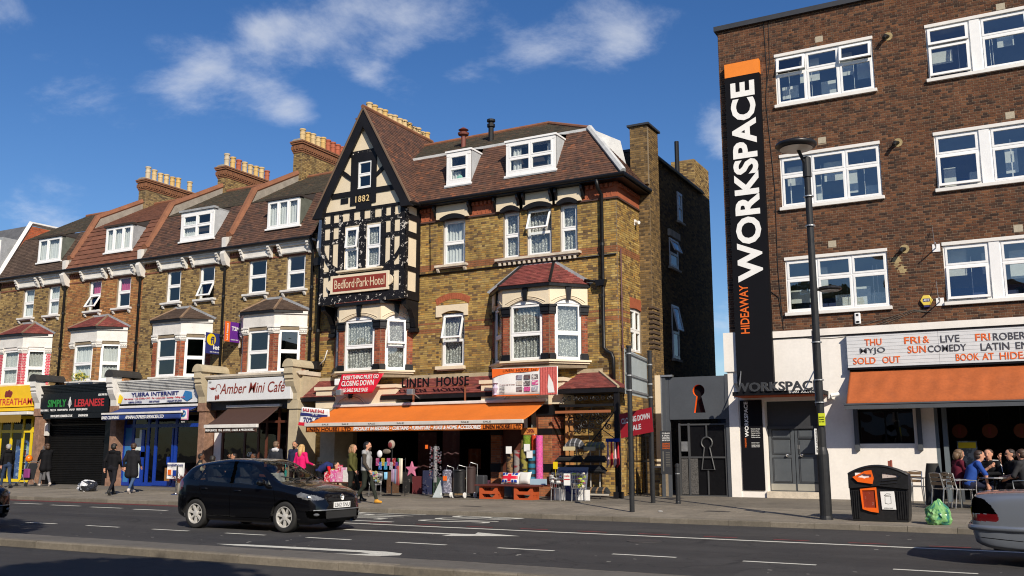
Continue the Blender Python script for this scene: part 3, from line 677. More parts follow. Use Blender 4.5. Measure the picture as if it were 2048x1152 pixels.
def canted_bay(house, x0, x1, y, P, c, zs, zh, zc, ze, za, apex, style, colfn, roofcol, roofmat='tile_col', seed=5, curtain=('lace_fine',), apron=None, open_=None):
    """bay on the wall y: ends x0,x1, projection P, cant c; sill zs, window head zh, capital zc, eaves ze, roof top za on the wall between apex"""
    bay = G()
    pts = [(x0, y), (x0 + c, y - P), (x1 - c, y - P), (x1, y)]
    b = G(); b.prism([(x0, y + .02), (x0 + c, y - P), (x1 - c, y - P), (x1, y + .02)], 'z', zs - (apron or 0.25), zs - 0.12)
    bay = b.build('bay_window', 'white_paint' if style == 'white' else 'mortar', house)
    e = .07; g = G(); g.prism([(x0 - e, y), (x0 + c - e * .4, y - P - e), (x1 - c + e * .4, y - P - e), (x1 + e, y)], 'z', zs - .12, zs - .06); g.prism([(x0 - e * 2, y), (x0 + c - e * .8, y - P - 2 * e), (x1 - c + e * .8, y - P - 2 * e), (x1 + 2 * e, y)], 'z', zs - .06, zs)
    g.build('sill', 'white_paint' if style == 'white' else 'cream', bay)
    front_g = G(); tr = 'white_paint' if style != 'hotel' else 'cream'
    for k, (a, d) in enumerate(zip(pts, pts[1:])):
        A, D = Vector((*a, zs)), Vector((*d, zs)); L = (D - A).length; u = (D - A).normalized()
        pw = .23 if style == 'white' else .25
        wl, wr = (pw, pw) if k == 1 else ((.22, pw * .75) if k == 0 else (pw * .75, .22))
        hole = (wl, L - wr, 0.0, zh - zs)
        w = G(); wall_sheet(w, A, u, (0, 0, 1), (0, L, 0, zc - zs + .02), [hole], .14); wm = w.build('bay_wall', 'mortar' if style != 'candy' else 'mortar_white', house)
        lay(A, u, (0, 0, 1), [(0, 0), (L, 0), (L, zc - zs - .26), (0, zc - zs - .26)], [hole], .225, .075, .012, .008, colfn, wm, 'brick_col', 'brick_obj', 'brick', seed=seed + k)
        window(house, A + u * hole[0], u, hole[1] - hole[0], hole[3] + .02, rows=(.47, .53), curtain=curtain, open_=(open_ if k == 2 else None), back=-.06, mat='upvc', glass='glass')
        # capitals and bases
        h0 = zc - zs - .28
        for (ca, cb) in ((0 if k else -.02, wl + .03), (L - wr - .03, L + (0 if k < 2 else .02))):
            q = G().frame(A, u)
            if style == 'hotel':
                q.box(ca - .02, cb, h0 - .02, h0 + .06, 0, .05); q.box(ca - .02, cb, h0 + .06, h0 + .22, 0, .075); q.box(ca - .03, cb + .02, h0 + .22, h0 + .29, 0, .11)
                q2 = G().frame(A, u); q2.box(ca - .01, cb - .01, .0, .16, 0, .07); q2.box(ca - .01, cb - .02, .16, .21, 0, .04); q2.build('pier_base', 'black_paint', bay)
            else:
                q.box(ca - .02, cb, h0, h0 + .05, 0, .03); q.box(ca - .02, cb + .01, h0 + .05, h0 + .22, 0, .06); q.box(ca - .03, cb + .02, h0 + .22, h0 + .28, 0, .1)
                for t in range(3): q.ell((ca + (cb - ca) * (t + .5) / 3, h0 + .14, .06), (.045, .06, .04), 7, 5)
            q.build('capital', 'black_paint' if style == 'hotel' else 'white_paint', bay)
        if style == 'hotel':      # arched heads with keystones
            q = G().frame(A, u); m = (hole[0] + hole[1]) / 2; W = (hole[1] - hole[0]) / 2 + .02; zt = ze - zs - .04; n_ = 12; zb = zc - zs
            top = []; arc = []
            for i in range(n_ + 1):
                t = -1 + 2 * i / n_; arc.append((m + W * t, zb + .03 + .20 * (1 - t * t)))
            for (xa, za_), (xb, zb_) in zip(arc, arc[1:]):
                q.add([(xa, za_, .03), (xb, zb_, .03), (xb, zt, .03), (xa, zt, .03), (xa, za_, -.12), (xb, zb_, -.12)], [(0, 1, 2, 3), (0, 4, 5, 1)])
            q.box(0, arc[0][0], zb - .0, zt, -.10, .03); q.box(arc[-1][0], L, zb, zt, -.10, .03)
            q.build('arched_head', tr, bay)
            q = G().frame(A, u)
            for off, cc in ((.05, .05), (.11, .065)):
                q.tube([(m + (W + off) * t, zb + .03 + off * .8 + .20 * (1 - t * t), cc - .02) for t in [-1 + 2 * i / 16 for i in range(17)]], .013, 5)
            q.build('moulding', tr, bay)
            if k > 0 or True:
                q = G().frame(A, u); q.prism([(m - .055, zb + .16), (m + .055, zb + .16), (m + .10, zt - .08), (m - .10, zt - .08)], 'z', .03, .10); q.build('keystone', 'black_paint', bay)
            q = G().frame(A, u); q.box(-.02, L + .02, zt - .0, zt + .06, -.1, .06); q.build('cornice', tr, bay)
            # upper light closing the arch
            q = G().frame(A, u); q.poly([(m - W, zh - zs, -.05), (m + W, zh - zs, -.05), (m + W, zb + .26, -.05), (m - W, zb + .26, -.05)]); q.build('arch_panel', 'upvc', bay)
        else:
            q = G().frame(A, u); q.box(-.02 if k else 0, L + .02, zc - zs, ze - zs - .02, -.14, .04); q.box(-.03, L + .03, ze - zs - .14, ze - zs - .02, 0, .10); q.build('entablature', tr, bay)
    # roof
    ov = .17
    E = [(x0 - .12, y, ze), (x0 + c - ov * .55, y - P - ov, ze), (x1 - c + ov * .55, y - P - ov, ze), (x1 + .12, y, ze)]
    A1, A2 = (apex[0], y - .02, za), (apex[1], y - .02, za)
    b = G(); b.prism([(p[0], p[1]) for p in E], 'z', ze - .10, ze - .012); b.build('gutter', 'black_paint', bay)
    for k, pl in enumerate(([E[0], E[1], A1], [E[1], E[2], A2, A1], [E[2], E[3], A2])):
        tiled_face(house, pl, roofcol, name='bay_roof', seed=seed + k, matc=roofmat)
    b = G()
    for a_, b_ in ((E[1], A1), (E[2], A2)): b.tube([Vector(a_) + Vector((0, 0, .02)), Vector(b_) + Vector((0, 0, .03))], .05, 6)
    b.build('hip', 'black_paint' if style == 'hotel' else flat('hipclay', (.2, .13, .08), .9, var=.3), bay)
    b = G()
    for a_, b_, s in ((E[0], A1, -1), (E[3], A2, 1)):
        a_, b_ = Vector(a_), Vector(b_); b.add([a_ + Vector((0, -.012, 0)), b_ + Vector((0, -.012, 0)), b_ + Vector((0, -.012, .12)), a_ + Vector((s * .12, -.012, .06))], [(0, 1, 2, 3)])
    b.box(A1[0] - .05, A2[0] + .05, y - .04, y - .01, za - .03, za + .10); b.build('flashing', 'lead', bay)
    return bay

def terrace_house(x0, w, label, wall, wins, bay, dorm, roof, hood='white_paint', shop_z=4.42, seed=10, roofkind='plain', wkw=None):
    Y = 28.0; x1 = x0 + w; ze = 9.62
    H = thing('terrace_house', label, 'house', ((x0 + x1) / 2, Y, .2), 'brick terrace houses over the shops')
    hol = [(a - x0, b - x0, 7.76 - 3.0, 9.2 - 3.0) for (a, b) in wins]
    bx0, bx1 = bay['x']
    bh = (bx0 + .12 - x0, bx1 - .12 - x0, 4.4 - 3.0, 6.7 - 3.0)
    bricked(H, (x0, Y, 3.0), (1, 0, 0), (0, w, 0, ze + .3 - 3.0), hol + [bh], wall, name='front_wall', seed=seed)
    g = G(); g.box(x0, x0 + .12, Y + .25, 36.5, .1, 9.9); g.box(x1 - .12, x1, Y + .25, 36.5, .1, 9.9); g.box(x0 + .12, x1 - .12, 36.3, 36.5, .1, 9.9); g.build('side_wall', 'interior', H)
    g = G()
    for z in (4.3, 7.3, 9.7): g.box(x0 + .12, x1 - .12, Y + .25, 36.3, z, z + .1)
    g.build('floor_slab', 'interior_pale', H)
    g = G(); g.box(x0 + .12, x1 - .12, 31.5, 31.6, 4.4, 9.7); g.build('partition', 'interior_pale', H)
    # windows with hoods and sills
    for i, (a, b) in enumerate(wins):
        k = dict(rows=(.5, .5), curtain=('cloth_white',), back=-.10); k.update((wkw or [{}, {}])[i])
        window(H, (a, Y, 7.76), (1, 0, 0), b - a, 9.2 - 7.76, **k)
        sill(H, a - .18, b + .16, Y, 7.76, 'stone' if hood != 'white_paint' else 'white_paint')
        m = (a + b) / 2; h = G(); h.box(m - .68, m + .68, Y - .12, Y, 9.20, 9.52); h.box(m - .72, m + .72, Y - .20, Y, 9.50, 9.60); h.box(m - .6, m + .6, Y - .15, Y - .1, 9.22, 9.30)
        ho = h.build('window_hood', hood, H, bevel=.01)
        for s in (m - .80, m + .68):
            q = G(); q.prism([(Y, 9.6), (Y - .30, 9.6), (Y - .31, 9.53), (Y - .25, 9.49), (Y - .27, 9.44), (Y - .20, 9.38), (Y - .21, 9.33), (Y - .13, 9.24), (Y - .10, 9.16), (Y, 9.14)], 'x', s, s + .12); q.build('console', hood, ho)
    # frieze of dentil bricks, string course, eaves board and gutter
    g = G()
    k = x0 + .1
    while k < x1 - .1: g.box(k, k + .07, Y - .06, Y, 9.44, 9.54); k += .14
    g.box(x0, x1, Y - .03, Y, 9.12, 9.18); g.box(x0, x1, Y - .045, Y, 9.36, 9.44); g.build('dentil_frieze', flat('dentil', (.17, .06, .035), .9, var=.3, bump=.4), H)
    g = G(); g.box(x0 + .02, x1 - .02, Y - .26, Y, 9.60, 9.68); g.build('eaves_board', hood, H)
    g = G(); g.tube([(x0, Y - .34, 9.72), (x1, Y - .34, 9.72)], .065, 8); g.build('gutter', 'iron', H)
    downpipe(H, [(x1 - .07, Y - .32, 9.68), (x1 - .07, Y - .10, 9.40), (x1 - .07, Y - .10, 4.5)])
    # roof
    y0, z0 = Y - .30, 9.70; y1, z1 = 28.95, 11.88; y2, z2 = 32.4, 13.93
    d0, d1 = dorm['x']; sl = math.hypot(y1 - y0, z1 - z0)
    zz = lambda z: (z - z0) / (z1 - z0) * sl
    big = roofkind == 'inter'
    f, _ = tiled_face(H, [(x0, y0, z0), (x1, y0, z0), (x1, y1, z1), (x0, y1, z1)], roof, name='mansard_slope', holes=[(d0 - x0 + .02, d1 - x0 - .02, zz(10.36), sl + .1)], seed=seed, pw=.30 if big else .165, ph=.29 if big else .105, tilt=.03 if big else .010)
    tiled_face(H, [(x0, y1, z1 + .02), (x1, y1, z1 + .02), (x1, y2, z2), (x0, y2, z2)], dorm.get('upper', MOSS), name='upper_slope', seed=seed + 3, matc=dorm.get('um', 'mossy_tile'), ph=.12)
    g = G(); g.poly([(x0, y2, z2), (x1, y2, z2), (x1, 37, 11.2), (x0, 37, 11.2)]); g.build('rear_slope', 'roof_under', H)
    g = G(); g.tube([(x0, y2, z2 + .02), (x1, y2, z2 + .02)], .10, 8); g.build('ridge', 'coping', H)
    # dormer
    dy = 28.02; zt = dorm.get('zt', 11.50); zb = 10.36
    D = G(); D.box(d0, d1, dy + .02, y1 + .9, zt, zt + .07); D.box(d0 - .06, d1 + .06, dy - .12, dy + .1, zt + .01, zt + .10); dm = D.build('dormer', dorm.get('rm', 'lead'), H)
    for xx in (d0, d1 - .04):
        q = G(); q.prism([(dy, zb), (dy, zt), (y1 + .3, zt), (28.75, 11.5)], 'x', xx, xx + .04); q.build('cheek', dorm.get('cm', 'cheek'), dm)
    window(H, (d0 + .03, dy, zb), (1, 0, 0), d1 - d0 - .06, zt - zb, back=.02, fr=dorm.get('fr', .07), cols=dorm.get('cols', (.5, .5)), rows=dorm.get('rows', (1.,)), curtain=dorm.get('cur', ('cloth_white',)), mat='upvc')
    q = G(); q.box(d0 - .04, d1 + .04, dy - .10, dy + .06, zb - .07, zb); q.build('sill', 'upvc', dm)
    q = G(); q.box(d0 + .05, d1 - .05, dy + .7, dy + .74, zb, zt); q.build('dormer_back', 'interior', dm)
    canted_bay(H, bx0, bx1, Y, .80, .90, 4.52, 6.12, 6.25, 6.86, 7.44, (bx0 + 1.25, bx1 - 1.32), bay.get('style', 'white'), bay['brick'], bay['roof'], seed=seed, curtain=bay.get('cur', ('lace_fine',)), apron=.4)
    return H
def party_wall(x, owner, z_on=None, mat='render_grey', cop='coping', end=True):
    """parapet between two mansards with a clay coping"""
    prof = [(27.80, 9.62), (27.86, 10.24), (28.16, 10.36), (29.30, 12.52), (32.5, 14.26), (32.5, 13.5), (29.2, 11.6), (28.1, 9.7)]
    g = G(); g.prism(prof, 'x', x - .13, x + .13); p = g.build('party_parapet', mat, owner)
    g = G(); g.tube([(x, 27.95, 10.34), (x, 28.14, 10.42), (x, 29.30, 12.58), (x, 32.5, 14.34)], .17, 6); g.build('coping', cop, p)
    if end:
        g = G(); g.prism([(27.75, 10.22), (27.68, 10.18), (27.70, 9.75), (27.66, 9.6), (27.60, 9.5), (27.70, 9.2), (27.78, 9.05), (28.0, 9.0), (28.0, 10.22)], 'x', x - .11, x + .11); g.build('parapet_console', 'white_paint', p)
    return p

H4 = terrace_house(-28.55, 4.65, 'yellow stock brick house over the brown-awning café, purple board on its left edge', YELLOW, [(-27.40, -26.42), (-25.38, -24.42)],
                   dict(x=(-27.60, -24.24), brick=REDB, roof=TILE_D, cur=None), dict(x=(-26.52, -24.78), cols=(.33, .34, .33), cm='cheek_green', rm='roof_under'), TILE, hood='white_paint', seed=40,
                   wkw=[dict(curtain=None), dict(curtain=None)])
H3 = terrace_house(-33.57, 5.02, 'yellow brick house over the internet shop, with a paired-sash white dormer', YELLOW, [(-32.10, -31.25), (-30.16, -29.28)],
                   dict(x=(-32.65, -29.25), brick=REDB, roof=TILE_D, cur=None), dict(x=(-31.45, -29.46), cols=(.5, .5), rows=(.5, .5), fr=.16, zt=11.62, cur=('cloth_white', (.05, .45, 0, .7)), rm='lead'), TILE, hood='white_paint', seed=30,
                   wkw=[dict(curtain=None), dict(curtain=None, open_=[(0, 0)], ajar=.45)])
H2 = terrace_house(-38.58, 5.01, 'orange brick house with pink blinds over the black-shuttered shop', ORANGE, [(-37.10, -36.28), (-35.22, -34.34)],
                   dict(x=(-37.85, -34.35), brick=ORANGE, roof=TILE_R, style='white', cur=('cloth_white',)), dict(x=(-36.22, -34.44), cols=(.3, .38, .32), upper=TILE_O, um='tile_col', cm='lead', rm='roof_under'), TILE_O, seed=20, roofkind='inter',
                   wkw=[dict(curtain=('cloth_pink', (.05, .95, .5, 1)), open_=[(0, 0)], ajar=.6), dict(curtain=('cloth_pink', (.05, .95, .45, 1)))])
H1 = terrace_house(-43.56, 4.98, 'pale brick house with pink painted bay piers over the yellow shop', YELLOW, [(-41.80, -40.98), (-39.94, -39.14)],
                   dict(x=(-42.85, -39.40), brick=CANDY, roof=TILE_R, style='candy'), dict(x=(-40.98, -39.28), cols=(.42, .58), cm='cheek_green', rm='roof_under'), TILE_D, seed=15)
for x, own in ((-38.58, H2), (-33.57, H3), (-28.55, H4)):
    party_wall(x, own)
chimney(H2, -38.83, -38.33, 31.75, 35.0, 12.5, 15.05, BROWNB, [PALE, CRM, CRM, CRM, YEL, YEL, None, CRM], seed=61)
chimney(H3, -33.82, -33.32, 32.2, 35.5, 12.5, 15.10, YELLOW, [PALE, YEL, TER, CRM, CRM, YEL, CRM, TER], seed=62)
chimney(H4, -28.78, -28.28, 31.9, 35.3, 12.5, 15.50, YELLOW, [CRM, YEL, CRM, CRM, YEL, TER, TER, TER, TER], seed=63)
# house at the left edge with the white-edged gable
H0 = thing('terrace_house', 'house at the left edge, its flank gable edged with white boards', 'house', (-47.5, 28, .2), 'brick terrace houses over the shops')
g = G(); g.box(-52, -43.75, 28, 36, .1, 9.8); hw = g.build('front_wall', 'mortar', H0)
bricked(hw, (-50, 28, 3), (1, 0, 0), (0, 6.25, 0, 6.7), [], REDB, sheet=False, seed=71)
g = G(); g.prism([(27.75, 9.6), (29.30, 12.80), (31.6, 12.85), (33, 12.0), (36, 9.6)], 'x', -52, -43.75); g.build('slate_roof', flat('slate', (.10, .10, .105), .7, var=.3, scale=3, bump=.3), H0)
g = G(); g.prism([(27.95, 9.75), (29.30, 12.75), (31.6, 12.80), (33, 12.0), (33, 9.7)], 'x', -43.745, -43.62); fw = g.build('flank_gable', 'mortar', H0)
lay((-43.62, 27.95, 9.75), (0, 1, 0), (0, 0, 1), [(0, 0), (5.0, 0), (5.0, 2.2), (3.65, 3.03), (1.35, 2.98)], [], .225, .075, .01, .006, pal([(.42, .10, .04), (.37, .085, .035)], [2, 1]), fw, 'brick_col', 'brick_obj', 'brick', seed=5)
g = G(); g.tube([(-43.66, 27.72, 9.72), (-43.66, 29.30, 12.90), (-43.66, 31.6, 12.92), (-43.66, 33.1, 12.0)], .13, 4); g.box(-46, -43.6, 27.5, 27.75, 9.55, 9.78); g.build('bargeboard', 'white_paint', fw)
dmr = G(); dmr.box(-45.4, -43.55 - .45, 28.1, 30.2, 10.5, 12.0); dmr = dmr.build('dormer', 'lead', H0)
window(H0, (-45.3, 28.08, 10.6), (1, 0, 0), 1.2, 1.25, rows=(.5, .5), back=.02, fr=.08)
# ================================================================== shop fronts under the terrace
FY = 27.05
RB = {}
def ridged(g, x0, x1, y, z0, z1, n=6, out=.16):
    for k in range(n):
        a, b = z0 + (z1 - z0) * k / n, z0 + (z1 - z0) * (k + 1) / n
        g.box(x0, x1, y - out * (k + 1) / n, y + .3, a, b - .008 * (k < n - 1))
def pilaster(owner, x, mat, con, barrel, brick=None, w=.36):
    g = G(); g.box(x - w / 2, x + w / 2, FY - .12, 28.0, .08, 3.35); g.box(x - w / 2 - .04, x + w / 2 + .04, FY - .16, 28.0, .08, .42); g.box(x - w / 2 - .05, x + w / 2 + .05, FY - .17, 28.0, 3.05, 3.38)
    p = g.build('pilaster', mat, owner, bevel=.01)
    q = G(); q.prism([(FY, 3.38), (FY - .18, 3.38), (FY - .20, 3.62), (FY - .34, 3.86), (FY - .42, 4.05), (FY - .40, 4.12), (FY - .46, 4.16), (FY - .44, 4.28), (FY - .50, 4.34), (FY - .48, 4.62), (FY, 4.62)], 'x', x - w / 2, x + w / 2); q.build('console', con, p)
    q = G(); pr = [(x + .27 * math.cos(t), 4.58 + .30 * math.sin(t)) for t in [math.pi * i / 10 for i in range(11)]]; q.prism(pr, 'y', FY - .52, 28.0); q.build('console_barrel', barrel, p)
    return p
flat('brickpaint', (.23, .13, .085), .85, var=.4, scale=6, spots=[(20, .66, .03, (.6, .55, .5), .8)])
flat('tar', (.028, .027, .027), .7, var=.3, scale=5, bump=.5, bscale=12)
flat('sign_white', (.62, .63, .64), .45); flat('sign_black', (.005, .005, .006), .35, spec=.3); flat('ink_navy', (.02, .025, .14), .6); flat('ink_red', (.45, .025, .03), .6); flat('ink_green', (.02, .22, .04), .6)
flat('ink_white', (.75, .75, .73), .6); flat('ink_black', (.006, .006, .008), .6, spec=.12); flat('yellow_gloss', (.72, .52, .01), .35); flat('sign_yellow', (.75, .47, .01), .5); flat('ink_maroon', (.17, .02, .018), .6); flat('ink_orange', (.72, .13, .01), .6)
flat('blue_gloss', (.006, .035, .27), .3); flat('blue_pale', (.03, .16, .38), .35); flat('awning_blue', (.012, .035, .17), .7, bump=.2, bscale=10); flat('awning_brown', (.055, .026, .018), .8, bump=.2, bscale=10); flat('wood_brown', (.09, .03, .018), .4, var=.2)
flat('cream_old', (.42, .355, .24), .75, var=.15, spots=[(12, .62, .08, (.3, .25, .17), .6)])
for own, x, m, c, b in ((H1, -38.45, 'brickpaint', 'white_paint', 'tar'), (H2, -33.5, 'brickpaint', 'white_paint', 'tar'), (H3, -28.42, 'brickpaint', 'cream_old', 'cream_old'), (H4, -23.80, 'cream_old', 'cream_old', 'cream_old')):
    pilaster(own, x, m, c, b, w=.36 if own is not H4 else .42)
def shop_room(own, x0, x1):
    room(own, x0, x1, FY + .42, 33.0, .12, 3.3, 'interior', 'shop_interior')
    g = G(); g.box(x0, x1, FY + .3, 28.0, 4.36, 4.42); g.build('shop_roof', 'tar', own)
    g = G(); g.box(x0, x1, FY + .1, FY + .3, 3.1, 4.40); g.build('fascia_back', 'dark_grey', own)

# ---- yellow shop (H1)
shop_room(H1, -43.4, -38.6)
def bars(own, name, mat, xs, z0, z1, hz, y, w=.07, d=.06, x_ends=None, glass='glass_clear', gx=None):
    g = G()
    for x in xs: g.box(x - w / 2, x + w / 2, y - d / 2, y + d / 2, z0, z1)
    for z in hz: g.box(xs[0] + w / 2, xs[-1] - w / 2, y - d / 2 + .004, y + d / 2 - .004, z - w / 2, z + w / 2)
    f = g.build(name, mat, own)
    zz = [z0] + [h for h in hz if z0 < h < z1] + [z1]
    for a, b in zip(xs, xs[1:]):
        for c, e in zip(zz, zz[1:]):
            if e - c < .12: continue
            q = G(); q.poly([(a + w / 2, y, c), (b - w / 2, y, c), (b - w / 2, y, e), (a + w / 2, y, e)]); q.build('pane', glass, f)
    return f
bars(H1, 'shop_front', 'yellow_gloss', [-43.2, -41.66, -40.86, -40.02, -39.42, -38.75], .16, 3.1, [.24, 2.42, 3.04], FY + .35, w=.13)
sg = thing('shop_sign', 'yellow shop sign with red letters and a brown fruit picture at the left edge', 'sign', (-41.3, FY, 3.5))
g = G(); g.box(-43.4, -38.92, FY - .06, FY + .1, 3.5, 4.45); g.box(-43.4, -38.72, FY - .30, FY + .1, 3.30, 3.44); g.build('board', 'sign_yellow', sg)
text(sg, 'STREATHAM', (-41.62, FY - .06, 3.58), (1, 0, 0), 2.6, .30, 'ink_red', bold=.008)
q = G()
for k, (x, z) in enumerate(((-40.88, 4.14), (-40.70, 4.18), (-40.55, 4.12), (-40.75, 4.04), (-40.6, 4.02), (-40.9, 4.03))): q.ell((x, FY - .06, z), (.11, .02, .10), 9, 6)
q.build('fruit_emblem', 'ink_maroon', sg)
q = G(); q.box(-41.6, -41.35, FY - .075, FY - .06, 4.02, 4.10); q.build('lettering', 'ink_red', sg)
aw = thing('shop_awning', 'closed gold scalloped awning with a white cassette under the yellow sign', 'awning', (-41.3, FY, 3.1))
q = G(); q.box(-43.4, -38.75, FY - .42, FY + .05, 3.12, 3.26); q.build('cassette', 'white_paint', aw, bevel=.02)
q = G(); n = 29
for k in range(n):
    x = -43.4 + k * .145; q.add([(x, FY - .40, 3.12), (x + .145, FY - .40, 3.12), (x + .145, FY - .40, 2.82), (x + .11, FY - .40, 2.78), (x + .072, FY - .40, 2.765), (x + .035, FY - .40, 2.78), (x, FY - .40, 2.82)], [(0, 6, 5, 4, 3, 2, 1)])
q.build('valance', flat('gold_cloth', (.20, .12, .012), .9), aw)
fg = thing('drinks_fridge', 'tall blue drinks fridge standing inside the yellow shop doorway', 'fridge', (-40.75, 28.0, .13))
q = G(); q.box(-40.98, -40.78, 27.75, 28.5, .13, 2.05); q.box(-40.78, -40.2, 27.75, 28.5, 1.9, 2.05); q.box(-40.78, -40.2, 28.4, 28.5, .13, 1.9); q.box(-40.22, -40.16, 27.75, 28.4, .13, 1.9); q.build('cabinet', flat('fridge_blue', (.05, .11, .30), .35, spots=[(3, .55, .1, (.4, .5, .65), .8)]), fg)
q = G()
for z in (.4, .7, 1.0, 1.3, 1.6): q.box(-40.77, -40.23, 27.8, 28.38, z, z + .03)
q.build('shelf', 'white_paint', fg)
r = random.Random(4); q = G()
for z in (.43, .73, 1.03, 1.33, 1.63):
    for k in range(7): q.lathe([(.03, 0), (.03, .16), (.012, .2), (.012, .22)], (-40.72 + k * .07, 27.86, z), 7, r.choice([(.5, .4, .02), (.4, .4, .4), (.3, .03, .03), (.05, .3, .05)]))
q.build('bottle', 'col', fg)

# ---- black-shuttered shop (H2)
shop_room(H2, -38.4, -33.6)
g = G(); ridged(g, -38.5, -33.7, FY, 4.0, 4.36, 6, .2); g.build('cornice', 'sign_black', H2)
sg = thing('shop_sign', 'black shop sign with green and red words and a white cedar tree', 'sign', (-36.5, FY, 3.2))
g = G(); g.box(-38.44, -33.82, FY - .16, FY + .1, 3.15, 4.0); g.build('board', 'sign_black', sg)
text(sg, 'SIMPLY', (-37.76, FY - .16, 3.42), (1, 0, 0), 1.22, .32, 'ink_green', bold=.02); text(sg, 'LEBANESE', (-35.98, FY - .16, 3.40), (1, 0, 0), 1.86, .32, 'ink_red', bold=.02)
q = G()
for k in range(8): q.box(-36.3 - (.03 + .018 * k if k < 6 else .1 - .03 * (k - 5)), -36.3 + (.03 + .018 * k if k < 6 else .1 - .03 * (k - 5)), FY - .17, FY - .16, 3.76 - k * .05, 3.79 - k * .05)
q.box(-36.315, -36.285, FY - .168, FY - .16, 3.36, 3.83); q.build('tree_emblem', 'ink_white', sg)
text(sg, 'BBQ GRILL   MEZZA   SHAWARMA   SALAD   FRESH JUICES', (-38.24, FY - .16, 3.22), (1, 0, 0), 3.1, .11, 'ink_white'); text(sg, '020 7998 3937', (-34.5, FY - .16, 3.83), (1, 0, 0), .6, .09, 'ink_white'); text(sg, '237', (-38.32, FY - .16, 3.83), (1, 0, 0), .18, .08, 'ink_white')
st = thing('shop_sign', 'thin black strip with a white web address above the roller shutter', 'sign', (-36, FY, 2.95))
g = G(); g.box(-37.6, -33.7, FY - .45, FY - .2, 2.90, 3.12); g.build('board', 'sign_black', st)
text(st, 'WWW.SIMPLYLEBANESE.CO.UK', (-37.1, FY - .45, 2.96), (1, 0, 0), 1.42, .10, 'ink_white', shear=.2); text(st, 'SHAWARMA', (-35.3, FY - .45, 2.96), (1, 0, 0), .6, .10, 'ink_white', shear=.2)
sh = G(); z = .14
while z < 2.95:
    sh.prism([(FY + .36, z), (FY + .33, z + .012), (FY + .325, z + .05), (FY + .345, z + .072), (FY + .36, z + .075)], 'x', -38.02, -34.38); z += .075
shu = sh.build('roller_shutter', flat('shutter', (.007, .007, .007), .5, spec=.15, var=.25, scale=3), H2)
for xa, xb in ((-38.3, -38.02), (-34.38, -33.75)): g = G(); g.box(xa, xb, FY + .2, FY + .5, .13, 3.1); g.build('shutter_guide', 'sign_black', H2)
g = G(); g.box(-38.22, -38.0, FY + .1, FY + .2, 2.2, 2.75); g.build('meter_box', 'white_paint', H2)
g = G(); g.box(-38.26, -38.04, FY + .12, FY + .2, .3, 1.75); g.build('patch_panel', flat('patch', (.12, .12, .125), .8, var=.3), H2)

# ---- internet shop (H3)
shop_room(H3, -33.4, -28.6)
g = G(); ridged(g, -33.3, -28.65, FY, 3.98, 4.40, 7, .24); g.build('cornice', flat('stained_white', (.55, .55, .52), .7, var=.2, streak=.5), H3)
sg = thing('shop_sign', 'white banner sign with navy capitals over the blue shop front', 'sign', (-31.2, FY, 3.45))
q = G(); q.grid(lambda a, b: (-33.35 + 4.58 * a, FY - .08 - .02 * math.sin(a * 19) * math.sin(b * 4), 3.44 + .50 * b + .012 * math.sin(a * 11)), 30, 5); q.build('banner', 'sign_white', sg, smooth=True)
text(sg, 'YUSRA INTERNET', (-32.55, FY - .105, 3.74), (1, 0, 0), 2.75, .16, 'ink_navy', bold=.02)
text(sg, 'Fast internet • CDs & DVDs • DVD • Fax • colour print • Scanning • Calling cards', (-32.95, FY - .105, 3.60), (1, 0, 0), 3.5, .085, 'ink_red'); text(sg, 'AMANA EXPRESS              0208 6776600              HABAAYI STUDIO', (-32.7, FY - .105, 3.48), (1, 0, 0), 3.1, .07, 'ink_navy')
q = G(); q.add([(-33.38, FY - .11, 3.5), (-33.14, FY - .11, 3.47), (-33.02, FY - .11, 3.72), (-33.25, FY - .11, 3.88)], [(0, 1, 2, 3)]); q.build('picture', 'yellow_gloss', sg)
q = G(); q.add([(-29.6, FY - .11, 3.62), (-29.3, FY - .11, 3.48), (-29.02, FY - .11, 3.62), (-29.08, FY - .11, 3.84), (-29.45, FY - .11, 3.9)], [(0, 1, 2, 3, 4)]); q.build('picture', 'blue_pale', sg)
def awning(name, label, x0, x1, ytop, ztop, yf, zf, cloth, bar, val_h, bar_h=.11, group=None, cass='white_paint', nw=40):
    a = thing(name, label, 'awning', ((x0 + x1) / 2, ytop, ztop - .2), group)
    q = G(); q.grid(lambda s, t: (x0 + .03 + (x1 - x0 - .06) * s, ytop + (yf - ytop) * t, ztop + (zf + bar_h * .7 - ztop) * t - .05 * math.sin(math.pi * t) + .008 * math.sin(s * 60) * t), nw, 8); q.build('canopy', cloth, a, smooth=True, solid=.006)
    q = G(); q.box(x0, x1, yf - .05, yf + .05, zf, zf + bar_h); q.build('front_bar', bar, a, bevel=.015)
    q = G(); q.grid(lambda s, t: (x0 + .04 + (x1 - x0 - .08) * s, yf + .012 * math.sin(s * (x1 - x0) * 5) * t, zf - val_h * t), nw, 3); q.build('valance', cloth, a, smooth=True, solid=.005)
    q = G(); q.box(x0 - .03, x1 + .03, ytop - .08, ytop + .10, ztop, ztop + .10); q.build('cassette', cass, a, bevel=.02)
    q = G()
    for x in (x0 + .12, x1 - .12):
        q.tube([(x, ytop, ztop - .10), (x + (.5 if x < (x0 + x1) / 2 else -.5), (ytop + yf) / 2, (ztop + zf) / 2 - .16), (x, yf + .04, zf + .02)], .022, 6)
    q.build('folding_arm', cass, a)
    return a
a = awning('shop_awning', 'short blue awning with white lettering over the internet shop', -33.38, -28.78, FY, 3.27, 26.25, 2.98, 'awning_blue', 'white_paint', .22, bar_h=.08)
text(a, 'BARE CLEANING', (-33.35, 26.22, 2.80), (1, 0, 0), 1.05, .13, 'ink_white', shear=.15); text(a, 'AMANA EXPRESS SERVICES LTD', (-31.95, 26.22, 2.80), (1, 0, 0), 2.2, .13, 'ink_white', shear=.15)
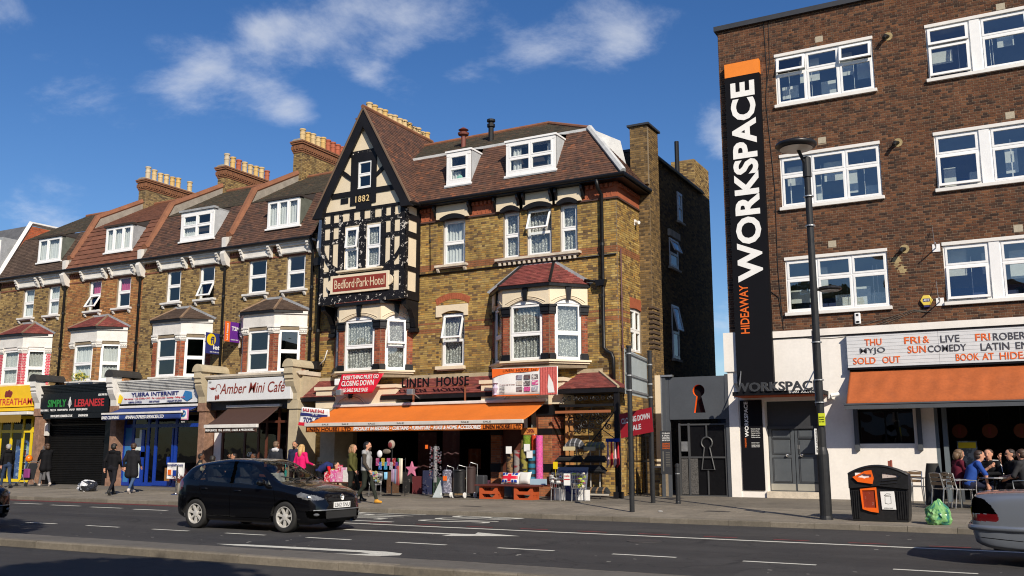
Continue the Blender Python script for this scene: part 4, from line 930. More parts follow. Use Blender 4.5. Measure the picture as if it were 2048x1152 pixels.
bars(H3, 'shop_front', 'blue_gloss', [-33.3, -32.75, -31.85, -31.4, -30.25, -28.85], .14, 3.2, [.20, 2.55, 3.14], FY + .32, w=.14)
g = G(); g.box(-33.25, -32.82, FY + .31, FY + .36, .16, 2.5); g.build('blue_door', 'blue_pale', H3)
g = G(); g.box(-32.9, -32.07, FY + .29, FY + .35, .16, .42); g.box(-32.9, -32.07, FY + .29, FY + .35, 1.28, 1.5); g.box(-32.9, -32.74, FY + .29, FY + .35, .42, 1.28); g.box(-32.24, -32.07, FY + .29, FY + .35, .42, 2.4); dr = g.build('shop_door', 'blue_gloss', H3)
g = G(); g.box(-32.6, -32.37, FY + .27, FY + .30, 1.34, 1.40); g.build('letter_flap', 'ink_black', dr)
g = G(); g.box(-32.7, -32.28, FY + .33, FY + .34, 1.55, 2.05); g.box(-32.42, -32.26, FY + .335, FY + .345, 1.75, 2.4); g.box(-32.68, -32.30, FY + .36, FY + .37, .45, 1.24); g.build('notice', 'ink_white', H3)
g = G(); g.box(-31.45, -30.45, FY + .27, FY + .33, .16, .34); g.box(-30.45, -30.37, FY + .27, FY + .33, .2, 2.45); g.box(-30.6, -30.5, FY + .2, FY + .27, 1.0, 1.3); g.build('door_rail', 'blue_gloss', H3)
g = G(); g.box(-31.4, -30.5, 27.9, 28.1, .25, .85); g.build('counter', flat('counter_wood', (.35, .15, .05), .5), H3)
bs = thing('shop_banner', 'small white banner of pictures at the foot of the blue shop window', 'banner', (-30.0, FY, .2))
q = G(); q.grid(lambda s, t: (-30.25 + .95 * s, FY - .05 + .02 * math.sin(s * 9), .45 + .62 * t), 10, 3); q.build('sheet', 'ink_white', bs, smooth=True)
text(bs, 'INTERNET CAFE', (-30.2, FY - .085, .94), (1, 0, 0), .85, .08, 'ink_navy'); q = G(); q.box(-29.9, -29.6, FY - .08, FY - .07, .55, .78); q.build('picture', 'blue_gloss', bs); q = G(); q.box(-30.18, -30.0, FY - .08, FY - .07, .6, .8); q.build('picture', 'ink_orange', bs)
# round blue/pink pay-point sign hung from the pilaster
pz_ = thing('hanging_sign', 'small square pink and white hanging sign with a blue disc left of the café', 'sign', (-28.7, 26.5, 2.7))
q = G(); q.box(-29.06, -28.68, 26.42, 26.48, 2.72, 3.14); q.build('panel', flat('pinkish', (.55, .22, .38), .5), pz_)
q = G(); q.box(-29.03, -28.71, 26.405, 26.42, 2.76, 3.10); q.build('panel', 'ink_white', pz_)
q = G(); q.lathe([(.13, 0), (.13, .02)], (-28.87, 26.385, 2.96), 20, ax='y'); q.build('disc', 'blue_pale', pz_)
text(pz_, 'oz+', (-28.97, 26.383, 2.91), (1, 0, 0), .2, .09, 'ink_white', depth=.004)
q = G(); q.box(-29.06, -28.68, 26.42, 26.48, 2.58, 2.71); q.build('footer', 'sign_black', pz_); text(pz_, 'here', (-28.98, 26.418, 2.62), (1, 0, 0), .18, .05, 'ink_white', depth=.004)

# ---- café (H4)
shop_room(H4, -28.3, -24.0)
g = G(); g.prism([(FY + .3, 4.28), (FY - .22, 4.30), (FY - .28, 4.36), (FY - .28, 4.42), (FY + .3, 4.50)], 'x', -28.35, -23.5); g.box(-23.9, -23.45, FY - .2, 28.0, 4.30, 4.45); g.build('cornice', 'stone', H4)
g = G(); g.box(-24.0, -23.5, FY + .0, 28.0, 3.38, 4.30); g.build('fascia_end', 'cream_old', H4)
sg = thing('shop_sign', 'white box sign reading Amber Mini Café in dark red italics', 'sign', (-26.2, FY, 3.42))
g = G(); g.box(-28.0, -23.78, FY - .34, FY + .08, 3.41, 4.24); g.build('light_box', 'sign_white', sg, bevel=.015)
text(sg, 'Amber Mini Café', (-27.3, FY - .345, 3.68), (1, 0, 0), 3.25, .40, flat('ink_brick', (.20, .03, .02), .6), shear=.25, bold=.004)
q = G(); q.tube([(-27.4 + .13 * math.cos(t), FY - .345, 3.9 + .16 * math.sin(t)) for t in [i * .3 for i in range(14)]], .012, 5); q.tube([(-27.9, FY - .345, 3.95), (-27.65, FY - .345, 3.86), (-27.5, FY - .345, 3.95)], .012, 5)
for k in (0, 1): q.ell((-27.51 + .12 * k, FY - .345, 3.55 + .02 * k), (.06, .01, .10), 8, 6)
q.ell((-27.7, FY - .345, 3.9), (.12, .01, .05), 8, 6); q.build('cup_emblem', 'ink_brick', sg)
text(sg, '223', (-27.93, FY - .345, 4.12), (1, 0, 0), .14, .06, 'ink_black')
a = awning('shop_awning', 'dark brown awning with white italic lettering in front of the café', -27.2, -24.55, FY, 3.16, 25.92, 2.36, 'awning_brown', 'white_paint', .17, bar_h=.13)
text(a, 'FRESH JUICES,  TEA,  COFFEE,  CAKES  & MUCH MORE...', (-27.13, 25.89, 2.22), (1, 0, 0), 2.45, .10, 'ink_white', shear=.2)
bars(H4, 'shop_front', 'wood_brown', [-28.2, -27.75, -26.6, -25.9, -25.5, -24.9, -24.45, -24.05], .14, 3.38, [.2, .62, 2.62, 3.32], FY + .38, w=.09)
g = G(); g.box(-28.17, -27.8, FY + .33, FY + .37, .62, 2.6); g.build('menu_board', 'ink_white', H4)
text(H4, 'OPen', (-26.4, FY + .33, 1.32), (1, 0, 0), .38, .16, 'ink_white', shear=.3, name='painted_word')
g = G(); g.box(-26.75, -26.3, 30.4, 30.42, 1.9, 2.7); g.box(-25.9, -25.3, 30.4, 30.42, 1.4, 2.3); g.build('picture_frame', 'ink_white', H4)

# agents' boards on the terrace wall
def flag_board(label, x, y0, y1, z0, z1):
    t = thing('agent_board', label, 'sign', (x, 28, z0)); q = G(); q.box(x - .012, x + .012, y0, y1, z0, z1); q.build('panel', 'ink_navy' if 'navy' in label else flat('purple', (.12, .02, .25), .5), t)
    q = G(); q.box(x - .03, x + .03, 27.96, 28.0, z0 - .2, z1 + .5); q.build('batten', 'stone', t); return t
t = flag_board('navy letting board with a yellow disc fixed to the terrace wall', -28.70, 27.16, 27.97, 5.38, 6.22)
q = G(); q.lathe([(.24, 0), (.24, .004)], (-28.687, 27.44, 5.95), 24, ax='x'); q.build('disc', 'yellow_gloss', t)
text(t, 'fl', (-28.682, 27.40, 5.78), (0, 1, 0), .20, .30, 'ink_navy', depth=.003, bold=.03); text(t, 'let', (-28.687, 27.56, 5.56), (0, 1, 0), .36, .19, 'ink_white', depth=.003, bold=.03); text(t, '020 7118 1158', (-28.687, 27.40, 5.43), (0, 1, 0), .5, .05, 'ink_white', depth=.003)
t = flag_board('purple and orange letting board projecting from the terrace wall', -27.68, 27.14, 27.97, 5.80, 6.60)
q = G(); q.box(-27.67, -27.664, 27.14, 27.42, 5.80, 6.60); q.build('stripe', 'ink_orange', t)
text(t, 'T2M', (-27.664, 27.50, 6.26), (0, 1, 0), .42, .17, 'ink_white', depth=.003, bold=.03); text(t, 'Let & Managed', (-27.662, 27.34, 5.86), (0, 0, 1), .66, .10, 'ink_white', v=(0, -1, 0), depth=.003, bold=.02); text(t, '0203 189', (-27.664, 27.48, 5.87), (0, 1, 0), .4, .05, 'ink_white', depth=.003)
# window-box plant on the shop roof
pl = thing('potted_plant', 'small yellow-flowered plant in a pot on the black shop roof edge', 'plant', (-36.1, 27.2, 4.42))
q = G(); q.lathe([(.10, 0), (.13, .18)], (-36.1, 27.2, 4.40), 10); q.build('pot', 'white_paint', pl)
q = G(); r = random.Random(6)
for k in range(160):
    p = Vector((r.gauss(0, .22), r.gauss(0, .12), abs(r.gauss(.18, .10)))); d = Vector((r.uniform(-1, 1), r.uniform(-1, 1), r.uniform(-.3, 1))).normalized() * .07; e = d.orthogonal().normalized() * .025
    c = Vector((-36.1, 27.2, 4.55)) + p; q.add([c - d, c + e, c + d, c - e], [(0, 1, 2, 3)], r.choice([(.45, .36, .03), (.30, .30, .04), (.10, .16, .03)]))
q.build('foliage', 'col', pl)
# ================================================================== the timbered corner hotel
HY = 28.0; HX0, HX1 = -23.9, -11.33
DARK_SHADE_BRICK = pal([(.18, .115, .048), (.14, .09, .038), (.22, .14, .055), (.09, .06, .032)], [3, 3, 1.5, 2])  # dark chimney brick; on the rear block the tone stands for alley shade
HOT = thing('hotel_building', 'yellow brick hotel with a black and cream timbered gable and an orange shop awning', 'hotel', (-17.5, 28, .1))
STOCK = pal([(.36, .24, .072), (.315, .20, .06), (.25, .152, .05), (.40, .28, .10), (.145, .09, .042), (.36, .205, .052)], [4, 4, 3, 1.0, 2.0, 1.8])
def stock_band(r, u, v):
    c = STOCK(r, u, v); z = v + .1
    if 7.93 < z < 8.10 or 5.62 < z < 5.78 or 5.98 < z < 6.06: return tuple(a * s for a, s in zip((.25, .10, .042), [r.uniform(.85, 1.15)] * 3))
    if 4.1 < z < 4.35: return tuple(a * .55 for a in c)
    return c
W = HX1 - HX0
wins2 = [(-18.05, -17.12), (-15.56, -14.93), (-14.64, -13.70), (-13.38, -12.74)]
hol = [(a - HX0, b - HX0, 8.06 - .1, 9.76 - .1) for a, b in wins2] + [(-18.05 - HX0, -17.12 - HX0, 4.44 - .1, 6.34 - .1)]
hol += [(-15.9 - HX0, -12.5 - HX0, 4.3 - .1, 6.8 - .1), (-22.75 - HX0, -19.4 - HX0, 4.3 - .1, 6.8 - .1)]        # behind the bays
hol += [(-21.9 - HX0, -13.3 - HX0, 0.0, 3.35 - .1), (-22.6 - HX0, -19.3 - HX0, 7.2 - .1, 9.9 - .1)]
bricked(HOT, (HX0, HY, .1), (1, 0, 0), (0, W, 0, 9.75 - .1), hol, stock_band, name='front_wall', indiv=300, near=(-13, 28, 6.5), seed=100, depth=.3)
# side wall facing the alley, then the chimney breast and the rear block
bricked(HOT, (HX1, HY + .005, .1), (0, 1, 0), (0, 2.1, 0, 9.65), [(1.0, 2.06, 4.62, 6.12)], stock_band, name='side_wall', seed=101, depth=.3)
g = G(); g.box(-11.9, -10.9, 30.0, 30.95, .1, 10.6); g.box(-11.55, -10.9, 29.9, 30.95, 10.6, 12.75); cb = g.build('chimney_breast', 'mortar', HOT)
bricked(cb, (-11.33, 30.0, .1), (1, 0, 0), (0, .43, 0, 10.5), [], DARK_SHADE_BRICK, sheet=False, seed=102); bricked(cb, (-11.55, 29.9, 10.6), (1, 0, 0), (0, .65, 0, 2.15), [], DARK_SHADE_BRICK, sheet=False, seed=112); bricked(cb, (-10.9, 30.0, .1), (0, 1, 0), (0, .95, 0, 12.6), [], DARK_SHADE_BRICK, sheet=False, seed=103)
g = G(); g.box(-11.63, -10.82, 29.82, 31.03, 12.73, 12.80); g.build('chimney_cap', 'dark_grey', cb)
g = G()
for k in range(9): g.box(-11.0, -10.86 + .0, 29.94, 30.6, 4.9 + k * .17, 4.97 + k * .17)
g.build('raking_bricks', flat('darkbrick', (.07, .045, .03), .9), cb)
RX = -11.4
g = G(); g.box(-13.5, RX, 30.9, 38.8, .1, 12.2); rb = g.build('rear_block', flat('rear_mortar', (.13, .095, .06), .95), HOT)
bricked(rb, (RX, 30.95, .1), (0, 1, 0), (0, 7.85, 0, 12.05), [(2.35, 3.5, 8.25, 9.4), (3.45, 4.1, 10.25, 11.5), (2.4, 3.2, 4.8, 6.9)], DARK_SHADE_BRICK, sheet=False, seed=104)  # shade of the alley is put into this brick colour
g = G(); g.box(-13.6, RX + .1, 30.9, 37.6, 12.17, 12.3); g.tube([(RX + .1, 30.95, 12.2), (RX + .1, 37.6, 12.2)], .06, 6); g.build('rear_roof', 'dark_grey', HOT)
g = G(); g.box(-12.4, RX, 36.8, 38.8, 12.2, 13.5); rc = g.build('chimney_stack', 'mortar', HOT); bricked(rc, (RX, 36.8, 12.2), (0, 1, 0), (0, 2.0, 0, 1.3), [], YELLOW, sheet=False, seed=106); bricked(rc, (-12.4, 36.8, 12.2), (1, 0, 0), (0, 1.0, 0, 1.3), [], YELLOW, sheet=False, seed=107)
g = G(); g.tube([(RX - .2, 35.2, 12.1), (RX - .2, 35.2, 13.8)], .09, 10); g.build('vent_pipe', 'iron', HOT)
window(HOT, (RX, 33.3, 8.35), (0, 1, 0), 1.0, 1.1, rows=(.5, .5), back=.01, open_=[(0, 1)], ajar=.4); window(HOT, (RX, 34.4, 10.35), (0, 1, 0), .58, 1.15, rows=(.5, .5), back=.01); window(HOT, (RX, 33.35, 4.9), (0, 1, 0), .78, 2.0, rows=(.5, .5), back=.01, open_=[(0, 1)], ajar=.2)
for bb in ((33.2, 34.4, 9.5, 9.76), (33.15, 34.45, 8.25, 8.33), (34.3, 35.1, 10.25, 10.33), (33.25, 34.2, 4.8, 4.88)): g = G(); g.box(RX, RX + .1, *bb); g.build('sill', 'stone', HOT)
# structure inside
g = G(); g.box(HX0, HX0 + .2, HY + .3, 37, .1, 9.9); g.box(HX0, -13.5, 36.9, 37.1, .1, 9.9)
for z in (3.5, 7.2, 9.95): g.box(HX0 + .2, HX1 - .3, HY + .3, 36.9, z, z + .12)
g.build('inner_structure', 'interior', HOT)
g = G(); g.box(HX0 + .2, HX1 - .3, 31.4, 31.5, 3.6, 9.9); g.build('partition', 'interior_pale', HOT)
# second-floor windows: segmental black hoods, cream blocks, black consoles
for i, (a, b) in enumerate(wins2):
    window(HOT, (a, HY, 8.06), (1, 0, 0), b - a, 1.64, rows=(.5, .5), curtain=(('cloth_white',) if i == 0 else ('lace',)), open_=([(0, 1)] if i == 2 else None), ajar=.42 , back=-.12)
    m = (a + b) / 2; w2 = (b - a) / 2
    q = G(); q.prism([(m - w2 - .04, 9.67)] + [(m + (w2 + .06) * t, 9.76 + .14 * (1 - t * t)) for t in [-1 + i_ / 5 for i_ in range(11)]] + [(m + w2 + .06, 9.67)] + [(m + (w2 - .02) * t, 9.66 + .07 * (1 - t * t)) for t in [1 - i_ / 5 for i_ in range(11)]], 'y', HY - .17, HY - .002); q.build('arched_hood', 'black_timber', HOT)
    q = G(); q.box(m - w2 - .22, m + w2 + .20, HY - .135, HY - .003, 9.74, 10.24); q.build('cream_block', 'cream', HOT)
    for s in (m - w2 - .32, m + w2 + .20):
        q = G(); q.prism([(HY, 10.22), (HY - .30, 10.22), (HY - .30, 10.10), (HY - .22, 10.02), (HY - .16, 9.86), (HY, 9.78)], 'x', s + .02, s + .10); q.build('console', 'black_paint', HOT)
sill(HOT, -18.32, -16.98, HY, 8.06, 'stone'); 
g = G(); g.box(-15.82, -12.60, HY - .18, HY + .03, 7.96, 8.05); g.box(-15.74, -12.68, HY - .12, HY, 7.91, 7.96)
k = -15.7
while k < -12.75: g.box(k, k + .09, HY - .11, HY, 7.80, 7.91); k += .19
g.build('sill', 'stone', HOT, bevel=.01)
# terracotta frieze and dentils under the gutter
g = G(); g.box(-19.0, HX1, HY - .03, HY + .02, 9.74, 10.25); g.box(HX1 - .02, HX1 + .03, HY, 30.0, 9.74, 10.25)
k = -19.0
while k < HX1 - .1: g.box(k, k + .09, HY - .12, HY - .03, 10.08, 10.20); g.box(k + .02, k + .05, HY - .045, HY - .03, 9.80, 10.0); k += .17
k = 28.1
while k < 29.95: g.box(HX1 + .03, HX1 + .12, k, k + .09, 10.08, 10.20); k += .17
g.build('terracotta_frieze', 'terracotta', HOT)
g = G(); g.box(-19.0, HX1 + .06, HY - .06, HY - .002, 9.68, 9.74); g.box(HX1 + .002, HX1 + .06, HY, 30.0, 9.68, 9.74); g.build('string_course', flat('string', (.06, .028, .02), .8), HOT)
# soffit and gutter
g = G(); g.box(-19.1, HX1 + .42, HY - .40, HY, 10.25, 10.30); g.box(HX1, HX1 + .42, HY, 30.0, 10.25, 10.30); g.build('soffit', 'black_paint', HOT)
g = G(); g.tube([(-18.9, HY - .42, 10.36), (HX1 + .45, HY - .42, 10.36), (HX1 + .45, 30.0, 10.36)], .075, 8); g.build('gutter', 'black_paint', HOT)
downpipe(HOT, [(-11.86, HY - .42, 10.30), (-11.86, HY - .30, 10.02), (-11.82, HY - .10, 9.85), (-11.82, HY - .10, 4.78), (-11.72, HY - .10, 4.66), (-11.56, HY - .10, 4.58), (-11.50, HY - .10, 4.42), (-11.50, HY - .10, 3.3)], .065, 'black_paint')
g = G(); g.prism([(-12.05, 6.98), (-11.68, 6.98), (-11.74, 6.78), (-11.99, 6.78)], 'y', HY - .25, HY - .04); g.build('hopper', 'black_paint', HOT)
downpipe(HOT, [(-12.45, HY - .12, 7.02), (-11.9, HY - .12, 6.92)], .05, 'black_paint'); downpipe(HOT, [(-19.02, HY - .05, 7.78), (-11.36, HY - .05, 7.82)], .03, 'black_paint', rings=False)
downpipe(HOT, [(HX1 + .08, HY + .1, 8.0), (HX1 + .08, HY + .1, 3.2)], .022, flat('cable_maroon', (.10, .045, .05), .6), rings=False); downpipe(HOT, [(-18.6, HY - .04, 10.1), (-18.55, HY - .04, 7.95)], .014, 'black_paint', rings=False)
# first-floor single window
window(HOT, (-18.05, HY, 4.44), (1, 0, 0), .93, 1.86, rows=(.5, .5), curtain=('lace',), open_=[(0, 1)], ajar=.26, back=-.10)
g = G(); g.prism([(-18.28, 6.20), (-18.28, 6.61), (-16.96, 6.61), (-16.96, 6.20), (-17.12, 6.20)] + [(-17.585 + .465 * t, 6.30 + .10 * (1 - t * t)) for t in [1 - i_ / 5 for i_ in range(11)]] + [(-18.05, 6.20)], 'y', HY - .06, HY - .003); g.build('lintel', 'cream', HOT)
for i_ in range(15):      # rubbed-brick arch, brick by brick
    t0, t1 = [-1 + 2 * (i_ + e) / 15 for e in (.06, .94)]; P = lambda t, rr: (-17.6 + (.66 + rr * .35) * t, 6.62 + .20 * (1 - t * t) * 1.0 + rr)
    q = G(); q.prism([P(t0, 0), P(t1, 0), P(t1, .22), P(t0, .22)], 'y', HY - .02, HY - .002); q.build('arch_brick', 'terracotta', HOT)
sill(HOT, -18.22, -17.05, HY, 4.44, 'cream', brackets=False, h=.12)
g = G(); g.box(-12.10, -11.92, HY - .012, HY, 5.55, 5.72); g.build('air_vent', flat('vent', (.35, .28, .13), .9), HOT)
# the alley side window
window(HOT, (HX1, HY + 1.02, 4.74), (0, 1, 0), 1.02, 1.46, cols=(.5, .5), rows=(.5, .5), curtain=('lace',), back=-.08)
for i_ in range(9):
    q = G(); q.box(HX1 + .002, HX1 + .02, HY + .98 + i_ * .124, HY + 1.09 + i_ * .124, 6.22 - .02 * abs(i_ - 4) * .5, 6.55); q.build('arch_brick', 'terracotta', HOT)
# right bay and the bay under the gable
canted_bay(HOT, -15.98, -12.42, HY, .93, .93, 4.40, 6.24, 6.18, 6.88, 7.74, (-14.78, -13.62), 'hotel', REDB, TILE_R, seed=120, curtain=('lace',))
canted_bay(HOT, -22.85, -19.28, HY, .80, .86, 4.36, 6.20, 6.14, 6.84, 6.90, (-21.6, -20.5), 'hotel', REDB, TILE_R, seed=130, curtain=('lace',), open_=[(0, 1)])
room(HOT, -15.9, -12.5, HY + .3, 30, 4.4, 6.9, 'interior'); room(HOT, -22.7, -19.4, HY + .3, 30, 4.4, 6.8, 'interior')
# main roof
y0, z0 = HY - .34, 10.43; y1, z1 = 28.92, 12.55; yr, zr = 30.7, 13.72
sl = math.hypot(y1 - y0, z1 - z0); zz = lambda z: (z - z0) / (z1 - z0) * sl
XE = HX1 + .40; XT = -12.66
HT = pal([(.11, .05, .03), (.09, .042, .027), (.135, .06, .034), (.065, .035, .025), (.19, .07, .033)], [4, 4, 2.2, 2, .3], .12)
dor = [(-17.90, -16.88, 10.99, 12.22), (-15.43, -13.50, 10.99, 12.22)]
f, _ = tiled_face(HOT, [(-20.3, y0, z0), (XE, y0, z0), (XT, y1, z1), (-20.3, y1, z1)], HT, name='mansard_slope', holes=[(a - -20.3 + .02, b - -20.3 - .02, zz(c), sl + .1) for a, b, c, d in dor], indiv=300, near=(-13.2, 28, 10.6), seed=140)
tiled_face(HOT, [(XE, y0, z0), (XE, 30.2, z0), (XT, 30.2, z1), (XT, y1, z1)], HT, name='mansard_slope', seed=141)
tiled_face(HOT, [(-21.1, y1, z1 + .02), (XT, y1, z1 + .02), (-15.1, yr, zr), (-21.1, yr, zr)], MOSS, name='upper_slope', matc='mossy_tile', seed=142, ph=.115)
tiled_face(HOT, [(XT, y1, z1 + .02), (XT, 34, z1 + .02), (-15.1, yr + .3, zr), (-15.1, yr, zr)], MOSS, name='upper_slope', matc='mossy_tile', seed=143, ph=.115)
g = G(); g.poly([(-21.1, yr, zr), (-15.1, yr, zr), (-13, 36, 11.5), (-21.1, 36, 11.5)]); g.build('rear_slope', 'roof_under', HOT)
g = G(); g.tube([(-21, yr, zr + .02), (-15.1, yr, zr + .03)], .09, 8); g.tube([(-15.1, yr, zr + .03), (XT, y1, z1 + .05)], .08, 8); g.build('ridge', 'coping', HOT)
g = G(); g.tube([(XE, y0 - .02, z0 + .03), (XT, y1, z1 + .06)], .11, 6); g.box(-20.2, XT, y1 - .05, y1 + .02, z1 - .10, z1 + .05); g.build('lead_flashing', flat('lead_pale', (.46, .47, .47), .6, var=.2, scale=3), HOT)
g = G(); g.prism([(-12.9, 12.55), (-11.95, 12.3), (-11.75, 10.9), (-11.6, 10.6), (-12.2, 11.2)], 'y', 29.9, 29.98); g.add([(-12.6, 29.2, 12.6), (-11.9, 29.9, 12.3), (-11.55, 29.9, 10.7), (-12.1, 29.25, 11.4)], [(0, 1, 2, 3)]); g.build('lead_flashing', 'lead_pale', HOT)
g = G()
for k in range(8): g.add([(HX1 + .05 + .045 * (k), 29.96, 11.15 - .11 * k), (HX1 + .30, 29.96, 11.10 - .11 * k), (HX1 + .09 + .045 * k, 29.96, 11.02 - .11 * k)], [(0, 1, 2)])
g.build('stepped_flashing', 'lead_pale', HOT)
for i, (a, b, c, d) in enumerate(dor):
    q = G(); q.box(a - .03, b + .03, 27.96, 29.1, d, d + .06); q.box(a - .05, b + .05, 27.9, 28.0, d - .02, d + .05); dm = q.build('dormer', 'upvc', HOT)
    for xx in (a, b - .05):
        q = G(); q.prism([(27.99, c), (27.99, d), (28.95, d), (28.9, 12.5)], 'x', xx, xx + .05); q.build('cheek', 'cheek', dm)
    window(HOT, (a + .0, 27.985, c), (1, 0, 0), b - a, d - c, cols=((1.,) if i == 0 else (.5, .5)), rows=(.5, .5), fr=.16 if i == 0 else .13, back=.02, curtain=(('cloth_white', (.18, .5, .05, .42)) if i == 0 else ('cloth_white', (.1, .28, .05, .8))))
    q = G(); q.box(a - .06, b + .06, 27.9, 28.03, c - .07, c); q.build('sill', 'upvc', dm); q = G(); q.box(a - .05, b + .05, 27.86, 27.96, c - .12, c - .07); q.build('apron', 'lead', dm)
    q = G(); q.box(a + .06, b - .06, 28.8, 28.84, c, d); q.build('dormer_back', 'interior', dm)
q = G().frame((-15.43, 27.985, 10.99), (1, 0, 0)); q.grid(lambda s, t: (1.55 + .25 * s, .1 + 1.0 * t, -.12 + .02 * math.sin(s * 30)), 16, 3); q.build('curtain', 'cloth_white', HOT, smooth=True)
q = G(); q.ell((-17.45, 28.12, 11.22), (.14, .06, .18), 8, 6); q.build('doll', flat('mint', (.25, .5, .4), .8), HOT)
g = G(); g.lathe([(.09, 0), (.09, .5), (.2, .52), (.22, .6), (.08, .66), (.2, .72), (.05, .82)], (-18.15, 29.5, 12.9), 14); g.build('roof_cowl', flat('rust', (.16, .045, .03), .6), HOT)
g = G(); g.lathe([(.10, 0), (.10, .65), (.15, .67), (.15, .78), (.09, .80), (.09, .86), (.16, .88), (.16, .96)], (-17.05, 29.7, 12.95), 14); g.build('roof_vent', 'iron', HOT)
# great gable
GX0, GX1 = -22.88, -19.06; GYF = 27.1; AP = (-20.97, 14.12)
gx = AP[0]
flr = G(); flr.box(GX0, GX1, GYF, HY + .3, 6.95, 7.05); flr.build('jetty_floor', 'black_timber', HOT)
jw = G(); wall_sheet(jw, (GX0, GYF, 6.84), (1, 0, 0), (0, 0, 1), (0, GX1 - GX0, 0, 3.5), [(1.10, 1.76, 1.22, 2.84), (2.08, 2.76, 1.22, 2.84)], .12)
V, F = ring([(GX0, 10.34), (GX1, 10.34), (gx, 14.0)], [(-21.25, 11.11), (-20.62, 11.11), (-20.62, 12.15), (-21.25, 12.15)], GYF, 0); jw.add(V, F); jw.box(-21.4, -20.5, GYF + .9, GYF + .95, 10.9, 12.5)
jw.box(GX1 - .10, GX1, GYF + .001, HY, 6.9, 10.4); jw.box(GX0, GX0 + .1, GYF + .001, HY, 6.9, 10.4); gw = jw.build('gable_panel', 'cream', HOT)
def beam(pts, flake=True, y=GYF, d=.035, name='timber'):
    q = G(); q.prism(pts, 'y', y - d, y + .001); return q.build(name, 'flaking_timber' if flake else 'black_timber', HOT)
def brect(x0, x1, z0, z1, flake=True, d=.035): return beam([(x0, z0), (x1, z0), (x1, z1), (x0, z1)], flake, d=d)
cols_ = [(-22.88, -22.73), (-22.47, -22.32), (-22.06, -21.90), (-21.57, -21.38), (-21.08, -20.90), (-20.61, -20.42), (-20.11, -19.92), (-19.69, -19.53), (-19.28, -19.06)]
for k, (a, b) in enumerate(cols_): brect(a, b, 9.86 if 2 < k < 6 else 6.84, 10.34, True, .036 + .002 * (k % 2))
brect(-21.90, -21.78, 7.95, 9.9, True, .030); brect(-21.12, -20.79, 7.95, 9.9, True, .030); brect(-20.13, -19.92, 7.95, 9.9, True, .032)
brect(GX0, GX1, 9.76, 9.92, True, .044); brect(GX0, -21.9, 9.14, 9.30, True, .042); brect(-20.11, GX1, 9.14, 9.30, True, .042); brect(GX0, -21.9, 7.90, 8.08, True, .042); brect(-20.11, GX1, 7.90, 8.08, True, .042)
brect(GX0 - .02, GX1 + .02, 6.84, 7.15, True, .05); brect(GX0, GX1, 10.26, 10.36, False, .05); brect(-22.3, -19.7, 7.0, 8.0, False, .025)
for s in (-1, 1):      # curved braces
    c = gx + s * .0
    pts = [(gx + s * (1.86 - 1.05 * (1 - math.cos(t)) ), 9.12 - 1.15 * math.sin(t)) for t in [math.pi / 2 * i_ / 8 for i_ in range(9)]]
    inn = [(gx + s * (1.86 - 1.05 * (1 - math.cos(t)) - .0), 9.12 - 1.15 * math.sin(t) - .0) for t in [math.pi / 2 * i_ / 8 for i_ in range(9)]]
    out = [(x - s * .09 * math.sin(math.pi / 2 * i_ / 8) - s * .03, z + .13) for i_, (x, z) in enumerate(inn)]
    beam(pts + out[::-1], True, d=.040, name='curved_brace')
# bargeboards, collar, queen posts of the gable head
hwid = 2.14
for s in (-1, 1):
    e0, e1 = (gx + s * (hwid + .1), 10.20), (gx, 14.22); 
    beam([e0, (gx + s * (hwid - .42), 10.42), (gx, 13.45), e1], False, y=GYF - .13, d=.05, name='bargeboard')
    q = G(); q.prism([(gx + s * (hwid + .12), 10.14), (gx + s * (hwid - .34), 10.14), (gx + s * (hwid - .42), 10.52), (gx + s * (hwid - .1), 10.55)], 'y', GYF - .20, GYF + .0); q.build('eave_block', 'black_timber', HOT)
brect(-22.45, -19.5, 10.86, 11.06, False, .04); brect(-21.9, -20.1, 12.40, 12.58, True, .04); brect(-21.56, -21.26, 10.5, 12.45, False, .045); brect(-20.62, -20.40, 10.5, 12.45, False, .045); brect(-21.30, -20.60, 12.15, 12.45, False, .047)
brect(-21.30, -20.60, 10.36, 11.10, False, .03)
for s, xa in ((-1, -21.56), (1, -20.40)):
    beam([(xa, 11.45), (xa + s * .25, 11.62), (xa + s * .42, 11.76), (xa + s * .36, 11.9), (xa + s * .16, 11.76), (xa, 11.62)], False, d=.038, name='curved_brace')
text(HOT, '1882', (-21.30, GYF - .05, 10.58), (1, 0, 0), .62, .24, flat('gilt', (.70, .52, .25), .5), name='date_numerals', depth=.02, bold=.0, space=1.25)
g = G(); g.box(-22.02, -21.68, GYF - .03, GYF + .02, 10.62, 10.82); g.build('vent_grille', 'black_timber', HOT)
window(HOT, (-21.26, GYF, 11.10), (1, 0, 0), .66, 1.06, rows=(.5, .5), back=-.02, fr=.05, sash=.035)
window(HOT, (-21.78, GYF, 8.06), (1, 0, 0), .66, 1.62, rows=(.5, .5), curtain=('lace',), open_=[(0, 1)], ajar=.12, back=-.04); window(HOT, (-20.80, GYF, 8.06), (1, 0, 0), .68, 1.62, rows=(.5, .5), curtain=('lace',), back=-.04)
sill(HOT, -22.07, -19.98, GYF - .03, 8.06, 'cream', brackets=False, h=.07, d=.10)
# right return of the jetty
for (a, b, c, d) in ((27.10, 27.24, 6.84, 10.4), (27.78, 28.0, 6.84, 10.4), (27.24, 27.78, 9.74, 9.95), (27.24, 27.78, 9.10, 9.30), (27.24, 27.78, 7.86, 8.04), (27.24, 27.78, 6.84, 7.14), (27.24, 27.78, 10.24, 10.4)):
    q = G(); q.box(GX1 - .001, GX1 + .036 + .002 * (b > 27.9), a, b, c, d); q.build('timber', 'flaking_timber' if a < 27.2 else 'black_timber', HOT)
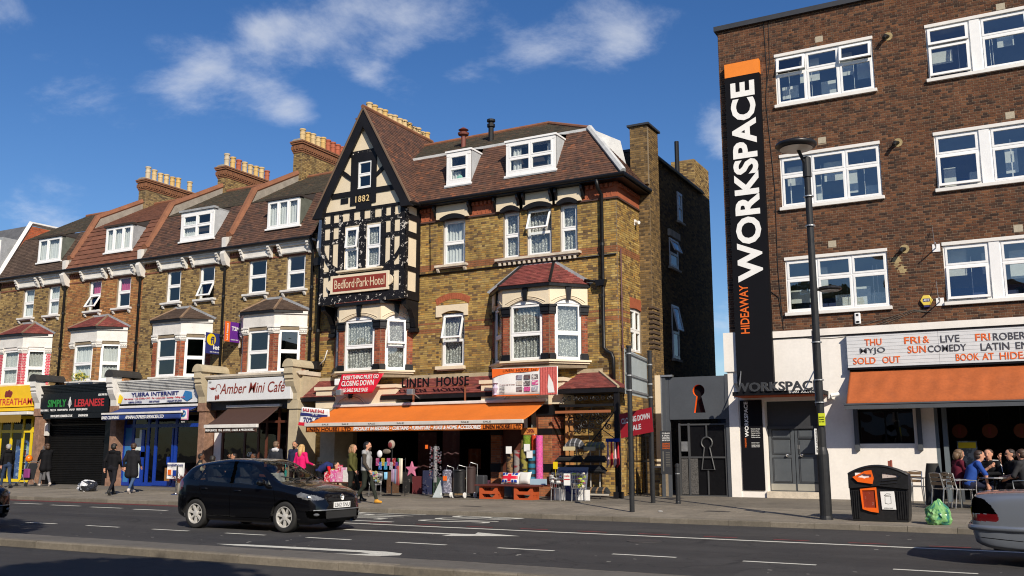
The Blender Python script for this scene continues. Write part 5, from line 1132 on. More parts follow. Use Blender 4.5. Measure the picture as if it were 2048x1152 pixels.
# carved brackets under the jetty
for x in (-22.80, -19.16):
    q = G(); q.prism([(HY, 6.84), (GYF + .1, 6.84), (GYF + .12, 6.65), (GYF + .45, 6.5), (GYF + .65, 6.2), (GYF + .72, 5.9), (HY, 5.82)], 'x', x - .10, x + .10); q.build('jetty_bracket', 'black_timber', HOT)
    q = G(); q.box(x - .15, x + .15, HY - .26, HY, 5.72, 5.86); q.build('corbel', 'black_timber', HOT)
# gable roof
ov = .30
for s in (-1, 1):
    E0, E1 = (gx + s * (hwid + .06), GYF - ov + .1, 10.28), (gx + s * (hwid + .06), 28.9 if s > 0 else 31.4, 10.28)
    T0, T1 = (gx, GYF - ov + .1, 14.18), (gx, 31.5, 14.18)
    if s > 0:
        pts = [E0, (gx + 2.20, 27.75, 10.28), (gx + .92, 28.95, 12.55), (gx + .30, 31.2, 13.68), T1, T0]
        tiled_face(HOT, pts, HT, name='gable_slope', seed=150)
    else: tiled_face(HOT, [E1, E0, T0, T1], HT, name='gable_slope', seed=151)
g = G(); g.tube([(gx, GYF - ov + .08, 14.22), (gx, 31.6, 14.22)], .08, 8); g.build('ridge', 'coping', HOT)
for s in (-1, 1):
    q = G(); q.tube([(gx + s * (hwid + .08), GYF - ov + .12, 10.27), (gx, GYF - ov + .12, 14.20)], .045, 5); q.build('verge', flat('verge', (.13, .085, .055), .9), HOT)
q = G(); q.tube([(GX1 + .28, GYF - .15, 10.27), (GX1 + .28, HY - .4, 10.30)], .06, 6); q.build('gutter', 'black_paint', HOT)
st = chimney(HOT, -23.75, -23.25, 30.3, 35.2, 12.0, 15.25, YELLOW, [CRM, YEL, CRM, YEL, CRM, CRM, CRM, CRM, YEL, CRM, CRM, CRM, YEL], seed=64, ph=.7)
q = G()
for k in range(9): q.tube([(-23.5 - .2 + .02 * k, 33.2 + k * .16, 16.0 - .02 * k), (-23.5 + .25, 33.2 + k * .16, 16.0 - .02 * k)], .012, 4)
q.tube([(-23.4, 33.0, 16.02), (-23.4, 34.7, 15.85)], .015, 4); q.tube([(-23.4, 33.2, 15.3), (-23.4, 33.2, 16.02)], .015, 5); q.build('aerial', 'iron', st)
# left downpipe and party upright
downpipe(HOT, [(-23.62, HY - .28, 9.6), (-23.55, HY - .14, 8.9), (-23.55, HY - .14, 4.6)], .075, 'iron')
for za in (8.55, 4.55): g = G(); g.box(-23.74, -23.38, HY - .32, HY - .02, za, za + .3); g.build('hopper', 'iron', HOT)
g = G(); g.prism([(27.7, 10.4), (27.66, 9.9), (27.6, 9.2), (27.8, 8.9), (28, 8.9), (28, 10.4)], 'x', -23.55, -23.2); g.build('party_console', 'white_paint', HOT)
downpipe(HOT, [(-23.5, HY - .15, 4.65), (-23.1, HY - .25, 4.9), (-22.95, HY - .28, 5.25)], .02, 'white_paint', rings=False)

# ---- ground floor of the hotel: bays, porches and the open shop
def tile_porch(x0, x1, ax0, ax1, yf, ze, za, seed, ret=True):
    f, _ = tiled_face(HOT, [(x0, yf, ze), (x1, yf, ze), (ax1, HY, za), (ax0, HY, za)], TILE_R, name='porch_roof', seed=seed, ph=.10)
    tiled_face(HOT, [(x1, yf, ze), (x1, HY, ze), (ax1, HY, za)], TILE_R, name='porch_roof', seed=seed + 1, ph=.10)
    q = G(); q.box(x0, x1, yf - .02, HY, ze - .14, ze - .01); q.build('porch_fascia', 'black_timber', HOT)
    q = G(); q.box(ax0 - .1, ax1 + .1, HY - .05, HY - .002, za - .02, za + .12); q.tube([(x1, yf, ze + .02), (ax1, HY - .03, za + .03)], .05, 5); q.build('flashing', flat('mortar_fillet', (.38, .31, .2), .9, var=.2), HOT)
tile_porch(-13.0, -10.92, -12.70, -12.0, 26.85, 3.42, 4.0, 160)
tile_porch(-19.95, -15.3, -19.5, -15.4, 27.05, 3.42, 4.05, 162)
tile_porch(-23.75, -22.0, -23.5, -22.3, 27.05, 3.45, 4.12, 164)
def scroll(g, c, r0, turns, u, v, s=1, a0=0, th=.016):
    n_ = int(18 * turns); g.tube([Vector(c) + Vector(u) * (r0 * (1 - .8 * i_ / n_) * math.cos(a0 + s * 2 * math.pi * turns * i_ / n_)) + Vector(v) * (r0 * (1 - .8 * i_ / n_) * math.sin(a0 + s * 2 * math.pi * turns * i_ / n_)) for i_ in range(n_ + 1)], th, 5)
q = G(); X_, Z_ = (1, 0, 0), (0, 0, 1)
yp = 26.95
q.box(-12.95, -11.0, yp - .04, yp + .04, 2.86, 2.94)
for k in range(10): scroll(q, (-12.8 + k * .19, yp, 3.12), .085, 1.3, X_, Z_, 1 if k % 2 else -1, k)
q.tube([(-11.05, yp, 1.85), (-11.5, yp, 2.15), (-12.0, yp, 2.25)], .014, 5); q.tube([(-11.02, yp, 2.8), (-11.5, yp, 2.2), (-12.0, yp, 1.65)], .022, 5); q.tube([(-11.9, yp, 1.6), (-11.98, yp, 2.1), (-11.85, yp, 2.85)], .016, 5)
for (x, z, r0, s, a) in ((-11.4, 2.62, .15, 1, 0), (-11.62, 2.42, .13, -1, 2), (-11.85, 2.3, .12, 1, 1), (-12.1, 2.35, .16, -1, 0), (-12.3, 2.55, .16, 1, 3), (-12.35, 2.2, .14, -1, 1), (-11.75, 2.62, .14, 1, 4), (-12.05, 2.62, .15, -1, 5), (-11.3, 2.25, .11, 1, 2), (-11.6, 1.98, .09, -1, 0), (-12.55, 2.4, .15, 1, 1)): scroll(q, (x, yp, z), r0, 1.5, X_, Z_, s, a)
q.build('iron_scrollwork', 'iron', HOT)
g = G(); g.box(-11.09, -10.95, 26.88, 27.02, .1, 3.3); g.box(-11.14, -10.90, 26.83, 27.07, .1, .3); g.build('porch_post', 'black_timber', HOT)
g = G(); g.box(-13.0, -11.15, 26.72, 26.78, 2.66, 2.74); g.build('rail', flat('orange_wood', (.30, .10, .035), .7), HOT)
g = G(); g.box(-13.02, -12.94, 27.5, 27.6, .1, 2.9); g.box(-12.86, -12.78, 27.5, 27.6, .1, 2.9); g.build('door_frame', flat('pine', (.42, .20, .07), .6), HOT)
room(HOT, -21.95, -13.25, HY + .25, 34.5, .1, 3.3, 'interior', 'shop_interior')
# ground-floor bay piers (brick, with black bands) and cream arches
for (x, y, w) in ((-13.55, 27.12, .48), (-15.35, 27.12, .36)):
    q = G(); q.box(x - w / 2, x + w / 2, y, HY, .1, 3.5); pr = q.build('bay_pier', 'mortar', HOT)
    lay((x - w / 2, y, .1), (1, 0, 0), (0, 0, 1), [(0, 0), (w, 0), (w, 3.0), (0, 3.0)], [], .225, .075, .011, .008, pal([(.36, .13, .055), (.30, .10, .045), (.40, .16, .07)], [3, 2, 1]), pr, 'brick_col', 'brick_obj', 'brick', seed=170); lay((x + w / 2, y, .1), (0, 1, 0), (0, 0, 1), [(0, 0), (HY - y, 0), (HY - y, 3.0), (0, 3.0)], [], .225, .075, .011, .008, REDB, pr, 'brick_col', 'brick_obj', 'brick', seed=171)
    q = G(); e = .05
    q.box(x - w / 2 - e, x + w / 2 + e, y - e, HY, 2.62, 2.95); q.build('pier_cap', 'black_paint', pr)
    for za, zb in ((2.02, 2.22), (.85, 1.12)): q = G(); q.box(x - w / 2 - .015, x + w / 2 + .015, y - .016, HY, za, zb); q.build('black_band', 'black_paint', pr)
for (x0, x1) in ((-15.9, -12.9), (-22.9, -19.35)):
    q = G(); q.box(x0, x1, 27.10, HY, 2.98, 3.75); q.box(x0 - .05, x1 + .05, 27.04, HY, 3.70, 3.82); br = q.build('bay_entablature', 'cream', HOT)
    m = (x0 + x1) / 2 - (.15 if x0 < -20 else .0)
    for rr in (.62, .70): 
        q = G(); q.tube([(m + rr * math.cos(t), 27.08, 2.95 + rr * .75 * math.sin(t)) for t in [math.pi * i_ / 14 for i_ in range(15)]], .022, 5); q.build('moulding', 'cream', br)
    q = G(); q.prism([(m - .07, 3.38), (m + .07, 3.38), (m + .1, 3.68), (m - .1, 3.68)], 'y', 27.02, 27.10); q.build('keystone', 'black_paint', br)
g = G(); g.box(-22.5, -21.85, 26.95, HY, .1, 3.05); g.box(-22.55, -21.8, 26.9, HY, 1.15, 1.3); g.build('stone_pilaster', 'cream_old', HOT)
# window of the right bay behind the awning end
window(HOT, (-14.35, 27.2, 1.98), (1, 0, 0), .55, 1.35, back=-.02, curtain=('cloth_white', (.35, .8, .2, 1)))
g = G(); g.box(-15.3, -14.4, 27.25, 27.3, .1, 3.2); g.box(-13.85, -13.8, 27.1, 27.2, .1, 3.0); g.build('shop_screen', 'wood_brown', HOT)
osn = thing('open_sign', 'small orange sign reading OPEN beneath the right end of the orange awning', 'sign', (-14.0, 27.0, 2.05)); q = G(); q.box(-14.32, -13.78, 26.96, 26.99, 2.03, 2.24); q.build('panel', flat('open_orange', (.62, .25, .06), .6), osn); text(osn, 'OPEN', (-14.12, 26.955, 2.07), (1, 0, 0), .27, .13, 'ink_maroon', depth=.004, bold=.03)
# ================================================================== brown brick office block on the right
OY = 28.7
OFF = thing('office_building', 'brown brick block of offices with a white rendered ground floor', 'building', (-2.5, 28.7, .13))
OB = pal([(.125, .054, .028), (.10, .043, .024), (.15, .068, .035), (.062, .032, .021), (.17, .072, .033), (.042, .024, .018)], [4, 4, 2.4, 2.6, .7, 1.2], .12)
X0, X1 = -7.95, 4.5
wz = [(12.16, 13.74), (8.86, 10.44), (5.60, 7.20)]
cA, cB = (-6.16, -3.26), (-1.78, 2.2)
hol = [(a - X0, b - X0, c - 5.0, d - 5.0) for (a, b) in (cA, cB) for (c, d) in wz]
air = [(-4.90, 13.97), (0.10, 13.86), (.02, 7.39), (-4.99, 10.72), (-4.87, 7.48), (.08, 10.62)]
hol2 = hol + [(x - X0, x - X0 + .235, z - 5.0, z - 5.0 + .20) for x, z in air]
w = G(); wall_sheet(w, (X0, OY, 5.0), (1, 0, 0), (0, 0, 1), (0, X1 - X0, 0, 10.05), hol, .30); fw = w.build('front_wall', 'mortar_pale', OFF)
lay((X0, OY, 5.0), (1, 0, 0), (0, 0, 1), [(0, 0.06), (X1 - X0, 0.06), (X1 - X0, 10.0), (0, 10.0)], hol2, .225, .075, .012, .009, OB, fw, 'brick_col', 'brick_obj', 'brick', indiv=300, near=(-.5, 28.7, 6.5), seed=200)
bricked(OFF, (X0, 40.0, 0.1), (0, -1, 0), (0, 11.3, 0, 14.9), [], OB, name='side_wall', seed=201, depth=.3)
for x, z in air:
    q = G(); q.box(x + .005, x + .23, OY - .012, OY + .01, z + .005, z + .195); q.build('air_brick', flat('airbrick', (.40, .35, .26), .9, var=.2, scale=30), OFF)
g = G(); g.box(X0 - .10, X1, OY - .12, 40, 15.0, 15.16); g.build('roof_coping', 'dark_grey', OFF)
g = G()
for z in (4.9, 8.0, 11.3, 14.85): g.box(X0 + .3, X1, OY + .31, 39.7, z, z + .12)
g.box(X1 - .1, X1, OY + .3, 39.7, .1, 15)
g.build('floor_slab', flat('office_ceiling', (.5, .5, .48), .9), OFF)
g = G(); g.box(X0 + .3, X1 - .1, 33.5, 33.6, 5.0, 14.9); g.build('partition', 'interior_pale', OFF)
flat('lintel_white', (.72, .70, .66), .7, spots=[(8, .66, .08, (.3, .2, .15), .5)])
r = random.Random(12)
for i, (c, d) in enumerate(wz):
    for k, (a, b) in enumerate((cA, cB)):
        q = G(); q.box(a - .06, b + .06, OY - .10, OY + .02, c - .10, c); q.build('sill', 'lintel_white', OFF, bevel=.008); q = G(); q.box(a - .02, b + .02, OY - .035, OY + .02, d, d + .10); q.build('lintel', 'lintel_white', OFF, bevel=.008)
        if k == 0:
            op = [(2, 1), (0, 1)] if i == 0 else None
            window(OFF, (a, OY, c), (1, 0, 0), b - a, d - c, cols=(.315, .35, .335), rows=(.64, .36), fr=.05, sash=.055, back=-.05, glass='glass_pale', open_=op, ajar=.25)
        else:
            window(OFF, (a, OY, c), (1, 0, 0), 1.16, d - c, cols=(1.,), rows=(.64, .36), fr=.05, sash=.055, back=-.05, glass='glass_pale', open_=([(0, 0)] if i else [(0, 0), (0, 1)]), ajar=.12)
            q = G(); q.box(a + 1.16, a + 1.42, OY - .01, OY + .12, c, d); q.build('mullion_panel', 'upvc', OFF)
            window(OFF, (a + 1.42, OY, c), (1, 0, 0), 2.4, d - c, cols=(.5, .5), rows=(.64, .36), fr=.05, sash=.055, back=-.05, glass='glass_pale')
        # blinds, desks and boards seen through the panes
        for q_ in range(5):
            x = a + (b - a) * (q_ + r.uniform(0, .3)) / 5; ww = r.uniform(.3, .6); z_ = c + r.choice([.6, .12, .35, .8]); hh = r.choice([.4, .8, .6])
            g = G(); g.box(x, min(x + ww, b - .03), OY + .5 + .02 * q_, OY + .51 + .02 * q_, z_, min(z_ + hh, d - .05)); g.build('blind', flat('blind', (.62, .64, .60), .9), OFF)
        for q_ in range(4):
            x = a + (b - a) * r.uniform(.05, .95); g = G(); g.tube([(x, OY + .35, c + .1), (x, OY + .35, d - .3)], .008, 4); g.build('blind_cord', 'ink_white', OFF)
        g = G(); g.box(a, b, OY + 1.2, OY + 1.25, c - .3, c + .55); g.build('desk_screen', flat('desk_blue', (.03, .05, .14), .8), OFF)
# flue pipes, plates, cables
for x, z in ((-2.80, 13.72), (-2.74, 10.40), (-2.77, 7.22)):
    q = G(); q.lathe([(.13, 0), (.09, .015)], (x, OY - .018, z), 12, ax='y'); q.build('flue_patch', flat('foam', (.34, .26, .13), .95, var=.3, scale=20), OFF)
    q = G(); q.tube([(x, OY, z), (x - .06, OY - .16, z - .02), (x - .10, OY - .24, z - .12)], .055, 8); q.build('flue_pipe', 'iron', OFF)
q = G(); q.ell((-3.0, OY, 6.88), (.17, .012, .22), 10, 6); q.ell((-2.88, OY, 6.62), (.16, .012, .18), 10, 6); q.build('flue_patch', 'foam', OFF)
for x, z in ((-1.95, 7.16), (-1.96, 5.62)):
    q = G(); q.box(x - .09, x + .11, OY - .03, OY, z - .11, z + .11); pl = q.build('bracket_plate', 'upvc', OFF)
    q = G(); q.tube([(x, OY - .03, z), (x + .03, OY - .5, z + .05)], .018, 6); q.tube([(x, OY - .4, z), (x - .05, OY - .05, z + .6)], .006, 4); q.build('bracket_arm', 'galv', OFF)
q = G(); q.tube([(-6.45, OY - .02, 15.0), (-6.42, OY - .02, 13.2), (-6.5, OY - .02, 12.4), (-6.35, OY - .02, 9.5), (-6.38, OY - .02, 7.0), (-6.3, OY - .02, 5.1)], .012, 4); q.tube([(-6.30, OY - .02, 15.0), (-6.32, OY - .02, 13.6), (-6.48, OY - .02, 12.6)], .009, 4); q.tube([(-6.64, OY - .02, 6.3), (-6.4, OY - .02, 6.1), (-6.34, OY - .02, 5.5)], .012, 4)
q.build('cable', 'iron', OFF)
for k, (za, sag) in enumerate(((5.08, .5), (5.04, .55), (5.10, .35))):
    q = G(); q.tube([(-6.65 + 4.0 * t, OY - .03, za - sag * math.sin(math.pi * t) * (.8 if t < .6 else .7) + .35 * t) for t in [i_ / 14 for i_ in range(15)]] + [(-2.2, OY - .03, 5.35)], .007, 4); q.build('cable', flat('cable_grey', (.12, .115, .10), .8), OFF)
# ---- rendered ground floor
hol = [(-6.98 + 8.05, -5.40 + 8.05, .2, 2.86), (-4.36 + 8.05, -2.87 + 8.05, 1.59, 2.56), (-2.33 + 8.05, 12.5, 0.0, 2.9)]
w = G(); wall_sheet(w, (-8.05, OY - .02, .12), (1, 0, 0), (0, 0, 1), (0, 12.5, 0, 4.92), hol, .35); w.build('rendered_wall', 'white_render', OFF)
g = G(); g.box(-8.07, 4.4, OY - .06, OY - .021, 4.86, 5.06); g.build('band_course', 'white_render', OFF)
g = G(); g.box(-8.07, 4.4, OY - .05, OY - .0225, 4.83, 4.858); g.build('groove', 'ink_black', OFF)
g = G(); g.box(-8.13, -7.75, OY - .10, OY + .3, 3.9, 5.10); g.box(-8.05, -7.76, OY - .05, OY + .3, .12, 3.9); g.build('corner_pier', 'white_render', OFF)
# entrance: step, double doors, canopy with letters
g = G(); g.box(-7.0, -5.38, OY - .10, OY + .5, .10, .33); g.build('door_step', 'stone', OFF)
g = G(); g.box(-6.98, -5.40, OY + .28, OY + .34, 2.2, 2.98); g.box(-6.98, -5.4, OY + .2, OY + .3, 2.16, 2.24); g.build('overdoor', 'dark_grey', OFF)
for x0, x1, hx in ((-6.96, -6.21, -6.42), (-6.19, -5.42, -6.0)):
    q = G(); q.box(x0, x1, OY + .26, OY + .31, .33, 2.18); d = q.build('door', 'door_grey', OFF)
    for za, zb in ((.62, 1.28), (1.45, 1.82), (1.92, 2.1)):
        q = G(); q.box(x0 + .13, x1 - .13, OY + .245, OY + .26, za, zb); q.build('door_panel', 'door_grey', OFF, bevel=.01)
        for e in (.10,):
            q = G(); q.tube([(x0 + e, OY + .25, za - .03), (x1 - e, OY + .25, za - .03), (x1 - e, OY + .25, zb + .03), (x0 + e, OY + .25, zb + .03), (x0 + e, OY + .25, za - .03)], .012, 4); q.build('door_moulding', 'dark_grey', d)
    q = G(); q.ell((hx, OY + .2, 1.38), (.045, .04, .045), 10, 7); q.build('door_knob', 'chrome', d)
    q = G(); q.box(x0 + .02, x1 - .02, OY + .25, OY + .262, .36, .55); q.build('kick_plate', flat('kick', (.3, .29, .25), .45), d)
q = G(); q.box(-6.12, -5.62, OY + .25, OY + .262, 1.56, 1.68); q.build('letter_plate', flat('kick2', (.2, .2, .2), .5), OFF)
cp = thing('entrance_canopy', 'flat black canopy with standing grey capitals over the double doors', 'canopy', (-6.4, OY, 3.1))
q = G(); q.box(-7.66, -5.10, OY - 1.0, OY - .03, 3.11, 3.22); q.build('slab', 'ink_black', cp)
q = G(); q.box(-7.62, -5.14, OY - .96, OY - .05, 3.085, 3.109); q.build('underside', flat('deep_orange', (.42, .07, .012), .6), cp)
text(cp, 'WORKSPACE', (-7.60, OY - .985, 3.21), (1, 0, 0), 2.46, .27, 'dark_grey', depth=.07, bold=.03, name='letter', per_letter=True)
text(cp, 'SMART SOLUTIONS', (-6.02, OY - 1.003, 3.14), (1, 0, 0), .86, .07, 'ink_white', depth=.004)
q = G(); q.tube([(-7.5, OY - .85, 3.22), (-7.62, OY - .03, 4.05)], .018, 6); q.tube([(-5.35, OY - .85, 3.22), (-5.35, OY - .03, 4.05)], .018, 6); q.build('tie_rod', 'galv', cp)
bl = thing('blade_sign', 'tall black vertical sign with white and orange capitals and an orange top', 'sign', (-7.17, OY, 3.3))
q = G(); q.box(-7.72, -6.62, OY - .20, OY - .01, 3.22, 13.29); q.build('panel', 'ink_black', bl); q = G(); q.box(-7.72, -6.62, OY - .203, OY - .01, 13.29, 13.75); q.build('top_panel', flat('sign_orange', (.78, .22, .02), .5), bl)
text(bl, 'WORKSPACE', (-6.78, OY - .20, 6.62), (0, 0, 1), 6.46, .78, flat('sign_letter', (.80, .79, .76), .5), v=(-1, 0, 0), depth=.012, bold=.035, per_letter=True, name='letter')
text(bl, 'HIDEAWAY', (-7.27, OY - .20, 5.03), (0, 0, 1), 1.5, .27, 'ink_orange', v=(-1, 0, 0), depth=.012, bold=.012)
bp = thing('wall_panel', 'narrow black panel with vertical white and orange lettering left of the doors', 'sign', (-7.4, OY, .36))
q = G(); q.box(-7.71, -7.05, OY - .06, OY - .021, .36, 3.02); q.build('panel', 'ink_black', bp)
text(bp, 'WORKSPACE', (-7.47, OY - .06, 1.92), (0, 0, 1), 1.06, .115, 'ink_white', v=(-1, 0, 0), depth=.004, bold=.03); text(bp, 'HIDEAWAY', (-7.55, OY - .06, 1.62), (0, 0, 1), .28, .05, 'ink_orange', v=(-1, 0, 0), depth=.004)
for k, s in enumerate(('Business lounge', 'Shared workspace', 'Meeting room hire', 'Offices to let', 'Mailing address')): text(bp, s, (-7.40, OY - .06, 2.14 - k * .062), (1, 0, 0), .27 - .02 * (k % 2), .038, 'ink_white', depth=.003)
for k in range(4): text(bp, ('Hideaway Workspace', '1 Empire Mews', 'Streatham SW16 2BF', '020 8835 7070')[k], (-7.40, OY - .06, 1.74 - k * .04), (1, 0, 0), .24, .026, 'ink_white', depth=.003)
# marquee
mq = thing('marquee_sign', 'long white letterboard with orange and black capitals above the rust awning', 'sign', (-1.5, OY, 3.85))
q = G(); q.box(-4.48, 2.4, OY - .22, OY - .03, 3.86, 4.79); q.build('board', 'sign_white', mq); q = G(); q.box(-4.50, 2.4, OY - .24, OY - .03, 3.80, 3.86); q.box(-4.50, 2.4, OY - .24, OY - .03, 4.79, 4.82); q.build('edge_trim', 'ink_black', mq)
q = G()
for k in range(9): q.box(-4.47, 2.4, OY - .224, OY - .22, 3.93 + k * .1, 3.935 + k * .1)
q.box(-2.06, -2.055, OY - .224, OY - .22, 3.86, 4.79); q.build('letter_rail', flat('rail_grey', (.33, .34, .35), .6), mq)
flat('m_orange', (.72, .13, .015), .5); flat('m_grey', (.06, .06, .07), .5)
for s, x0, x1, z0, z1, m in (('THU', -3.99, -3.53, 4.47, 4.66, 'm_orange'), ('FRI', -2.93, -2.52, 4.47, 4.66, 'm_orange'), ('&', -2.45, -2.29, 4.47, 4.66, 'm_orange'), ('LIVE', -2.0, -1.52, 4.455, 4.65, 'm_grey'), ('FRI', -1.13, -.77, 4.455, 4.645, 'm_orange'), ('ROBERT', -.70, .22, 4.445, 4.64, 'm_grey'),
                             ('MYJO', -4.13, -3.45, 4.21, 4.41, 'm_grey'), ('SUN', -2.86, -2.39, 4.20, 4.40, 'm_orange'), ('COMEDY', -2.34, -1.37, 4.20, 4.39, 'm_grey'), ('LATIN', -1.02, -.33, 4.18, 4.38, 'm_grey'), ('ENERGY', -.18, .8, 4.18, 4.37, 'm_grey'),
                             ('SOLD', -4.33, -3.72, 3.95, 4.14, 'm_orange'), ('OUT', -3.54, -3.07, 3.95, 4.14, 'm_orange'), ('BOOK', -1.65, -1.08, 3.93, 4.12, 'm_orange'), ('AT', -1.0, -.72, 3.93, 4.11, 'm_orange'), ('HIDEAWAY', -.58, .75, 3.92, 4.11, 'm_orange')):
    text(mq, s, (x0, OY - .224, z0), (1, 0, 0), x1 - x0, z1 - z0, m, depth=.01, bold=.008, per_letter=True, name='letter')
aw = thing('cafe_awning', 'faded rust-orange awning with a dark grey front bar below the letterboard', 'awning', (-1.5, OY, 2.8))
q = G(); q.grid(lambda s, t: (-4.45 + 6.8 * s, OY - .10 - 1.0 * t, 3.80 - 1.0 * t + .012 * math.sin(s * 90 + t * 3) * math.sin(math.pi * t)), 120, 10); q.build('canopy', flat('rust_cloth', (.37, .09, .02), .85, var=.18, scale=1.6, streak=.10, bump=.2, bscale=14), aw, smooth=True, solid=.006)
q = G(); q.box(-4.50, 2.4, OY - 1.16, OY - 1.04, 2.64, 2.80); q.box(-4.52, 2.4, OY - 1.18, OY - 1.02, 2.76, 2.79); q.build('front_bar', 'anthracite', aw)
q = G()
for x in (-4.38, -2.72): q = G(); q.box(x - .06, x + .06, OY - .13, OY - .022, 1.52, 2.9); q.build('wall_strut', 'anthracite', aw)
# dark window, café front
q = G(); q.box(-4.36, -2.87, OY + .1, OY + .15, 1.71, 1.75); q.box(-4.36, -2.87, OY + .1, OY + .15, 2.62, 2.68); q.box(-3.64, -3.6, OY + .1, OY + .15, 1.75, 2.62); wn = q.build('window', 'ink_black', OFF); q = G(); q.poly([(-4.36, OY + .12, 1.72), (-2.87, OY + .12, 1.72), (-2.87, OY + .12, 2.66), (-4.36, OY + .12, 2.66)]); q.build('pane', 'glass_smoke', wn)
q = G(); q.box(-2.33, -2.24, OY - .02, OY + .2, .12, 2.9); q.box(-2.14, -2.02, OY - .06, OY + .2, .12, 3.0); q.box(-2.24, 4, OY + .0, OY + .2, 2.75, 3.0); q.build('cafe_frame', flat('blue_grey', (.12, .145, .16), .4), OFF)
q = G(); q.box(-1.9, -1.75, OY + .4, OY + .6, .12, 1.2); q.box(-.35, -.2, OY + .4, OY + .6, .12, 1.2); q.build('cafe_post', 'anthracite', OFF)
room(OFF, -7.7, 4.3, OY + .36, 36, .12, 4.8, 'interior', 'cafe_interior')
for x in (-1.80, -1.03, -.24):
    t = thing('pendant_disc', {-1.80: 'leftmost orange disc lamp hanging inside the dark café', -1.03: 'middle orange disc lamp hanging inside the dark café', -.24: 'orange disc lamp inside the dark café nearest the right picture edge'}[x], 'lamp', (x, 30.0, 2.05), 'disc lamps in the café')
    q = G(); q.lathe([(.20, 0), (.20, .03)], (x, 30.0, 2.06), 20, ax='y'); q.build('disc', flat('disc_glow', (.13, .026, .004), .6), t); text(t, '1', (x - .035, 29.995, 1.96), (1, 0, 0), .07, .2, 'ink_maroon', depth=.004, bold=.05)
    q = G(); q.tube([(x, 30.02, 2.26), (x, 30.02, 4.8)], .01, 5); q.build('cord', 'iron', t)
q = G(); q.box(-1.85, -1.35, 29.3, 29.32, 1.0, 1.78); pst = tag(q.build('poster', flat('poster_bk', (.10, .12, .13), .6, spots=[(9, .5, .05, (.4, .42, .42), .6)]), loc=(-1.6, 29.3, 1.0)), 'dark poster with a yellow heading in the café window', 'poster'); q = G(); q.box(-1.82, -1.38, 29.29, 29.30, 1.58, 1.74); q.build('heading', 'yellow_gloss', pst)
# cameras, alarm boxes on the wall
al = thing('alarm_box', 'yellow hexagonal alarm box with a blue badge on the brown brick wall', 'alarm', (-2.3, OY, 5.5))
q = G(); hx = [(-2.295 + .165 * math.cos(R(60 * k)), 5.68 + .165 * math.sin(R(60 * k))) for k in range(6)]; q.prism(hx, 'y', OY - .09, OY); q.build('case', flat('alarm_yellow', (.72, .55, .09), .4), al, bevel=.015)
q = G(); q.box(-2.385, -2.205, OY - .094, OY - .09, 5.64, 5.73); q.build('badge', 'ink_navy', al); text(al, 'ADT', (-2.37, OY - .094, 5.655), (1, 0, 0), .15, .06, 'ink_white', depth=.003, bold=.02); q = G(); q.box(-2.37, -2.22, OY - .085, OY, 5.49, 5.535); q.build('strobe', 'ink_navy', al)
al = thing('alarm_box', 'white rounded alarm sounder on the brown wall above the letterboard', 'alarm', (-4.16, OY, 5.1)); q = G(); q.box(-4.25, -4.08, OY - .08, OY, 5.13, 5.46); q.build('case', 'upvc', al, bevel=.03); q = G(); q.ell((-4.165, OY - .08, 5.19), (.06, .012, .03), 10, 6); q.build('lens', 'ink_black', al)
q = G(); q.box(-4.20, -4.13, OY - .084, OY - .078, 5.36, 5.43); q.build('emblem', 'dark_grey', al)
cm = thing('security_camera', 'small white security camera at the door canopy edge beside the lamp post', 'camera', (-5.0, OY, 3.0)); q = G(); q.box(-5.10, -5.0, OY - .08, OY - .02, 3.0, 3.12); q.tube([(-5.05, OY - .05, 3.05), (-4.95, OY - .22, 3.05)], .02, 6); q.build('bracket', 'upvc', cm); q = G(); q.tube([(-5.0, OY - .32, 3.08), (-4.78, OY - .22, 3.12)], .055, 10); q.build('housing', 'upvc', cm)
cm = thing('security_camera', 'small white security camera high on the hotel side wall', 'camera', (HX1, 29.6, 9.2)); q = G(); q.box(HX1, HX1 + .05, 29.55, 29.68, 9.1, 9.3); q.tube([(HX1 + .05, 29.6, 9.2), (HX1 + .2, 29.5, 9.16)], .06, 8); q.build('housing', 'upvc', cm)

# ================================================================== the grey gate between the two buildings
gt = thing('keyhole_gate', 'anthracite gate wall with an orange-edged keyhole cut-out above a glazed gate', 'gate', (-9.1, OY, .12))
kx, kz0 = -8.99, 3.36
hole = [(kx + .19 * math.cos(t), kz0 + .19 * math.sin(t)) for t in [R(-65 + 310 * k / 20) for k in range(21)]] + [(kx - .165, 2.68), (kx + .20, 2.68)]
V, F = ring([(-9.95, 2.48), (-8.10, 2.48), (-8.10, 3.80), (-9.95, 3.80)], hole, OY - .02, 0)
q = G(); q.add(V, F); q.build('keyhole_panel', 'anthracite', gt)
q = G(); m_ = len(hole); q.add([(p[0], OY - .019, p[1]) for p in hole] + [(p[0], OY + .12, p[1]) for p in hole], [(i, (i + 1) % m_, m_ + (i + 1) % m_, m_ + i) for i in range(m_)]); q.build('keyhole_lining', flat('key_orange', (.85, .11, .005), .5), gt)
q = G(); q.box(-9.95, -8.1, OY + .13, OY + .16, 2.48, 3.80); q.build('back_panel', 'ink_black', gt)
q = G(); q.box(-10.16, -10.05, OY - .08, OY + .1, .12, 3.86); q.box(-10.05, -9.96, OY - .02, OY + .1, .12, 3.82); q.box(-8.16, -8.06, OY - .04, OY + .1, .12, 3.84); q.build('gate_post', 'anthracite', gt)
q = G(); q.box(-10.20, -10.165, OY - .1, OY + .1, .12, 3.88); q.box(-10.2, -9.8, OY - .12, OY + .02, 3.82, 3.88); q.build('edge_trim', 'galv', gt)
q = G()
for x in (-9.66, -9.36, -8.2): q.box(x - .03, x + .03, OY, OY + .05, .14, 2.36)
for z in (.16, 1.32, 2.32): q.box(-9.66, -8.2, OY + .004, OY + .046, z - .025, z + .025)
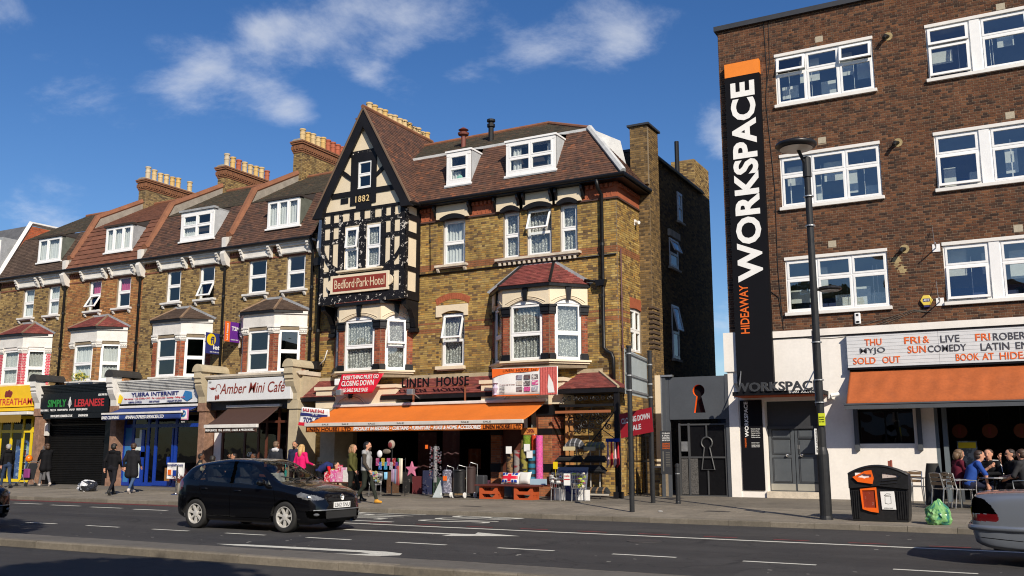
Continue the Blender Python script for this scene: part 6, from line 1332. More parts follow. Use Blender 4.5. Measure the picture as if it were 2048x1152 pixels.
q.box(-8.82, -8.78, OY + .005, OY + .045, 1.92, 2.32); q.box(-8.80, -8.76, OY + .005, OY + .045, .2, .92)
kk = [(-8.80 + .17 * math.cos(t), 1.76 + .17 * math.sin(t)) for t in [R(-60 + 300 * k / 18) for k in range(19)]]
q.tube([(p[0], OY + .02, p[1]) for p in kk] + [(-8.98, OY + .02, .95), (-8.58, OY + .02, .95), (kk[0][0], OY + .02, kk[0][1])], .025, 5); q.build('gate_frame', flat('gate_grey', (.055, .057, .06), .5), gt)
q = G(); q.box(-9.33, -9.1, OY + .01, OY + .03, .2, 1.28); q.box(-9.62, -9.42, OY + .01, OY + .03, .2, 1.28); q.build('perforated_panel', flat('perf', (.10, .095, .09), .7, spots=[(60, .5, .05, (.02, .02, .02), .9)]), gt)
q = G(); q.poly([(-9.36, OY + .06, .2), (-8.2, OY + .06, .2), (-8.2, OY + .06, 2.3), (-9.36, OY + .06, 2.3)]); q.build('dark_panel', 'sign_black', gt)
q = G(); q.box(-9.6, -9.4, OY - .03, OY, 1.5, 1.8); q.build('intercom', 'galv', gt)
np_ = thing('notice_board', 'narrow dark notice board with white and orange print beside the keyhole gate', 'sign', (-9.9, 28.0, .9)); q = G(); q.box(-10.02, -9.68, 27.95, 28.0, .82, 2.12); q.build('panel', 'dark_grey', np_)
for k, s in enumerate(('CUBAN', '& SALSA', 'LESSONS', 'BAR & CLUB')): text(np_, s, (-9.96, 27.948, 2.02 - k * .07), (1, 0, 0), .24, .045, 'ink_white', depth=.003)
for k in range(4): text(np_, ('THURSDAYS', 'FRIDAYS', 'SATURDAYS', 'SUNDAYS')[k], (-9.96, 27.948, 1.72 - k * .05), (1, 0, 0), .24, .035, 'ink_orange', depth=.003)
q = G()
for k in range(9): q.box(-9.86, -9.72, 27.947, 27.95, 1.45 - k * .05, 1.47 - k * .05)
q.box(-9.96, -9.92, 27.947, 27.95, .9, 1.5); q.build('print', 'cable_grey', np_)
q = G(); q.box(-10.0, -9.9, 27.96, 28.0, .12, .84); q.box(-9.8, -9.7, 27.96, 28.0, .12, .84); q.build('leg', 'anthracite', np_)
# low brick pier and iron side gate in the alley
pr = thing('brick_pier', 'low brick gate pier with a pale cap beside the alley', 'pier', (-10.2, 28.4, .1)); q = G(); q.box(-10.42, -10.02, 28.3, 28.7, .1, 1.02); bp_ = q.build('core', 'mortar', pr); lay((-10.42, 28.3, .1), (1, 0, 0), (0, 0, 1), [(0, 0), (.4, 0), (.4, .9), (0, .9)], [], .225, .075, .011, .008, YELLOW, bp_, 'brick_col', 'brick_obj', 'brick', seed=3); q = G(); q.box(-10.44, -10.0, 28.28, 28.72, 1.0, 1.05); q.build('cap', 'stone', pr)
ig = thing('iron_gate', 'black iron bar gate closing the alley beside the hotel', 'gate', (-10.8, 28.3, .1)); q = G()
for k in range(8): q.tube([(-11.25 + k * .105, 28.3, .12), (-11.25 + k * .105, 28.3, 2.05)], .012, 5)
for z in (.2, 1.2, 1.98): q.box(-11.27, -10.48, 28.29, 28.31, z - .02, z + .02)
for k in range(4): scroll(q, (-11.15 + k * .2, 28.3, 2.14), .09, 1.2, (1, 0, 0), (0, 0, 1), 1 if k % 2 else -1, k, .011)
q.build('bars', 'iron', ig)
q = thing('alley_wall', 'pale rendered wall strip at the mouth of the dark alley', 'wall', (-10.7, 30.9, .1)); g = G(); g.box(-10.895, -10.55, 30.0, 30.3, .1, 4.0); g.build('panel', 'cream', q)
g = G(); g.box(-16, -8, 39.8, 40.2, .1, 4.6); tag(g.build('alley_wall', flat('alley_end', (.10, .11, .14), .8), loc=(-10, 40, .1)), 'dark building closing the far end of the alley', 'wall')
# ================================================================== street furniture
lp = thing('lamp_post', 'tall dark lamp post with a round disc lantern in front of the white wall', 'lamp post', (-4.10, 21.95, 0))
q = G(); q.lathe([(.15, -.02), (.14, .04), (.13, .08), (.125, 1.40), (.11, 1.48), (.085, 1.56), (.082, 5.0), (.075, 7.75), (.10, 7.76), (.10, 8.22), (.06, 8.25)], (-4.10, 21.95, .02), 18); q.build('column', 'pole_grey', lp, smooth=False)
q = G(); q.tube([(-4.10, 21.95, 8.02), (-4.20, 21.80, 8.30), (-4.24, 21.72, 8.42)], .04, 8); q.build('arm', 'pole_grey', lp)
q = G(); c = (-4.27, 21.68, 8.46); q.lathe([(.05, -.02), (.30, -.045), (.43, -.02), (.475, .03), (.45, .08), (.30, .12), (.05, .14)], c, 28); q.build('lantern', 'black_plastic', lp, smooth=True)
q = G(); q.lathe([(.02, -.075), (.22, -.070), (.37, -.050)], c, 24); q.build('diffuser', flat('diffuser', (.75, .68, .58), .35), lp)
q = G(); q.tube([(-4.1, 21.95, 5.12), (-3.95, 22.05, 5.14)], .04, 8); q.lathe([(.04, -.02), (.22, -.035), (.27, 0), (.24, .05), (.04, .07)], (-3.78, 22.14, 5.13), 20); q.build('lower_lantern', 'black_plastic', lp)
for z in (3.05, 3.9, 7.3, 2.55, 6.6):
    q = G(); q.lathe([(.115, 0), (.115, .025)], (-4.1, 21.95, z), 16); q.build('band', 'galv', lp)
q = G(); q.box(-4.13, -3.99, 21.84, 21.86, 2.05, 2.32); q.build('notice', flat('hivis', (.55, .62, .02), .6), lp); 
for k in range(3): text(lp, ('PUBLIC NOTICE', 'LICENSING', 'ACT 2003')[k], (-4.12, 21.838, 2.22 - k * .05), (1, 0, 0), .11, .025, 'ink_black', depth=.002)
q = G(); q.box(-4.21, -4.19, 21.7, 21.9, 1.42, 1.98); q.build('plate', 'ink_white', lp); text(lp, 'COUNTY RD', (-4.185, 21.72, 1.96), (0, 0, -1), .5, .12, 'ink_black', v=(0, 1, 0), depth=.003)
q = G(); q.box(-4.22, -4.12, 22.04, 22.06, 2.5, 4.2); q.build('clear_panel', flat('pale_panel', (.35, .34, .36), .4), lp)
# two-post direction sign seen edge-on from behind
A, B = Vector((-8.76, 22.28, .03)), Vector((-9.36, 25.4, .08))
sp = thing('road_sign', 'blank grey back of a road sign on two tall black posts', 'sign', (-9.05, 23.85, .05))
for P_, zt in ((A, 4.08), (B, 4.28)):
    q = G(); q.tube([P_, (P_.x, P_.y, zt)], .062, 12); q.lathe([(.075, 0), (.075, .04)], (P_.x, P_.y, zt), 12); q.build('post', 'pole_grey', sp)
    for z in (3.9, 3.35, 2.98):
        q = G(); q.lathe([(.075, 0), (.075, .035)], (P_.x, P_.y, z), 12); q.build('clip', 'galv', sp)
d = (B - A).normalized(); nrm = Vector((d.y, -d.x, 0)); 
q = G().frame(A - d * .08 - nrm * .09, d); q.box(0, (B - A).length + .16, 2.88, 4.02, -.012, 0); q.build('panel', 'grey_panel', sp)
q = G().frame(A - d * .08 - nrm * .085, d)
for z in (3.92, 3.36, 2.96): q.box(0, (B - A).length + .16, z, z + .05, 0, .03)
q.build('rail', 'galv', sp)
cs = thing('sale_board', 'red board reading CLOSING DOWN SALE hung between the black posts', 'sign', (-9.6, 24.6, 2.0))
o = Vector((-10.24, 25.30, 1.90)); u = Vector((1.0, -.10, .17)).normalized(); v = Vector((-.06, 0, 1))
q = G().frame(o, u, v); q.box(0, 1.02, -.04, .64, -.02, 0); q.build('panel', flat('sale_red', (.27, .008, .016), .5), cs); text(cs, 'CLOSING DOWN', o + u * .05 + v * .34, u, .90, .16, flat('sale_grey', (.5, .5, .52), .5), v=v, depth=.004, bold=.03); text(cs, 'SALE', o + u * .32 + v * .10, u, .34, .15, 'sale_grey', v=v, depth=.004, bold=.03)
bo = thing('bollard', 'slim black bollard on the pavement before the keyhole gate', 'bollard', (-8.62, 25.35, .08)); q = G(); q.lathe([(.075, 0), (.07, .06), (.062, .08), (.062, .98), (.07, .99), (.07, 1.04), (.03, 1.09)], (-8.62, 25.35, .08), 14); q.build('shaft', 'pole_grey', bo); q = G(); q.lathe([(.066, 0), (.066, .03)], (-8.62, 25.35, .88), 14); q.build('band', 'galv', bo)

# ---- twin litter and recycling bin
bn = thing('litter_bin', 'black twin litter bin with orange recycling panel on the kerb', 'bin', (-2.97, 22.1, .01))
x0, x1, yf, yb, z0 = -3.57, -2.37, 21.78, 22.36, .02
def bx(z): return (z / 1.0) * .03
def topz(t): return 1.0 + .18 * (1 - (2 * t - 1) ** 2)
nx = 24
q = G()
prof = [(x0 + .05, z0), (x1 - .05, z0), (x1 - .03, .12), (x1, .80), (x1, topz(1))] + [(x1 + (x0 - x1) * k / nx, topz(1 - k / nx)) for k in range(1, nx)] + [(x0, topz(0)), (x0, .80), (x0 + .03, .12)]
q.prism(prof, 'y', yf + .06, yb); body = q.build('body', 'black_plastic', bn)
def pnl(pts, y0, y1, mat, name, bev=.006):
    q = G(); q.prism(pts, 'y', y0, y1); return q.build(name, mat, bn, bevel=bev)
xm = -2.97
V, F = ring([(x0 + .0, .74), (xm, .80), (x1 - .0, .74), (x1, topz(1))] + [(x1 + (x0 - x1) * k / nx, topz(1 - k / nx)) for k in range(1, nx)] + [(x0, topz(0))], [(xm + .10, .92), (xm + .42, .95), (xm + .40, 1.0), (xm + .10, 1.04)], yf, 0)
q = G(); q.add(V, F)
q.prism([(x0, .74), (xm, .80), (x1, .74), (x1, .70), (xm, .76), (x0, .70)], 'y', yf, yf + .06); q.build('hood', 'black_plastic', bn)
q = G(); q.tube([(x0 + (x1 - x0) * k / nx, yf + .0, topz(k / nx) - .005) for k in range(nx + 1)], .02, 6); q.tube([(x0 + (x1 - x0) * k / nx, yf + .03, topz(k / nx) + .012) for k in range(nx + 1)], .015, 6); q.build('rim', 'black_plastic', bn)
V, F = ring([(x0 + .10, .94), (x0 + .20, .84), (x0 + .50, .80), (x0 + .53, .92), (x0 + .49, 1.09), (x0 + .36, 1.07)], [(x0 + .18, .94), (x0 + .30, .93), (x0 + .34, .91), (x0 + .38, .93), (x0 + .48, .94), (x0 + .48, 1.0), (x0 + .38, 1.0), (x0 + .34, 1.02), (x0 + .29, 1.0)], yf - .035, 0)
flat('bin_orange', (.78, .12, .01), .35)
q = G(); q.add(V, F); q.build('orange_mouth', 'bin_orange', bn, solid=.03)
q = G(); q.poly([(x0 + .15, yf - .004, .9), (x0 + .5, yf - .004, .9), (x0 + .5, yf - .004, 1.03), (x0 + .15, yf - .004, 1.03)]); q.build('mouth_back', 'ink_white', bn); q = G(); q.poly([(xm + .08, yf + .03, .9), (xm + .45, yf + .03, .9), (xm + .45, yf + .03, 1.06), (xm + .08, yf + .03, 1.06)]); q.build('mouth_back', flat('litter_in', (.5, .42, .38), .8, spots=[(25, .55, .04, (.15, .05, .04), .8)]), bn)
q = G(); q.tube([(xm + .08, yf - .01, .86), (xm + .40, yf - .01, .90), (xm + .47, yf - .01, .98)], .014, 5); q.tube([(xm + .06, yf - .01, .80), (xm + .38, yf - .01, .83)], .012, 5); q.build('mouth_ridge', 'black_plastic', bn)
V, F = ring([(x0 + .23, .69), (x0 + .56, .73), (x0 + .58, .20), (x0 + .42, .22), (x0 + .26, .27)], [(x0 + .27, .66), (x0 + .53, .67), (x0 + .54, .30), (x0 + .29, .30)], yf + .02, 0); q = G(); q.add(V, F); q.build('orange_frame', 'bin_orange', bn, solid=.03)
pnl([(x0 + .265, .67), (x0 + .535, .67), (x0 + .545, .29), (x0 + .285, .29)], yf + .03, yf + .05, flat('bin_panel', (.24, .035, .015), .3, spots=[(14, .62, .04, (.5, .25, .2), .4)]), 'recycling_panel')
pnl([(xm + .03, .64), (xm + .31, .65), (xm + .33, .27), (xm + .05, .27)], yf + .03, yf + .05, 'ink_white', 'litter_panel')
q = G(); q.tube([(xm + .12, yf + .028, .40), (xm + .125, yf + .028, .54), (xm + .24, yf + .028, .55), (xm + .24, yf + .028, .40), (xm + .18, yf + .028, .385), (xm + .12, yf + .028, .40)], .004, 4); q.tube([(xm + .11, yf + .028, .56), (xm + .16, yf + .028, .60), (xm + .23, yf + .028, .595), (xm + .235, yf + .028, .575), (xm + .11, yf + .028, .56)], .004, 4); q.build('bin_drawing', 'ink_black', bn); text(bn, 'GENERAL WASTE', (xm + .09, yf + .03, .29), (1, 0, 0), .18, .02, 'ink_black', depth=.002)
for xr in [x0 + .04 + k * .045 for k in range(4)] + [x1 - .24 + k * .045 for k in range(5)]: q = G(); q.box(xr, xr + .022, yf + .03, yf + .06, .08, .66); q.build('rib', 'black_plastic', bn)

# ---- rubbish bags
def bag(name, label, c, size, mat, seed, knot=True, colfn=None):
    me = bmesh.new(); bmesh.ops.create_icosphere(me, subdivisions=4, radius=1.0); r = random.Random(seed)
    from mathutils import noise as mn
    g = G(); V = []; 
    for v in me.verts:
        p = v.co.copy(); n_ = mn.fractal(p * 1.5 + Vector((seed, 0, 0)), 1.0, 2.0, 4) * .24 + abs(mn.noise(p * 3.2 + Vector((0, seed, 0)))) * -.16
        p *= 1 + n_
        z = p.z
        if z > .45 and knot: k = (z - .45); p.x *= max(.25, 1 - 1.1 * k); p.y *= max(.25, 1 - 1.1 * k); p.z += k * .35; p.x += .15 * k
        p.z = max(p.z, -.72); V.append((c[0] + p.x * size[0], c[1] + p.y * size[1], c[2] + (p.z + .72) * size[2]))
    me.verts.index_update(); F = [tuple(v.index for v in f.verts) for f in me.faces]
    cols = [colfn(f.calc_center_median()) for f in me.faces] if colfn else None
    g.add(V, F)
    if cols: g.c = cols; g.usecol = True
    me.free(); o = g.build(name, mat, None, smooth=False, loc=(c[0], c[1], c[2])); tag(o, label, 'bag'); return o
def green(p):
    from mathutils import noise as mn
    t = mn.fractal(p * 2.2, 1, 2, 3); base = Vector((.10, .36, .12)); return tuple(base.lerp(Vector((.30, .55, .22)), max(0, min(1, .5 + t))) if t > -.25 else Vector((.05, .22, .16)))
S['bag_green'] = dict(attr='Col', rough=.3, var=.12, scale=9, trans=.25); S['bag_grey'] = dict(attr='Col', rough=.35, var=.1, scale=8)
bag('rubbish_bag', 'green translucent rubbish bag on the kerb right of the bin', (-1.83, 21.62, .0), (.27, .24, .27), 'bag_green', 3, True, green)
bag('rubbish_bag', 'white and black rubbish bag lying on the pavement before the black shutter', (-30.9, 23.9, .05), (.46, .26, .24), 'bag_grey', 8, False, lambda p: (.62, .63, .65) if p.x + .35 * math.sin(p.z * 5 + p.y * 4) < .25 and abs(p.x + .35 + .2 * p.z) > .16 else (.02, .022, .03))

# ================================================================== signs on the hotel
hs = thing('hotel_sign', 'dark red board reading Bedford Park Hotel in a cream frame on the timbered front', 'sign', (-21.0, GYF, 7.2))
q = G(); q.box(-22.30, -19.69, GYF - .12, GYF - .04, 7.20, 7.88); q.lathe([(.20, 0), (.20, .06)], (-22.28, GYF - .11, 7.54), 20, ax='y'); q.lathe([(.20, 0), (.20, .06)], (-19.71, GYF - .11, 7.54), 20, ax='y'); q.build('frame', 'cream', hs)
q = G(); q.box(-22.18, -19.78, GYF - .128, GYF - .12, 7.28, 7.79); q.build('board', flat('hotel_red', (.22, .028, .016), .6), hs)
text(hs, 'Bedford·Park·Hotel', (-22.10, GYF - .128, 7.38), (1, 0, 0), 2.25, .33, flat('hotel_letter', (.66, .55, .38), .6), depth=.008, bold=-.004)
def banner(name, label, pts, mat, cat='banner', wave=.02, nu=24):
    """hung cloth: pts = lower left, lower right, upper right, upper left"""
    P = [Vector(p) for p in pts]; c = (P[0] + P[1]) / 2; t = thing(name, label, cat, tuple(c))
    q = G(); q.grid(lambda s, v: tuple(P[0].lerp(P[1], s).lerp(P[3].lerp(P[2], s), v) + Vector((0, wave * math.sin(s * 14 + v * 2), 0))), nu, 6); q.build('sheet', mat, t, smooth=True, solid=.004); return t
b1 = banner('sale_banner', 'red banner reading EVERYTHING MUST GO over the left end of the orange awning', [(-21.62, 26.62, 3.50), (-19.98, 26.58, 3.50), (-19.50, 26.60, 4.16), (-21.36, 26.62, 4.20)], flat('banner_red', (.62, .012, .035), .5), wave=.008)
for s, a, z, w_, h_, m in (('EVERYTHING MUST GO', (-21.26, 26.58, 4.0), .02, 1.55, .14, 'ink_white'), ('CLOSING DOWN', (-21.32, 26.58, 3.77), .0, 1.42, .19, 'ink_white'), ('SALE SALE SALE SALE', (-21.40, 26.575, 3.56), .0, 1.25, .13, 'ink_white')): text(b1, s, a, (1, 0, 0), w_, h_, m, shear=.15, bold=.02, depth=.004)
b2 = banner('shop_banner', 'orange and white picture banner with a red curtain over the right end of the awning', [(-15.12, 26.5, 3.24), (-12.80, 26.5, 3.22), (-12.78, 26.5, 4.11), (-15.14, 26.5, 4.13)], 'ink_white', wave=.012)
q = G(); q.add([(-15.12, 26.478, 3.83), (-14.9, 26.478, 3.90), (-14.4, 26.478, 3.97), (-13.45, 26.478, 3.99), (-13.40, 26.478, 4.10), (-15.13, 26.478, 4.12)], [(0, 1, 2, 3, 4, 5)]); q.add([(-15.1, 26.478, 3.24), (-13.42, 26.478, 3.24), (-13.42, 26.478, 3.27), (-15.1, 26.478, 3.27)], [(0, 1, 2, 3)]); q.build('orange_field', flat('banner_orange', (.75, .13, .012), .6), b2)
q = G(); q.grid(lambda s, t: (-13.40 + .60 * s, 26.47 - .012 * abs(math.sin(s * 22)), 3.24 + .86 * t), 30, 2); q.build('curtain_picture', flat('banner_curt', (.50, .10, .085), .7, var=.3, scale=20), b2)
q = G(); q.add([(-13.10, 26.452, 3.30), (-12.88, 26.452, 3.30), (-12.93, 26.452, 3.60), (-13.08, 26.452, 3.88), (-13.12, 26.452, 3.5)], [(0, 1, 2, 3, 4)]); q.build('curtain_gap', 'ink_white', b2)
text(b2, 'LINEN  HOUSE  Ltd', (-14.72, 26.472, 4.0), (1, 0, 0), 1.2, .085, 'ink_black', depth=.003, bold=-.005)
r = random.Random(5)
for k in range(9):
    x, z = -14.24 + (k % 3) * .28, 3.75 - (k // 3) * .19; q = G(); q.box(x, x + .22, 26.470, 26.474, z, z + .14); q.build('picture', flat('pic%d' % k, r.choice([(.45, .05, .12), (.55, .08, .25), (.25, .22, .22), (.5, .45, .4), (.3, .3, .36), (.12, .1, .1)]), .6, spots=[(18, .52, .05, r.choice([(.7, .68, .65), (.1, .02, .03)]), .8)]), b2)
text(b2, 'We make to order  for curtains', (-14.85, 26.472, 3.58), (1, 0, 0), .56, .035, 'ink_maroon', depth=.003)
for k, s in enumerate(('Curtains', 'Roman blinds', 'Net curtains', 'Cushions', 'Duvets', 'Towels')): text(b2, s, (-14.84, 26.472, 3.52 - k * .045), (1, 0, 0), .18, .03, 'ink_black', depth=.003)
q = G(); q.lathe([(.06, 0), (.03, .06), (.09, .22), (.03, .34), (.10, .38)], (-15.0, 26.47, 3.28), 10); q.build('vase_picture', flat('lilac', (.45, .38, .50), .7), b2)
b3 = banner('sale_banner', 'white banner reading SALE SALE SALE at the left end of the orange awning', [(-22.98, 26.3, 2.42), (-21.55, 26.3, 2.30), (-21.60, 26.3, 2.96), (-22.86, 26.3, 3.08)], 'ink_white', wave=.01)
text(b3, 'SALE SALE SALE', (-22.78, 26.275, 2.92), (1, 0, -.09), .98, .11, 'ink_red', depth=.003, bold=.03); text(b3, '70% OFF', (-22.74, 26.275, 2.52), (1, 0, -.05), 1.0, .19, 'ink_navy', depth=.003, bold=.02)
q = G(); q.add([(-22.9, 26.275, 2.78), (-21.65, 26.275, 2.66), (-21.65, 26.275, 2.76), (-22.88, 26.275, 2.88)], [(0, 1, 2, 3)]); q.build('blue_bar', 'ink_navy', b3); q = G(); q.add([(-22.97, 26.275, 2.43), (-21.6, 26.275, 2.31), (-21.6, 26.275, 2.42), (-22.95, 26.275, 2.54)], [(0, 1, 2, 3)]); q.build('red_bar', 'banner_red', b3); text(b3, 'UP TO', (-22.35, 26.27, 2.77), (1, 0, -.09), .25, .06, 'ink_white', depth=.002)
lh = thing('name_letters', 'black standing letters spelling LINEN HOUSE above the shop awning', 'sign', (-17.6, 26.95, 3.66))
for s, xa, xb in (('LINEN', -18.97, -17.86), ('HOUSE', -17.55, -16.28)): text(lh, s, (xa, 26.95, 3.68), (1, 0, 0), xb - xa, .30, 'ink_black', depth=.03, bold=.01, per_letter=True, name='letter', space=1.1)
q = G(); q.box(-18.55, -18.50, 26.98, 27.02, 3.1, 3.75); q.box(-16.48, -16.43, 26.98, 27.02, 3.1, 3.75); q.box(-18.99, -16.2, 26.98, 27.0, 3.66, 3.69); q.build('support', flat('rusty', (.22, .07, .03), .8), lh)
# flood lamps and white boxes on the parapet
for x, z, l in ((-21.35, 3.55, 'small white floodlight under the left sale banner'), (-18.32, 3.48, 'silver floodlight at the start of the standing shop letters')):
    t = thing('floodlight', l, 'lamp', (x, 26.6, z)); q = G(); q.box(x - .12, x + .12, 26.45, 26.62, z - .10, z + .10); q.build('housing', 'galv', t, bevel=.02); q = G(); q.tube([(x, 26.6, z), (x, 27.1, z - .2)], .02, 5); q.build('arm', 'galv', t)
t = thing('alarm_box', 'white bell box at the left edge of the red sale banner', 'alarm', (-21.75, 27.0, 3.9)); q = G(); q.box(-21.72, -21.48, 26.66, 26.8, 3.82, 4.06); q.build('case', 'upvc', t, bevel=.03)
# the long orange awning
a = awning('shop_awning', 'long orange awning with white and brown lettering across the linen shop', -21.98, -13.47, 27.05, 3.06, 25.5, 2.34, flat('awning_orange', (.62, .15, .012), .75, var=.1, scale=1.2, bump=.15, bscale=8), flat('bar_white', (.55, .53, .49), .5, streak=.15), .19, bar_h=.12, nw=90)
text(a, 'LINEN HOUSE1 LTD', (-21.90, 25.475, 2.185), (1, 0, 0), 1.92, .12, flat('ink_brown', (.035, .008, .005), .7, spec=.1), depth=.004, bold=.012); text(a, 'SPECIALIST IN BEDDING • CURTAINS • FURNITURE • RUGS & HOME ACCESSORIES', (-19.88, 25.475, 2.185), (1, 0, 0), 4.94, .12, 'ink_white', shear=.2, depth=.004, bold=.03); text(a, 'LINEN HOUSE1 LTD', (-14.86, 25.475, 2.185), (1, 0, 0), 1.34, .12, 'ink_brown', depth=.004, bold=.012)
for x in (-21.2, -20.35, -19.25, -18.1, -15.65, -14.85): text(a, 'SALE', (x, 25.45, 2.375), (1, 0, 0), .28, .055, 'ink_black', depth=.003)
# ================================================================== vehicles
def lerp_tab(tab, x):
    xs = [t[0] for t in tab]; ys = [t[1] for t in tab]
    xs_, ys_ = (xs, ys) if xs[0] < xs[-1] else (xs[::-1], ys[::-1])
    # smooth (cubic hermite, monotone-ish) interpolation
    xs_ = np.array(xs_, float); ys_ = np.array(ys_, float); x = np.clip(x, xs_[0], xs_[-1]); h = np.diff(xs_); d = np.diff(ys_) / h
    m = np.zeros_like(ys_); m[1:-1] = np.where(d[:-1] * d[1:] > 0, 2 * d[:-1] * d[1:] / (d[:-1] + d[1:] + 1e-12), 0); m[0] = d[0]; m[-1] = d[-1]
    k = np.clip(np.searchsorted(xs_, x, side='right') - 1, 0, len(h) - 1); t = (x - xs_[k]) / h[k]
    return (2 * t**3 - 3 * t**2 + 1) * ys_[k] + (t**3 - 2 * t**2 + t) * h[k] * m[k] + (-2 * t**3 + 3 * t**2) * ys_[k + 1] + (t**3 - t**2) * h[k] * m[k + 1]
def inpoly(px, pz, poly):
    c = np.zeros(px.shape, bool)
    for (x1, z1), (x2, z2) in zip(poly, poly[1:] + poly[:1]):
        cr = ((z1 > pz) != (z2 > pz)) & (px < (x2 - x1) * (pz - z1) / (z2 - z1 + 1e-12) + x1); c ^= cr
    return c
flat('gap_black', (.0008, .0008, .0008), .9, spec=.0)
def make_car(spec, label, loc, rz=0.0, group=None, name='parked_car', cat='car'):
    T = local_thing(name, label, cat, loc, rz, group); s = spec
    x0, x1 = s['len']; n, m = s.get('res', (300, 84)); X = np.linspace(x0, x1, n)
    e = s['end']; X = x0 + (x1 - x0) * (0.5 - 0.5 * np.cos(np.pi * np.linspace(0, 1, n))) * .35 + (X - x0) * .65
    top = lerp_tab(s['top'], X); bot = lerp_tab(s['bot'], X); wid = lerp_tab(s['wid'], X); belt = np.minimum(lerp_tab(s['belt'], X), top - .05); roof = lerp_tab(s['roofw'], X)
    Y = np.zeros((n, m)); Zc = np.zeros((n, m))
    for i in range(n):
        w, zt, zb, zl, rw = wid[i], top[i], bot[i], belt[i], min(roof[i], wid[i] - .05)
        zm = zb + (zl - zb) * .55
        P = np.array([(w - .10, zb), (w - .03, zb + .05), (w - .005, zb + (zl - zb) * .28), (w, zm), (w - .012, zb + (zl - zb) * .8), (w - .045, zl), (rw + (w - .045 - rw) * .38, zl + (zt - zl) * .58), (rw + .03, zt - min(.085, (zt - zl) * .35)), (rw - .10, zt - .022), (rw * .5, zt - .004), (0, zt)])
        L = np.concatenate([[0], np.cumsum(np.hypot(*np.diff(P, axis=0).T))]); u = np.linspace(0, L[-1], m)
        Y[i] = lerp_tab(list(zip(L, P[:, 0])), u); Zc[i] = lerp_tab(list(zip(L, P[:, 1])), u)
    XX = np.repeat(X[:, None], m, 1)
    fx = (XX[:-1, :-1] + XX[1:, 1:]) / 2; fy = (Y[:-1, :-1] + Y[1:, 1:]) / 2; fz = (Zc[:-1, :-1] + Zc[1:, 1:]) / 2
    reg = np.zeros(fx.shape, int)          # 0 paint, 1 glass, 2 lamp, 3 black trim, 4 tail red, -1 nothing
    up = fz > lerp_tab(s['belt'], fx) + .0
    for poly in s['side_glass']: reg[inpoly(fx, fz, poly) & up & (fy > .35)] = 1
    for poly in s['trim']: reg[inpoly(fx, fz, poly) & (reg == 0) & (fy > .3)] = 3
    for (xa, xb, ins) in s['screens']: reg[(fx > xa) & (fx < xb) & (fy < np.repeat(roof[:-1, None], m - 1, 1) - ins) & (fz > np.repeat(belt[:-1, None], m - 1, 1) + .03) & (np.arange(m - 1)[None, :] > m * .45)] = 1
    for poly, c in s['lamps']: reg[inpoly(fx, fz, poly) & (fy > .25)] = c
    for xa, za in s['axles']: reg[((fx - xa) ** 2 + (fz - za) ** 2 < s['arch'] ** 2) & (fy > .45) & (fz < za + s['arch'])] = -1
    mats = {0: s['paint'], 1: 'glass_car', 2: 'lamp_clear', 3: 'gap_black', 4: 'lamp_red', 5: s['paint']}; names = {0: 'body', 1: 'window', 2: 'headlight', 3: 'trim', 4: 'tail_light'}
    vid = lambda i, j: i * m + j
    body = None
    for c in (0, 1, 2, 3, 4):
        for side in ((-1, 1) if c in (2, 4) else (0,)):
            I, J = np.nonzero(reg == c)
            if not len(I): continue
            g = G(); V = []; F = []
            for sd in ((-1, 1) if side == 0 else (side,)):
                b = len(V); ids = {}
                for i, j in zip(I.tolist(), J.tolist()):
                    q = []
                    for a_, b_ in ((i, j), (i + 1, j), (i + 1, j + 1), (i, j + 1)):
                        k = (a_, b_)
                        if k not in ids: ids[k] = len(V); V.append((X[a_], sd * Y[a_, b_], Zc[a_, b_]))
                        q.append(ids[k])
                    F.append(tuple(q) if sd > 0 else tuple(q[::-1]))
            if c == 0:      # close nose and tail
                for i in (0, n - 1):
                    b = len(V); V += [(X[i], Y[i, j], Zc[i, j]) for j in range(m)] + [(X[i], -Y[i, j], Zc[i, j]) for j in range(m)]
                    for j in range(m - 1): F.append((b + j, b + j + 1, b + m + j + 1, b + m + j) if i else (b + m + j, b + m + j + 1, b + j + 1, b + j))
            g.add(V, F); o = g.build(names[c], mats[c], T, smooth=True)
            if c == 0: body = o
    # underside, wheel wells
    g = G(); g.box(x0 + .25, x1 - .25, -.62, .62, bot.min() + .02, .32); g.build('underbody', 'rubber', T)
    def wheel(xa, za, sd):
        yw = sd * (s['track'] / 2); R_ = s['wheel']; f = lambda y: yw + sd * y
        g = G(); pr = [(R_ * .66, -.10), (R_ * .9, -.105), (R_ * .985, -.075), (R_, -.04), (R_, .05), (R_ * .985, .085), (R_ * .9, .105), (R_ * .70, .10), (R_ * .66, .085)]
        g.lathe([(r_, sd * y) for r_, y in pr], (xa, yw, za), 40, ax='y', cap=False); wh = g.build('wheel', 'rubber', T, smooth=True)
        g = G(); g.lathe([(R_ * .67, sd * .09), (R_ * .68, sd * .10), (R_ * .63, sd * .10), (R_ * .60, sd * .03)], (xa, yw, za), 36, ax='y', cap=False)
        ns = s.get('spokes', 7)
        for k in range(ns):
            a = 2 * math.pi * k / ns + .2; ca, sa = math.cos(a), math.sin(a)
            def pt(r_, t, y): return (xa + ca * r_ - sa * t, yw + sd * y, za + sa * r_ + ca * t)
            q = [pt(.03, -.017, .075), pt(.03, .017, .075), pt(R_ * .64, .025, .085), pt(R_ * .64, -.025, .085), pt(.03, -.017, .03), pt(.03, .017, .03), pt(R_ * .64, .025, .04), pt(R_ * .64, -.025, .04)]
            g.add(q, [(0, 1, 2, 3), (0, 4, 5, 1), (1, 5, 6, 2), (2, 6, 7, 3), (3, 7, 4, 0)])
        g.lathe([(.07, sd * .03), (.065, sd * .082), (.03, sd * .09)], (xa, yw, za), 16, ax='y'); g.build('rim', 'alloy', wh)
